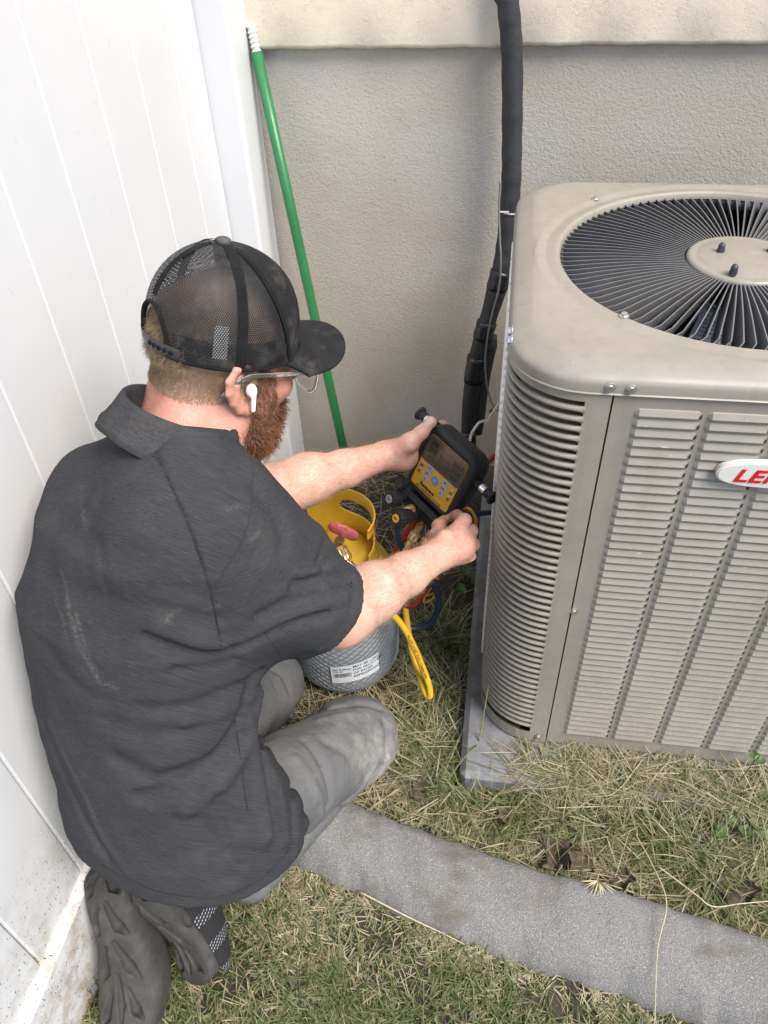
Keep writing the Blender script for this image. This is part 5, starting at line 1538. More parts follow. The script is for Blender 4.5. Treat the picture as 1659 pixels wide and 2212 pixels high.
def foam_mat():
    t = NT('foam_sole'); p = t.pos()
    c = t.ramp(t.noise(p, 16, 5), [(0.3, (0.030, 0.029, 0.028)), (0.7, (0.050, 0.048, 0.046))])
    d = t.math('MULTIPLY', t.ramp(t.noise(p, 40, 6, 0.7), [(0.45, 0.0), (0.72, 1.0)]), 0.4)
    t.col(t.mix(d, c, (0.10, 0.092, 0.08))); t.set(Roughness=0.82)
    v = t.voro(p, 330); t.set(Normal=t.bump(t.math('ADD', v, t.noise(p, 60, 4)), 0.22, 0.0015)); return t.mat
def knit_mat():
    t = NT('knit_upper'); p = t.pos(); v = t.attr('kuv').outputs['Vector']; s = t.sep(v)
    w1 = t.math('SINE', t.math('MULTIPLY', t.math('ADD', s[0], t.math('MULTIPLY', s[1], 0.6)), 2 * PI / 0.0062)); w2 = t.math('SINE', t.math('MULTIPLY', s[1], 2 * PI / 0.0042))
    f = t.math('MULTIPLY', t.ramp(w1, [(0.2, 0.0), (0.6, 1.0)]), t.ramp(w2, [(0.0, 0.15), (0.7, 1.0)]))
    big = t.ramp(t.math('SINE', t.math('MULTIPLY', s[0], 2 * PI / 0.05)), [(0.35, 0.0), (0.5, 1.0)])
    t.col(t.mix(t.math('MULTIPLY', f, big), (0.012, 0.012, 0.014), (0.34, 0.36, 0.40))); t.set(Roughness=0.9)
    t.set(Normal=t.bump(w2, 0.4, 0.001)); return t.mat
foam = foam_mat(); knit = knit_mat()
me, ML, fL = shoe('shoe', A3(228, 1862, 1.345), A3(268, 2275, 1.290), (-0.10, -0.50, 0.86), 0.118, None)
shL = add('shoe', me, foam, person); shL['label'] = 'dark foam shoe nearest the fence, sole up'
me, MR, fR = shoe('shoe', A3(292, 1886, 1.305), A3(428, 2140, 1.325), (-0.60, -0.33, 0.68), 0.112, None, 0.55)
shR = add('shoe', me, foam, person); shR['label'] = 'dark foam shoe tipped on its side, knit upper showing'
# knitted uppers
def upper(heel, toe, M, wid, off, par, r=1.0):
    heel = np.array(heel); toe = np.array(toe); L = np.linalg.norm(toe - heel); rows = []; uv = []
    for i, t in enumerate(np.linspace(-0.03, 0.97, 26)):
        w = np.interp(t, [0, 0.25, 0.6, 0.9, 1], [0.036, 0.040, 0.046, 0.038, 0.015]) * r; h = np.interp(t, [0, 0.25, 0.5, 0.75, 1], [0.075, 0.075, 0.060, 0.042, 0.018]) * r
        row = []
        for k in range(21):
            a = PI * k / 20 * 1.16 - 0.08 * PI
            q = np.array([t * L, w * math.cos(a) + off[0], -0.048 - h * math.sin(a) + off[1]])
            row.append(heel + M @ q); uv.append((t * L, a * 0.05, 0))
        rows.append(row)
    me = MB().grid(np.array(rows)).mesh('knit_upper', smooth=True); attr(me, 'kuv', np.array(uv)); return add('knit_upper', me, knit, par)
upper(A3(292, 1886, 1.305), A3(428, 2140, 1.325), MR, 0.112, (0.026, 0.016), shR, 1.05)
upper(A3(228, 1862, 1.345), A3(268, 2275, 1.290), ML, 0.118, (0, 0.0), shL)
# ------------------------------------------------------------------ gas cylinder
grey_paint = simple('grey_paint', (0.33, 0.34, 0.35), 0.42, 0.08, 20)
yel_paint = simple('yellow_paint', (0.62, 0.38, 0.035), 0.40, 0.10, 14, bump=0.08, bsc=120)
brass = simple('brass', (0.80, 0.56, 0.28), 0.33, 0.18, 120, metal=0.95)
TKX, TKY = -0.311, 1.120; TR_ = 0.126; TB = 0.004
tank = empty('gas_cylinder', (TKX, TKY, TB), 'grey recovery gas cylinder with yellow top and net sleeve between the knees', 'gas cylinder')
prof = [(0.085, 0.0), (0.100, 0.004), (0.113, 0.016), (0.1240, 0.04), (TR_, 0.06), (TR_, 0.275), (0.1235, 0.298), (0.115, 0.318)]
add('tank_body', MB().lathe(prof, 64, (TKX, TKY, TB), capt=False).mesh('tank_body', auto=50), grey_paint, tank)
dome = [(0.115, 0.318), (0.106, 0.331), (0.090, 0.345), (0.070, 0.356), (0.045, 0.363), (0.02, 0.366), (0.0, 0.367)]
add('tank_dome', MB().lathe(dome, 64, (TKX, TKY, TB), capb=False, capt=False).mesh('tank_dome', smooth=True), yel_paint, tank)
# collar: two-lobed guard with hand holes
def guard_ring():
    mb = MB(); Rg = 0.086; n = 150; z0, z1 = 0.344, 0.468
    def top(a):
        return z1
    def hole(a, z):
        # hand slots on the far and the near side, openings between the lobes
        for c, hw, lo_, hi_ in ((R(55), R(36), 0.405, 0.440), (R(165), R(24), 0.395, 0.445), (R(235), R(36), 0.405, 0.440), (R(-25), R(24), 0.395, 0.44)):
            d = (a - c + PI) % (2 * PI) - PI
            if abs(d) < hw:
                e = math.sqrt(max(0, 1 - (abs(d) / hw) ** 4)); m = (lo_ + hi_) / 2; h = (hi_ - lo_) / 2 * e
                if abs(z - m) < h: return True
        for c, hw in ((R(110), R(7)), (R(-70), R(7))):
            pass
        return False
    zs = np.linspace(z0, z1, 44); angs = np.linspace(0, 2 * PI, n, endpoint=False)
    P = {}
    V = []; F = []
    def rad(z): return Rg + 0.006 * max(0, (0.37 - z) / 0.03) + 0.003 * max(0, (z - 0.455) / 0.013)
    idx = np.arange(n * len(zs)).reshape(n, -1)
    for a in angs:
        for z in zs: V.append((TKX + rad(z) * math.cos(a), TKY + rad(z) * math.sin(a), TB + z))
    for i in range(n):
        for j in range(len(zs) - 1):
            if hole(angs[i] + PI / n, (zs[j] + zs[j + 1]) / 2): continue
            if OPEN0 < (angs[i] % (2 * PI)) < OPEN1 and zs[j] > 0.352: continue
            F.append((idx[i, j], idx[(i + 1) % n, j], idx[(i + 1) % n, j + 1], idx[i, j + 1]))
    used = sorted(set(k for f in F for k in f)); mp = {k: i for i, k in enumerate(used)}
    me = bpy.data.meshes.new('guard_collar'); me.from_pydata([V[k] for k in used], [], [tuple(mp[k] for k in f) for f in F]); me.update()
    for p in me.polygons: p.use_smooth = True
    return me
OPEN0, OPEN1 = R(205), R(335)
gc = add('guard_collar', guard_ring(), yel_paint, tank)
md = gc.modifiers.new('smooth', 'SMOOTH'); md.factor = 0.5; md.iterations = 3
md = gc.modifiers.new('thickness', 'SOLIDIFY'); md.thickness = 0.0035; md.offset = 0
md = gc.modifiers.new('bevel', 'BEVEL'); md.width = 0.001; md.segments = 2; md.limit_method = 'ANGLE'
# valve: brass stem, red wheel, knurled hose nut
VC = np.array([TKX - 0.022, TKY - 0.012, TB + 0.366])
vt = np.array(at(742, 1148, 1.565)); vb = np.array(at(726, 1185, 1.60))
valve = add('valve', MB().tube([VC + (0, 0, -0.01), VC + (0, 0, 0.018), vb, vb + (vt - vb) * 0.55], [0.014, 0.012, 0.0115, 0.010], 12).mesh('valve', auto=40), simple('dull_brass', (0.40, 0.27, 0.12), 0.42, 0.2, 80, metal=0.8), tank)
vax = nrm(vt - vb); vu, vw = perp(vax)
lob = nrm(CR * 0.92 - CU * 0.40); lob = nrm(lob - (lob @ vax) * vax); lo2 = np.cross(vax, lob)
mb = MB(); pts = []
for i in range(48):
    a = 2 * PI * i / 48; r = 0.0205 + 0.0085 * math.cos(2 * a) + 0.0035 * math.cos(4 * a); pts.append((r * math.cos(a) * 1.02, r * math.sin(a) * 0.85))
fr = frame(vt, lob, lo2, vax)
for k, (sc_, h0) in enumerate([(0.90, -0.007), (1.0, -0.004), (1.0, 0.005), (0.92, 0.008), (0.6, 0.0075), (0.45, 0.0050)]):
    ring = [tuple((fr @ Vector((x * sc_, y * sc_, h0)))[:3]) for x, y in pts]
    if k == 0: allr = [ring]
    else: allr.append(ring)
G = np.array([r + [r[0]] for r in allr]); mb.grid(G, flip=True)
mb.put(allr[-1], [tuple(range(48))]); mb.put(allr[0], [tuple(range(48))[::-1]])
add('valve_wheel', mb.mesh('valve_wheel', auto=50), simple('red_paint', (0.34, 0.075, 0.07), 0.5, 0.2, 60, bump=0.1, bsc=200), valve)
def knurl(name, a, b, r, par, m=brass, ridges=20):
    a = np.array(a); b = np.array(b); ax = nrm(b - a); u, w = perp(ax); L = np.linalg.norm(b - a); rows = []
    for k, t in enumerate(np.linspace(0, 1, 7)):
        row = []
        for i in range(ridges * 2 + 1):
            an = 2 * PI * (i + t * 1.2) / (ridges * 2); rr = r * (1.0 if i % 2 else 0.93) * (0.9 if k in (0, 6) else 1)
            row.append(a + ax * L * t + rr * (math.cos(an) * u + math.sin(an) * w))
        rows.append(row)
    mb = MB(); mb.grid(np.array(rows)); mb.put(rows[-1][:-1], [tuple(range(ridges * 2))]); mb.put(rows[0][:-1], [tuple(range(ridges * 2))[::-1]])
    return add(name, mb.mesh(name, auto=40), m, par)
n0 = np.array(at(733, 1185, 1.575)); n1 = np.array(at(748, 1212, 1.565))
knurl('hose_nut', n0, n1, 0.0155, valve)
# ---- net sleeve
nmb = MB()
netp = simple('net_plastic', (0.20, 0.23, 0.26), 0.35, 0.1)
nh = 36
for sgn in (1, -1):
    for k in range(nh):
        a0 = 2 * PI * k / nh; pts = []
        for t in np.linspace(0, 1, 36):
            z = 0.008 + 0.222 * t
            r = np.interp(z, [p[1] for p in prof], [p[0] for p in prof]) + 0.0016 + 0.0008 * sgn
            a = a0 + sgn * t * 2.35 + 0.02 * math.sin(t * 30); pts.append((TKX + r * math.cos(a), TKY + r * math.sin(a), TB + z))
        nmb.tube(pts, 0.0011, 4, cap=False)
no = add('net_sleeve', nmb.mesh('net_sleeve', smooth=True), netp, tank); no['kind'] = 'stuff'
# label on the cylinder
def cyl_pt(a, z, off): return (TKX + (TR_ + off) * math.cos(a), TKY + (TR_ + off) * math.sin(a), TB + z)
la0, la1 = R(268), R(318); LZ0, LZ1 = 0.072, 0.133
G = np.array([[cyl_pt(a, z + 0.012 * ((a - la0) / (la1 - la0)) , 0.0040) for z in (LZ0, LZ1)] for a in np.linspace(la0, la1, 14)])
lbl = add('paper_label', MB().grid(G).mesh('paper_label', smooth=True), simple('paper_white', (0.66, 0.70, 0.74), 0.55, 0.06, 50), tank)
def cyl_text(txt, size, a, z):
    me = text_mesh(txt, size, 'label_print', 'LEFT', bold=0.00015)
    for v in me.vertices:
        an = R(a) + v.co.x / TR_; zz = z + v.co.y + 0.012 * (an - la0) / (la1 - la0); v.co = cyl_pt(an, zz, 0.0044)
    add('label_print', me, ink, lbl)
for i, s in enumerate(('MAY BE USED', 'FOR RECOVERY', 'OF R410A', 'REFRIGERANT')): cyl_text(s, 0.0105, 290, 0.124 - i * 0.0115)
cyl_text('No. 0 00xxx', 0.008, 270, 0.121)
cyl_text('P10 150', 0.006, 271, 0.1135)
mb = MB()
x = 0.0; g2 = random.Random(4)
while x < 0.038:
    w = g2.choice((0.0006, 0.001, 0.0016)); 
    A = R(270.5) + x / TR_; B_ = A + w / TR_
    q = [cyl_pt(a, z + 0.012 * (a - la0) / (la1 - la0), 0.0044) for a, z in ((A, 0.093), (B_, 0.093), (B_, 0.107), (A, 0.107))]
    mb.put(q, [(0, 1, 2, 3)]); x += w + g2.choice((0.0006, 0.0011, 0.0015))
add('bar_code', mb.mesh('bar_code'), ink, lbl)

# ------------------------------------------------------------------ digital manifold gauge
rub = simple('black_rubber', (0.016, 0.0165, 0.018), 0.55, 0.25, 60, bump=0.15, bsc=400)
gr3 = Matrix(((GX[0], GYv[0], GN[0]), (GX[1], GYv[1], GN[1]), (GX[2], GYv[2], GN[2])))
gauge = empty('manifold_gauge', gq(0, -0.085, 0), 'black and yellow digital manifold gauge held in both hands', 'gauge')
W4 = frame(GC, GX, GYv, GN)
LW, LH = 0.107, 0.111                      # face label
def ring_loft(secs, n=6, cap0=True, cap1=True):
    """loft of rounded rectangles: (w, h, r, x, y, z)"""
    mb = MB(); R_ = [[(x + cx, y + cy, z) for x, y in rrect(w, h, r, n)] for w, h, r, cx, cy, z in secs]
    mb.grid(np.array([q + [q[0]] for q in R_]), flip=True); m = len(R_[0])
    if cap0: mb.put(R_[0], [tuple(range(m))[::-1]])
    if cap1: mb.put(R_[-1], [tuple(range(m))])
    return mb
BW, BH = 0.142, 0.146
mb = ring_loft([(BW - 0.03, BH - 0.03, 0.02, 0, 0.003, -0.050), (BW - 0.010, BH - 0.010, 0.026, 0, 0.003, -0.046), (BW, BH, 0.030, 0, 0.003, -0.036), (BW, BH, 0.030, 0, 0.003, -0.012), (BW - 0.004, BH - 0.004, 0.029, 0, 0.003, -0.004), (BW - 0.012, BH - 0.012, 0.025, 0, 0.003, 0.001), (LW + 0.010, LH + 0.010, 0.012, 0, 0, 0.0015), (LW + 0.003, LH + 0.003, 0.008, 0, 0, -0.001)])
gb = add('rubber_body', mb.mesh('rubber_body', auto=60), rub, gauge, world=W4)
yf = simple('yellow_face', (0.72, 0.40, 0.03), 0.42, 0.06, 40)
fc = add('face_plate', ring_loft([(LW, LH, 0.006, 0, 0, -0.003), (LW, LH, 0.006, 0, 0, 0.0)]).mesh('face_plate'), yf, gauge, world=W4)
def lcd_mat():
    t = NT('lcd_glass'); p = t.obj()
    t.col(t.ramp(t.noise(p, 14, 3), [(0.3, (0.075, 0.063, 0.045)), (0.7, (0.105, 0.088, 0.062))])); t.set(Roughness=0.12); t.set(Coat_Weight=0.5); return t.mat
SCH = 0.054
scr = add('screen', ring_loft([(LW - 0.001, SCH, 0.005, 0, LH / 2 - SCH / 2 - 0.0005, 0.0), (LW - 0.001, SCH, 0.005, 0, LH / 2 - SCH / 2 - 0.0005, 0.0008)]).mesh('screen'), lcd_mat(), gauge, world=W4)
seg = simple('lcd_digit', (0.025, 0.020, 0.014), 0.3, 0.0)
def gtext(txt, size, x, y, m, par, z=0.0012, al='CENTER', bold=0.0002, shear=0.0, rot=0.0):
    me = text_mesh(txt, size, 'print', al, bold=bold, shear=shear)
    add('print', me, m, par, world=W4 @ TR((x, y, z)) @ Matrix.Rotation(rot, 4, 'Z'))
for x, y, s, sz in ((-0.035, 0.042, '340', 0.013), (-0.034, 0.026, '173', 0.013), (-0.031, 0.012, '37.3', 0.010), (0.033, 0.039, '265.8', 0.013), (0.035, 0.024, '15.9', 0.013), (0.036, 0.011, '8.77', 0.010)):
    gtext(s, sz, x, y, seg, scr, shear=0.1)
mb = MB()
for x0, y0, x1, y1 in ((-0.012, 0.010, -0.012, 0.050), (0.012, 0.010, 0.012, 0.050), (-0.012, 0.030, 0.012, 0.030), (-0.048, 0.0325, -0.014, 0.0325)):
    mb.box(((x0 + x1) / 2, (y0 + y1) / 2, 0.0010), (abs(x1 - x0) + 0.0005, abs(y1 - y0) + 0.0005, 0.0002))
add('screen_grid', mb.mesh('screen_grid'), seg, scr, world=W4)
key = simple('grey_key', (0.40, 0.41, 0.43), 0.5, 0.04); bluek = simple('blue_key', (0.16, 0.28, 0.52), 0.45, 0.04); rim_ = simple('key_rim', (0.05, 0.05, 0.05), 0.5, 0.0)
def keyb(x, y, w, h, r, txt=None, m=key, tsz=0.003):
    o = add('key', ring_loft([(w + 0.0012, h + 0.0012, r, x, y, 0.0002), (w + 0.0012, h + 0.0012, r, x, y, 0.0008), (w, h, r, x, y, 0.0016)], 4).mesh('key'), m, gauge, world=W4)
    if txt: gtext(txt, tsz, x, y, ink, o, 0.0019)
keyb(0, -0.018, 0.0175, 0.0175, 0.0087, None, bluek); gtext('\u2609', 0.006, 0, -0.018, labw, gauge, 0.0021)
for i, (s, w, dx) in enumerate((('MENU', 0.016, 0.002), ('VIEW', 0.0145, 0), ('A/B', 0.0125, -0.001))): keyb(-0.023 + dx * 0.5, -0.0045 - i * 0.0125, w, 0.0092, 0.0028, s)
for i, (s, w) in enumerate((('\u25b2', 0.016), ('ENTER', 0.0145), ('\u25bc', 0.0135))): keyb(0.024, -0.006 - i * 0.0125, w, 0.0092, 0.0028, s, tsz=0.0028 if i == 1 else 0.005)
for x, y in ((-0.044, -0.006), (-0.044, -0.0195), (0.0445, -0.0085), (0.0445, -0.0225)):
    keyb(x, y, 0.0075, 0.0042, 0.002, None, simple('vial_key', (0.42, 0.45, 0.5), 0.4, 0.02)); gtext('PIPE', 0.0026, x, y - 0.0052, ink, gauge, 0.0006); gtext('CLAMP', 0.0026, x, y - 0.0082, ink, gauge, 0.0006)
gtext('Fieldpiece', 0.0105, -0.009, -0.0435, ink, gauge, 0.0006, bold=0.0004)
gtext('SMAN  Refrigerant Manifold + Micron Gauge', 0.0040, 0.0, -0.0515, ink, gauge, 0.0006)
# thermal-clamp horns left and right: black stub, steel sleeve, flared cap
chrome = simple('bright_steel', (0.70, 0.70, 0.68), 0.16, 0.05, metal=1.0)
def horn(x0, y0, z0, sg):
    o = add('clamp_post', MB().lathe([(0.011, 0.0), (0.0105, 0.018), (0.0088, 0.0185)], 18, (x0, y0, z0), (sg, 0.0, 0.0)).mesh('clamp_post', auto=40), rub, gauge, world=W4)
    add('steel_sleeve', MB().lathe([(0.0088, 0.0184), (0.0088, 0.032)], 18, (x0, y0, z0), (sg, 0.0, 0.0)).mesh('steel_sleeve', auto=40), chrome, o, world=W4)
    add('post_cap', MB().lathe([(0.0092, 0.0318), (0.0092, 0.046), (0.0135, 0.049), (0.0142, 0.052), (0.0125, 0.0535)], 20, (x0, y0, z0), (sg, 0.0, 0.0)).mesh('post_cap', auto=40), rub, o, world=W4)
horn(BW / 2 - 0.006, 0.026, -0.022, 1)
horn(-BW / 2 + 0.006, 0.058, -0.022, -1)
# manifold block under the display, hand wheels towards the user
blk = simple('black_block', (0.013, 0.013, 0.014), 0.45, 0.2)
mbk = ring_loft([(0.130, 0.030, 0.006, 0.0, -0.092, -0.040), (0.134, 0.034, 0.006, 0.0, -0.092, -0.036), (0.134, 0.034, 0.006, 0.0, -0.092, -0.004), (0.130, 0.030, 0.006, 0.0, -0.092, 0.0)])
man = add('manifold_block', mbk.mesh('manifold_block', auto=40), blk, gauge, world=W4)
add('sight_plate', ring_loft([(0.118, 0.013, 0.002, 0.004, -0.080, 0.0), (0.118, 0.013, 0.002, 0.004, -0.080, 0.0025)]).mesh('sight_plate'), simple('dark_grey_plate', (0.05, 0.05, 0.052), 0.35), gauge, world=W4)
def wheel(x, y, zl, capm, txt):
    prof_ = [(0.010, 0.0), (0.010, 0.010), (0.0148, 0.013), (0.0158, 0.018), (0.0158, zl - 0.006), (0.0145, zl - 0.001), (0.0105, zl)]
    rows = []
    for r, h in prof_:
        rows.append([((r * (1.0 + (0.035 * math.cos(12 * a) if 0.013 < r else 0))) * math.cos(a) + x, (r * (1.0 + (0.035 * math.cos(12 * a) if 0.013 < r else 0))) * math.sin(a) + y, h) for a in np.linspace(0, 2 * PI, 61)])
    mb = MB(); mb.grid(np.array(rows), flip=True); mb.put(rows[-1][:-1], [tuple(range(60))])
    o = add('valve_knob', mb.mesh('valve_knob', auto=45), rub, gauge, world=W4)
    add('knob_cap', MB().lathe([(0.0085, zl + 0.0002), (0.0085, zl + 0.0012)], 24, (x, y, 0)).mesh('knob_cap'), capm, o, world=W4)
    gtext(txt, 0.0058, x, y, ink, o, zl + 0.0016)
wheel(-0.052, -0.096, 0.040, simple('cap_grey', (0.30, 0.31, 0.33), 0.5), 'VAC')
wheel(-0.010, -0.110, 0.050, simple('cap_yellow', (0.75, 0.42, 0.03), 0.5), 'REF')
wheel(-0.060, -0.066, 0.020, simple('cap_dark', (0.03, 0.032, 0.04), 0.5), 'L')
# brass ports and hose fittings under the block
def fitting(p0, p1, par, rn=0.0105, bend=True):
    p0 = np.array(p0); p1 = np.array(p1); d = p1 - p0
    o = add('brass_port', MB().tube([p0, p0 + d * 0.35], [0.0075, 0.0075], 6).mesh('brass_port', auto=30), brass, par)
    knurl('knurled_nut', p0 + d * 0.32, p0 + d * 0.66, rn, o)
    add('ferrule', MB().tube([p0 + d * 0.64, p0 + d * 0.72, p0 + d], [0.0058, 0.0078, 0.0074], 6).mesh('ferrule', auto=30), brass, o)
    return p1
F1 = fitting(at(908, 1133, 1.505), at(879, 1188, 1.52), gauge)          # yellow hose
F2 = fitting(at(932, 1147, 1.475), at(907, 1197, 1.49), gauge)          # red hose
F3 = np.array(at(860, 1121, 1.52)); 
o = add('brass_port', MB().tube([at(880, 1104, 1.51), at(862, 1110, 1.515), at(850, 1114, 1.515)], [0.009, 0.0085, 0.006], 10).mesh('brass_port', auto=40), brass, gauge)
knurl('knurled_nut', at(893, 1098, 1.52), at(873, 1106, 1.51), 0.0105, o)
add('ferrule', MB().tube([at(868, 1108, 1.52), at(861, 1122, 1.525), at(859, 1131, 1.53)], [0.008, 0.0085, 0.008], 6).mesh('ferrule', auto=30), brass, o)
# hanging hook to the air conditioner
hk = crom([gq(0.012, BH / 2 - 0.002, -0.030), at(1018, 938, 1.485), at(1032, 916, 1.50), at(1038, 911, 1.505), at(1052, 906, 1.515), at(1058, 901, 1.52), at(1072, 880, 1.535), at(1086, 858, 1.55)], 3)
add('hanging_hook', MB().tube(hk, 0.0026, 8).mesh('hanging_hook', smooth=True), chrome, gauge)

# ------------------------------------------------------------------ hoses
def hose(name, pts, r, c, label, rough=0.45, var=0.10):
    P = crom(pts, 10)
    o = add(name, MB().tube(P, r, 12).mesh(name, smooth=True), simple(name + '_rubber', c, rough, var, 60, bump=0.05, bsc=300))
    return tag(o, label, 'hose', 'charging hoses of the gauge')
YEL = (0.66, 0.40, 0.02)
e0 = np.array(at(770, 1238, 1.56))
add('hose_stem', MB().tube([at(747, 1210, 1.566), at(755, 1218, 1.565)], 0.0045, 10).mesh('hose_stem', smooth=True), brass, valve)
add('hose_ferrule', MB().tube([at(754, 1216, 1.565), at(772, 1238, 1.560)], [0.0083, 0.0083], 8).mesh('hose_ferrule', auto=30), simple('nickel', (0.55, 0.53, 0.42), 0.25, 0.1, metal=0.95), valve)
yh = [e0, at(795, 1262, 1.555), at(830, 1308, 1.575), at(868, 1350, 1.60), at(893, 1395, 1.625), at(912, 1440, 1.65), at(926, 1478, 1.668), at(929, 1502, 1.678), at(921, 1500, 1.685), at(908, 1466, 1.69), at(892, 1415, 1.70), at(880, 1350, 1.70), at(874, 1290, 1.68), at(872, 1240, 1.61), F1]
H1 = hose('charging_hose', yh, 0.0072, YEL, 'yellow charging hose looping from the cylinder valve over the grass')
H2 = hose('charging_hose', [F2, at(893, 1215, 1.51), at(872, 1238, 1.55), at(858, 1270, 1.60), at(870, 1300, 1.66), at(900, 1300, 1.72), at(960, 1200, 1.80), at(1030, 1035, 1.86), at(1070, 985, 1.88), at(1110, 975, 1.90)], 0.0072, (0.27, 0.035, 0.015), 'dark red charging hose from the right brass nut under the gauge')
H3 = hose('charging_hose', [at(905, 1120, 1.56), at(886, 1138, 1.57), at(868, 1170, 1.60), at(853, 1195, 1.63), at(849, 1222, 1.66), at(860, 1250, 1.70), at(885, 1275, 1.76), at(930, 1230, 1.84), at(985, 1180, 1.90)], 0.0070, (0.32, 0.05, 0.02), 'orange-red charging hose hanging behind the dark blue hose')
H4 = hose('charging_hose', [at(859, 1131, 1.53), at(857, 1150, 1.545), at(863, 1175, 1.57), at(884, 1205, 1.61), at(912, 1235, 1.66), at(940, 1270, 1.72), at(947, 1310, 1.76), at(930, 1345, 1.79), at(900, 1357, 1.80), at(872, 1350, 1.80), at(880, 1300, 1.84), at(940, 1200, 1.90), at(1000, 1120, 1.97), at(1050, 1108, 2.00), at(1085, 1105, 2.02)], 0.0070, (0.022, 0.035, 0.075), 'dark blue charging hose curling down beside the cylinder')
tag(H1, cat='hose')
# print on the yellow hose
def hose_text(txt, size, path, i0, up):
    me = text_mesh(txt, size, 'hose_print', 'LEFT', bold=0.0002)
    P = crom(path, 10); sgm = np.linalg.norm(np.diff(P, axis=0), axis=1); S = np.concatenate([[0], np.cumsum(sgm)])
    s0 = S[i0]
    for v in me.vertices:
        s = s0 + v.co.x; i = int(np.clip(np.searchsorted(S, s) - 1, 0, len(P) - 2)); f = (s - S[i]) / (S[i + 1] - S[i]); c = P[i] + (P[i + 1] - P[i]) * f
        t = nrm(P[i + 1] - P[i]); n = nrm(up - (up @ t) * t); b = np.cross(n, t); a = v.co.y / 0.0072
        v.co = c + 0.00745 * (math.cos(a) * n + math.sin(a) * b)
    add('hose_print', me, ink, H1)
hose_text('W. P. 800 PSI (MAX. W.', 0.0065, yh, 3, -CF)
hose_text('YELLOW JACKET  PLUS II  Charging Hose', 0.0068, yh, 34, -CF)
def cable(pts, r, c, label):
    o = add('sensor_cable', MB().tube(crom(pts, 10), r, 8).mesh('sensor_cable', smooth=True), simple('cable_skin', c, 0.4, 0.1)); return tag(o, label, 'cable', 'thin sensor cables of the gauge')
cable([gq(0.060, -0.050, -0.03), at(1012, 1098, 1.43), at(1024, 1112, 1.43), at(1027, 1132, 1.44), at(1019, 1146, 1.45), at(1010, 1130, 1.49), at(1000, 1110, 1.52)], 0.0026, (0.70, 0.42, 0.02), 'yellow sensor cable looped over the right hand')
cable([gq(0.056, -0.052, -0.034), at(1016, 1104, 1.436), at(1029, 1120, 1.436), at(1027, 1142, 1.446), at(1014, 1148, 1.455), at(1004, 1120, 1.50)], 0.0024, (0.55, 0.27, 0.03), 'orange sensor cable looped beside the yellow one')
cable([at(915, 1125, 1.54), at(893, 1158, 1.57), at(866, 1185, 1.60), at(857, 1215, 1.63), at(872, 1240, 1.66), at(900, 1232, 1.69), at(905, 1200, 1.70), at(900, 1165, 1.66), at(903, 1130, 1.58)], 0.0026, (0.70, 0.42, 0.02), 'thin yellow cable hanging in a ring below the gauge')
cable([at(905, 1290, 1.74), at(935, 1282, 1.76), at(940, 1268, 1.76), at(932, 1255, 1.75), at(915, 1300, 1.77), at(938, 1290, 1.78), at(942, 1262, 1.78), at(920, 1285, 1.79)], 0.0025, (0.60, 0.30, 0.03), 'orange cable coiled by the blue hose near the slab')
cable([at(985, 1060, 1.86), at(1030, 1018, 1.87), at(1058, 993, 1.88), at(1080, 970, 1.90)], 0.0035, (0.70, 0.42, 0.02), 'yellow cable running behind the gauge to the air conditioner')

# ------------------------------------------------------------------ green pole leaning in the corner
p_top = np.array([-0.574, 1.866, 1.183]); p_bot = np.array([-0.395, 1.700, 0.01])
gp_ = simple('green_paint', (0.022, 0.165, 0.058), 0.38, 0.10, 12)
pole = empty('green_pole', p_bot, 'green broom pole with white threaded tip leaning against the house wall', 'pole')
pd = nrm(p_top - p_bot)
pL = np.linalg.norm(p_top - p_bot)
add('shaft', MB().tube([p_bot, p_bot + pd * 0.3, p_bot + pd * 0.8, p_top - pd * 0.035], 0.0125, 20).mesh('shaft', smooth=True), gp_, pole)
wt = [(0.0108, 0.0)]
for k in range(5): wt += [(0.0108, 0.002 + k * 0.009), (0.0082, 0.0055 + k * 0.009), (0.0082, 0.008 + k * 0.009)]
wt += [(0.0105, 0.049), (0.008, 0.052)]
add('threaded_tip', MB().lathe(wt, 20, p_top - pd * 0.037, pd).mesh('threaded_tip', auto=50), simple('tip_white', (0.70, 0.70, 0.68), 0.5, 0.08), pole)
sv = simple('silver_mark', (0.60, 0.62, 0.60), 0.35, 0.2, 300, metal=0.5)
for s in (0.118, 0.133):
    c = p_bot + pd * (s + 0.02); add('tape_ring', MB().lathe([(0.0127, 0), (0.0128, 0.001), (0.0128, 0.0045), (0.0127, 0.0055)], 20, c, pd, a0=0, a1=2 * PI, capb=False, capt=False).mesh('tape_ring', smooth=True), sv, pole)

# ------------------------------------------------------------------ insulated refrigerant line
def ins_mat():
    t = NT('black_foam'); p = t.pos()
    t.col(t.ramp(t.noise(p, 30, 5, 0.65), [(0.3, (0.014, 0.015, 0.018)), (0.75, (0.034, 0.035, 0.040))])); t.set(Roughness=0.62)
    t.set(Normal=t.bump(t.noise(p, 70, 4, 0.6), 0.35, 0.003)); return t.mat
insm = ins_mat(); tape = simple('black_tape', (0.012, 0.012, 0.015), 0.32, 0.2, 60, bump=0.3, bsc=90, bd=0.002)
lp = [np.array([on_y(1093, -90, 1.842)[0] - 0.004, 1.846, 2.6]), np.array([on_y(1093, -90, 1.842)[0] - 0.002, 1.844, 1.9]), on_y(1093, -90, 1.842), on_y(1097, 0, 1.838), on_y(1106, 120, 1.835), on_y(1106, 300, 1.83), on_y(1103, 420, 1.82), on_y(1092, 530, 1.805), on_y(1080, 600, 1.79)]
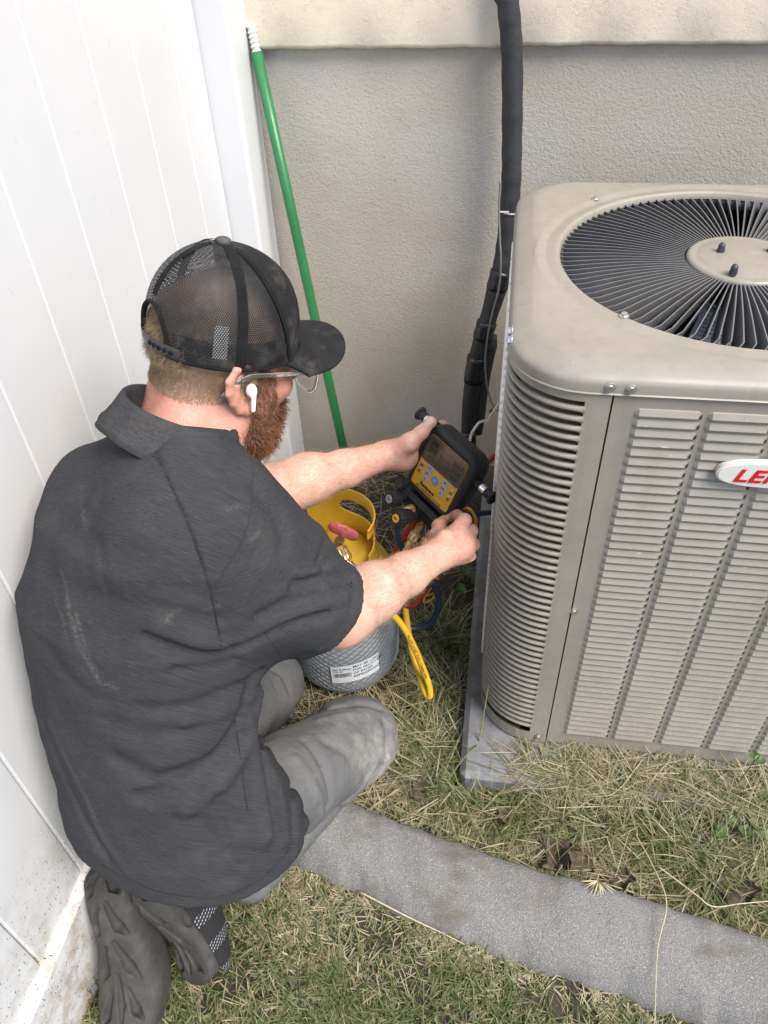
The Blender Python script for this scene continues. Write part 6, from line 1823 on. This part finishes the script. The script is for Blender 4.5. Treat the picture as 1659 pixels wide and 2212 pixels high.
lp2 = [on_y(1083, 585, 1.79), on_y(1066, 650, 1.775), on_y(1048, 710, 1.76), on_y(1032, 770, 1.75), on_y(1020, 840, 1.745), on_y(1014, 900, 1.74), on_y(1012, 960, 1.73), on_y(1010, 1010, 1.72)]
line = empty('insulated_line', (lp2[-1][0], lp2[-1][1], 0), 'black foam-insulated refrigerant line running down the wall beside the air conditioner', 'pipe')
P1 = crom(lp, 8); g2 = np.random.default_rng(5)
add('upper_sleeve', MB().tube(P1, 0.0225 + 0.0006 * np.sin(np.arange(len(P1)) * 1.7), 20).mesh('upper_sleeve', smooth=True), insm, line)
P2 = crom(lp2, 8); r2 = np.interp(np.linspace(0, 1, len(P2)), [0, 0.08, 0.2, 0.35, 0.55, 0.75, 0.86, 0.92, 1], [0.024, 0.025, 0.0215, 0.022, 0.023, 0.021, 0.019, 0.014, 0.013])
add('lower_sleeve', MB().tube(P2, r2, 18).mesh('lower_sleeve', smooth=True), insm, line)
P3 = P2 + np.array([0.026, 0.006, 0]); 
add('second_sleeve', MB().tube(P3[18:46], np.interp(np.linspace(0, 1, 28), [0, 0.1, 0.8, 1], [0.009, 0.0175, 0.0175, 0.011]), 14).mesh('second_sleeve', smooth=True), insm, line)
for f0, f1, rr in ((0.0, 0.07, 0.0262), (0.26, 0.31, 0.0252), (0.44, 0.50, 0.0262), (0.80, 0.86, 0.0215)):
    i0, i1 = int(f0 * (len(P2) - 1)), int(f1 * (len(P2) - 1)) + 2; q = P2[i0:i1 + 1]
    add('tape_wrap', MB().tube(q, rr + 0.0008 * np.sin(np.arange(len(q)) * 2.1), 18).mesh('tape_wrap', smooth=True), tape, line)
c = P1[34]; add('zip_tie', MB().lathe([(0.0232, -0.0016), (0.0240, -0.0016), (0.0240, 0.0016), (0.0232, 0.0016)], 24, on_y(1104, 457, 1.815), nrm(np.array(lp[6]) - np.array(lp[7])), capb=False, capt=False).mesh('zip_tie'), simple('tie_white', (0.62, 0.62, 0.60), 0.45, 0.1), line)
add('tie_tail', MB().box(on_y(1090, 458, 1.79), (0.02, 0.003, 0.003)).mesh('tie_tail'), bpy.data.materials['tie_white'], line)
wr = crom([on_y(1081, 390, 1.80), on_y(1078, 450, 1.79), on_y(1080, 520, 1.775), on_y(1082, 560, 1.762), on_y(1078, 620, 1.75), on_y(1060, 690, 1.74), on_y(1049, 760, 1.73), on_y(1050, 820, 1.72), on_y(1062, 870, 1.71), on_y(1076, 888, 1.70)], 8)
add('control_wire', MB().tube(wr, 0.0024, 8).mesh('control_wire', smooth=True), simple('grey_wire', (0.16, 0.16, 0.17), 0.45, 0.1), line)
add('copper_stub', MB().tube([on_y(1060, 888, 1.66), on_y(1075, 877, 1.64), on_y(1090, 870, 1.63)], 0.005, 10).mesh('copper_stub', smooth=True), simple('dull_copper', (0.40, 0.33, 0.26), 0.4, 0.2, metal=0.7), line)
# ------------------------------------------------------------------ grass, straw and litter
def grass_mat(name):
    t = NT(name); a = t.attr('tone').outputs['Fac']; b = t.attr('tip').outputs['Fac']
    c = t.ramp(a, [(0.0, (0.050, 0.085, 0.024)), (0.25, (0.095, 0.140, 0.042)), (0.45, (0.17, 0.21, 0.085)), (0.55, (0.27, 0.255, 0.135)), (0.75, (0.40, 0.35, 0.22)), (0.9, (0.52, 0.47, 0.33)), (1.0, (0.20, 0.14, 0.08))])
    c = t.mix(t.math('MULTIPLY', b, 0.25), c, (0.36, 0.33, 0.18))
    t.col(c); t.set(Roughness=0.6, Specular_IOR_Level=0.35); 
    tr = t.n('ShaderNodeBsdfTranslucent'); t.L(c, tr.inputs[0]); mx = t.n('ShaderNodeMixShader'); mx.inputs[0].default_value = 0.25
    t.L(t.b.outputs[0], mx.inputs[1]); t.L(tr.outputs[0], mx.inputs[2]); t.L(mx.outputs[0], t.out.inputs[0])
    return t.mat
gm = grass_mat('grass_blades')
_fx, _fy = fr_e[:, 0], fr_e[:, 1]; _bx, _by = bk_e[:, 0], bk_e[:, 1]
front_y = lambda x: np.interp(x, _fx, _fy); back_y = lambda x: np.interp(x, _bx, _by)
def blocked(x, y):
    m = (x > -0.035) & (x < 0.80) & (y > 0.828)                           # slab
    m |= np.hypot(x - TKX, y - TKY) < 0.122
    m |= x < FX + 0.025
    m |= y > WALL_Y - 0.01
    return m
def blades(x, y, L, w, lean, tone, seed, z0=None, flat=0.0, curve=0.6, floor=-1.0):
    g = np.random.default_rng(seed); n = len(x)
    az = g.uniform(0, 2 * PI, n); ln = np.clip(g.normal(lean, 0.25, n), 0.02, 1.52)
    z = gz(x, y) - 0.002 if z0 is None else z0
    d = np.stack([np.cos(az) * np.sin(ln), np.sin(az) * np.sin(ln), np.cos(ln)], 1)
    hz = np.stack([np.cos(az), np.sin(az), np.zeros(n)], 1); tw = g.uniform(-0.8, 0.8, n)
    sd = np.stack([-np.sin(az + tw), np.cos(az + tw), 0.3 * g.normal(0, 1, n)], 1)
    P0 = np.stack([x, y, z], 1); cv = (curve * g.uniform(0.2, 1.2, n))[:, None]
    pts = []
    for k, s in enumerate((0.0, 0.4, 0.75, 1.0)):
        q = P0 + d * (L * s)[:, None] + (hz * 0.8 - np.array([0, 0, 0.7])) * cv * (L * s * s * 0.5)[:, None]
        q[:, 2] = np.maximum(q[:, 2], np.maximum(gz(q[:, 0], q[:, 1]) + 0.0005, floor) + 0.004 * g.uniform(0, 1, n))
        pts.append(q)
    ww = w[:, None] * sd * 0.5
    V = np.stack([pts[0] - ww * 0.7, pts[0] + ww * 0.7, pts[1] - ww, pts[1] + ww, pts[2] - ww * 0.75, pts[2] + ww * 0.75, pts[3]], 1)
    b = (np.arange(n) * 7)[:, None]
    Q = np.concatenate([b + np.array([0, 1, 3, 2]), b + np.array([2, 3, 5, 4])]); Tt = b + np.array([4, 5, 6])
    tip = np.tile(np.array([0, 0, 0.2, 0.2, 0.6, 0.6, 1.0]), n)
    return V.reshape(-1, 3), Q, Tt, np.repeat(tone, 7), tip
def field(name, label, sets):
    Vs, Qs, Ts, to, ti = [], [], [], [], []; off = 0
    for V, Q, T_, a, b in sets:
        Vs.append(V); Qs.append(Q + off); Ts.append(T_ + off); to.append(a); ti.append(b); off += len(V)
    me = mesh_np(name, np.concatenate(Vs), np.concatenate(Qs), np.concatenate(Ts)); attr(me, 'tone', np.concatenate(to)); attr(me, 'tip', np.concatenate(ti))
    return tag(add(name, me, gm), label, 'grass', kind='stuff')
def nz(x, y, s, o=0.0): return 0.5 + 0.25 * (np.sin(x * s + 1.3 * np.sin(y * s * 0.7 + o)) + np.sin(y * s * 1.17 + 1.7 * np.sin(x * s * 0.6 + o * 2)))
G = np.random.default_rng(21)
# lawn in front of the edging
def lawn():
    n = 78000; x = G.uniform(-0.70, 0.62, n); y = G.uniform(0.16, 0.86, n)
    k = (y < front_y(x) + 0.004 + 0.012 * G.uniform(-1, 1, n) ** 3) & ~blocked(x, y) & (G.uniform(0, 1, n) < 0.12 + 1.0 * nz(x, y, 21, 0.4) * (0.55 + 0.6 * nz(x, y, 53, 1.9))); x, y = x[k], y[k]; n = len(x)
    dry = nz(x, y, 11, 1.1); edge = np.exp(-((front_y(x) - y) / 0.05) ** 2); dry = np.clip(dry * 0.75 + edge * 0.55 + 0.25 * np.exp(-(((x + 0.33) / 0.12) ** 2 + ((y - 0.47) / 0.10) ** 2)), 0, 1)
    isdry = G.uniform(0, 1, n) < 0.20 + 0.62 * dry ** 1.4
    tone = np.where(isdry, G.uniform(0.55, 0.97, n), G.uniform(0.03, 0.48, n))
    L = np.where(isdry, G.uniform(0.018, 0.045, n), G.uniform(0.020, 0.052, n)) * (1 - 0.35 * edge)
    return blades(x, y, L, G.uniform(0.0013, 0.0030, n), np.where(isdry, 1.15, 0.75), tone, 1)
def lawn_far():
    n = 60000; x = G.uniform(-0.63, 2.2, n); y = G.uniform(-1.0, 0.45, n)
    k = (y < front_y(x) - 0.002) & ~blocked(x, y) & ((x > 0.60) | (y < 0.17)) & (G.uniform(0, 1, n) < 0.2 + 0.9 * nz(x, y, 21, 0.4)); x, y = x[k], y[k]; n = len(x)
    isdry = G.uniform(0, 1, n) < 0.2 + 0.5 * nz(x, y, 11, 1.1) ** 1.4
    return blades(x, y, G.uniform(0.025, 0.060, n), G.uniform(0.002, 0.004, n), np.where(isdry, 1.15, 0.75), np.where(isdry, G.uniform(0.55, 0.97, n), G.uniform(0.03, 0.48, n)), 12)
field('lawn', 'short green lawn grass with dry blades in front of the concrete edging', [lawn(), lawn_far()])
# rough strip behind the edging
def strip_grass():
    n = 52000; x = G.uniform(-0.62, 0.80, n); y = G.uniform(0.56, 1.90, n)
    near = np.clip((1.05 - y) / 0.35, 0, 1) * np.clip((x + 0.25) / 0.15, 0, 1)
    dens = 0.08 + 0.85 * near; dens *= np.where(y > 1.25, 0.3, 1.0) * (0.12 + 1.1 * nz(x, y, 15, 2.2) * (0.5 + 0.7 * nz(x, y, 47, 0.3)))
    k = (y > back_y(x) + 0.002) & ~blocked(x, y) & (G.uniform(0, 1, n) < dens); x, y = x[k], y[k]; n = len(x)
    grn = np.clip(nz(x, y, 13, 0.7) + 0.35 * np.clip((x - 0.30) / 0.2, 0, 1) - 0.12, 0, 1)
    isdry = G.uniform(0, 1, n) > 0.10 + 0.50 * grn
    tone = np.where(isdry, G.uniform(0.55, 1.0, n), G.uniform(0.02, 0.50, n))
    L = G.uniform(0.025, 0.085, n) * np.where(isdry, 1.0, 1.0 + 0.25 * grn)
    return blades(x, y, L, G.uniform(0.0013, 0.0030, n), np.where(isdry, 1.28, 0.95), tone, 2, curve=0.8)
def strip_far():
    n = 22000; x = G.uniform(0.78, 2.2, n); y = G.uniform(0.2, 1.88, n)
    k = (y > back_y(x) + 0.004) & ~blocked(x, y) & (G.uniform(0, 1, n) < 0.25 + 0.8 * nz(x, y, 15, 2.2)); x, y = x[k], y[k]; n = len(x)
    isdry = G.uniform(0, 1, n) < 0.5
    return blades(x, y, G.uniform(0.03, 0.085, n), G.uniform(0.002, 0.004, n), np.where(isdry, 1.25, 0.9), np.where(isdry, G.uniform(0.55, 1.0, n), G.uniform(0.03, 0.5, n)), 13)
def thatch():
    n = 17000; x = G.uniform(-0.60, 0.80, n); y = G.uniform(0.56, 1.86, n)
    dens = np.where(y > 1.3, 0.25, 1.0) * (0.3 + 0.8 * nz(x, y, 19, 4.0))
    k = (y > back_y(x) + 0.004) & ~blocked(x, y) & (G.uniform(0, 1, n) < dens); x, y = x[k], y[k]; n = len(x)
    return blades(x, y, G.uniform(0.04, 0.13, n), G.uniform(0.0011, 0.0023, n), np.full(n, 1.5), G.uniform(0.62, 1.0, n), 3, curve=0.2)
def tall():
    # tufts standing round the slab
    cx = np.array([0.02, 0.10, 0.16, 0.24, 0.30, 0.40, 0.47, 0.55, 0.62, -0.06, -0.07, 0.50, 0.58, 0.44, -0.08, -0.06]); cy = np.array([0.80, 0.79, 0.81, 0.79, 0.80, 0.78, 0.76, 0.75, 0.77, 0.92, 1.06, 0.68, 0.66, 0.72, 1.22, 0.83])
    i = G.integers(0, len(cx), 5200); x = cx[i] + G.normal(0, 0.038, len(i)); y = cy[i] + G.normal(0, 0.024, len(i)); n = len(i)
    k = (y > back_y(x)) & ~((x > 0.01) & (y > 0.86)); x, y = x[k], y[k]; n = len(x)
    gr = G.uniform(0, 1, n) < 0.6
    return blades(x, y, G.uniform(0.05, 0.12, n), G.uniform(0.0014, 0.0032, n), np.full(n, 1.0), np.where(gr, G.uniform(0.05, 0.5, n), G.uniform(0.6, 0.95, n)), 4, curve=0.9)
def on_slab():
    # clippings and straw blown onto the front of the slab
    n = 3600; x = G.uniform(0.02, 0.80, n); y = 0.805 + 0.09 * G.uniform(0, 1, n) ** 1.2
    k = G.uniform(0, 1, n) < np.clip((x - 0.05) / 0.16, 0.06, 1) * (0.45 + 0.7 * nz(x, y, 23, 1.0)); x, y = x[k], y[k]; n = len(x)
    return blades(x, y, G.uniform(0.03, 0.10, n), G.uniform(0.0010, 0.0022, n), np.full(n, 1.42), np.where(G.uniform(0, 1, n) < 0.34, G.uniform(0.05, 0.5, n), G.uniform(0.6, 1.0, n)), 8, z0=np.full(n, 0.061), curve=0.25, floor=0.0608)
field('rough_grass', 'dry straw and rough grass around the slab and cylinder', [strip_grass(), strip_far(), thatch(), tall(), on_slab()])
# dead leaves
def leaf_mesh(seed):
    g = random.Random(seed); rows = []
    for i in range(9):
        t = i / 8; w = math.sin(PI * min(1, t * 1.04)) ** 1.25 * 0.44 * (1 + 0.30 * math.sin(t * 17 + seed)) + 0.02
        row = []
        for j in range(7):
            s = j / 6 * 2 - 1
            row.append((s * w + 0.04 * math.sin(t * 5 + seed), t - 0.5, 0.22 * abs(s) ** 1.6 * (0.6 + 0.5 * math.sin(t * 6 + seed)) + 0.10 * math.sin(t * 9 + s * 3 + seed) + 0.12 * (t - 0.5) ** 2))
        rows.append(row)
    return MB().grid(np.array(rows)).mesh('dead_leaf', smooth=True)
leafm = NT('dead_leaf'); _p = leafm.pos(); leafm.col(leafm.ramp(leafm.noise(_p, 60, 4), [(0.3, (0.050, 0.034, 0.024)), (0.55, (0.090, 0.064, 0.046)), (0.75, (0.15, 0.112, 0.082))])); leafm.set(Roughness=0.75); leafm.set(Normal=leafm.bump(leafm.noise(_p, 220, 3), 0.4, 0.001))
lms = [leaf_mesh(k) for k in range(4)]
def leaf(px, py, size, k, label, group=None, z=0.022):
    q = on_z(px, py, z); g = random.Random(px * 7 + py)
    w = TR((q[0], q[1], q[2])) @ Euler((g.uniform(-0.4, 0.4), g.uniform(-0.4, 0.4), g.uniform(0, 6.28))).to_matrix().to_4x4() @ Matrix.Scale(size, 4)
    o = add('dead_leaf', lms[k % 4], leafm.mat, world=w); tag(o, label, 'leaf', group)
leaf(1205, 1850, 0.075, 0, 'large curled brown dead leaf beside the concrete edging', z=0.018)
leaf(1255, 1862, 0.055, 1, 'brown dead leaf overlapping the large curled leaf', z=0.014)
leaf(1590, 1925, 0.080, 2, 'pale brown dead leaf near the right end of the edging', z=0.03)
leaf(965, 1395, 0.032, 3, 'small tan dead leaf on the soil right of the yellow hose', z=0.012)
for px, py, s, lb in ((905, 1712, 0.045, 'small brown dead leaf behind the left end of the edging'), (1090, 1765, 0.04, 'brown dead leaf left of the large curled leaf, behind the edging'),
        (1345, 1905, 0.05, 'brown dead leaf just right of the spiky seed head'), (1540, 1940, 0.05, 'dark dead leaf left of the pale leaf at the right'),
        (1130, 1735, 0.035, 'reddish dead leaf near the front edge of the slab'), (640, 2120, 0.035, 'small dark dead leaf lying in the front lawn')):
    leaf(px, py, s, px, lb, 'small dead leaves in the grass', z=0.016)
# long straw stalks and seed heads
strawm = simple('straw', (0.52, 0.46, 0.31), 0.6, 0.15, 80)
def stalk(pts, r, label, name='straw_stalk'):
    P = crom(pts, 8); o = add(name, MB().tube(P, np.linspace(r, r * 0.5, len(P)), 5).mesh(name, smooth=True), strawm); return tag(o, label, 'straw', 'long straw stalks')
stalk([on_z(778, 1927, 0.020), on_z(880, 1980, 0.022), on_z(960, 2018, 0.020), on_z(1026, 2052, 0.016)], 0.0019, 'pale straw stalk lying along the front of the concrete edging')
stalk([on_z(1372, 1800, 0.05), on_z(1410, 1870, 0.075), on_z(1440, 1950, 0.085), on_z(1421, 2050, 0.07), on_z(1414, 2215, 0.05)], 0.0013, 'long thin straw stalk crossing the concrete edging at right')
stalk([on_z(1420, 1870, 0.05), on_z(1500, 1930, 0.06), on_z(1540, 1958, 0.06), on_z(1600, 1952, 0.06), on_z(1680, 1945, 0.06)], 0.0016, 'bent straw stalk in the grass behind the edging at right')
stalk([on_z(1200, 1745, 0.05), on_z(1330, 1742, 0.055), on_z(1420, 1750, 0.05)], 0.0016, 'straight straw stalk in the grass before the slab')
stalk([on_z(1130, 1710, 0.03), on_z(1260, 1735, 0.05), on_z(1400, 1745, 0.045)], 0.0013, 'straw stalk lying before the slab, left of the clover')
stalk([on_z(1180, 1690, 0.03), on_z(1310, 1720, 0.07), on_z(1390, 1640, 0.09)], 0.0010, 'green-tinged straw stalk rising in front of the slatted panel')
weedm = simple('weed_green', (0.16, 0.20, 0.07), 0.55, 0.2, 60)
w1 = crom([on_z(1035, 1600, 0.062), on_z(1042, 1560, 0.10), on_z(1052, 1500, 0.16), on_z(1062, 1430, 0.22), on_z(1050, 1380, 0.27)], 8)
w2 = crom([on_z(1030, 1610, 0.062), on_z(1000, 1640, 0.09), on_z(965, 1690, 0.09)], 6)
wd = empty('weed_stalk', w1[0], 'thin pale weed stalk standing against the corner of the air conditioner', 'weed')
add('stem', MB().tube(w1, np.linspace(0.0019, 0.001, len(w1)), 5).mesh('stem', smooth=True), weedm, wd)
add('side_stem', MB().tube(w2, np.linspace(0.0014, 0.0008, len(w2)), 5).mesh('side_stem', smooth=True), weedm, wd)
def seed_head(px, py, z, n, L, label, dirx):
    b = on_z(px, py, z); g = np.random.default_rng(px); mb = MB()
    for k in range(n):
        a = g.uniform(-1.25, 1.25) + dirx; d = np.array([math.sin(a), -math.cos(a), g.uniform(-0.15, 0.5)]); l = L * g.uniform(0.6, 1.1)
        mb.tube([b, b + d * l * 0.5, b + d * l - np.array([0, 0, 0.003])], [0.0014, 0.0011, 0.0002], 4)
    return tag(add('seed_head', mb.mesh('seed_head', smooth=True), strawm, None), label, 'seed head')
seed_head(1292, 1903, 0.062, 26, 0.036, 'pale spiky grass seed head lying on the concrete edging', -0.2)
seed_head(1640, 2085, 0.05, 10, 0.030, 'small dry seed head on the right end of the edging', 0.5)
# clover-like weed at the right
clm = NT('clover'); _p = clm.pos(); clm.col(clm.ramp(clm.noise(_p, 90, 3), [(0.3, (0.045, 0.085, 0.022)), (0.7, (0.085, 0.135, 0.040))])); clm.set(Roughness=0.5)
def weed(spots, label, z):
    root = empty('leafy_weed', on_z(spots[0][0], spots[0][1], 0.02), label, 'weed')
    for px, py, s in spots:
        q = on_z(px, py, z); g = random.Random(px + py); st_ = MB().tube([q - (0.01, 0.0, z - 0.015), q], 0.0012, 5).mesh('stem', smooth=True); add('stem', st_, clm.mat, root)
        rows = []
        for i in range(6):
            t = i / 5; w = math.sin(PI * (0.12 + 0.85 * t)) * 0.5
            rows.append([((j / 4 * 2 - 1) * w, t - 0.1, 0.14 * abs(j / 4 * 2 - 1)) for j in range(5)])
        me = MB().grid(np.array(rows)).mesh('leaf', smooth=True)
        for k in range(2):
            add('leaf', me, clm.mat, root, world=TR(q) @ Euler((g.uniform(-0.3, 0.3), g.uniform(-0.3, 0.3), g.uniform(0, 6.28))).to_matrix().to_4x4() @ Matrix.Scale(s, 4))
weed([(1600, 1745, 0.026), (1630, 1735, 0.028), (1575, 1775, 0.024), (1610, 1790, 0.026), (1645, 1790, 0.03), (1560, 1800, 0.022), (1640, 1700, 0.024)], 'green leafy weed growing at the right before the slab', 0.06)
weed([(1610, 1578, 0.016), (1632, 1640, 0.020), (1640, 1600, 0.016)], 'small leafy sprig against the louvres at the right edge', 0.15)
weed([(1010, 1240, 0.030), (1025, 1205, 0.026), (1000, 1275, 0.026), (1030, 1260, 0.024)], 'dark leafy weed beside the slab below the right hand', 0.04)
# tufts by the fence post
def tuft(px, py, z, n, L, label):
    b = on_z(px, py, z); g = np.random.default_rng(px); x = b[0] + g.normal(0, 0.012, n); y = b[1] + g.normal(0, 0.012, n)
    V, Q, T_, a, t_ = blades(x, y, g.uniform(0.5, 1.2, n) * L, np.full(n, 0.0022), np.full(n, 0.5), g.uniform(0.1, 0.5, n), px)
    me = mesh_np('grass_tuft', V, Q, T_); attr(me, 'tone', a); attr(me, 'tip', t_); tag(add('grass_tuft', me, gm), label, 'grass tuft')
tuft(585, 985, 0.0, 16, 0.16, 'tuft of long grass blades at the foot of the fence post')
tuft(185, 2120, -0.04, 60, 0.10, 'tuft of pale grass between the fence rail and the shoe')
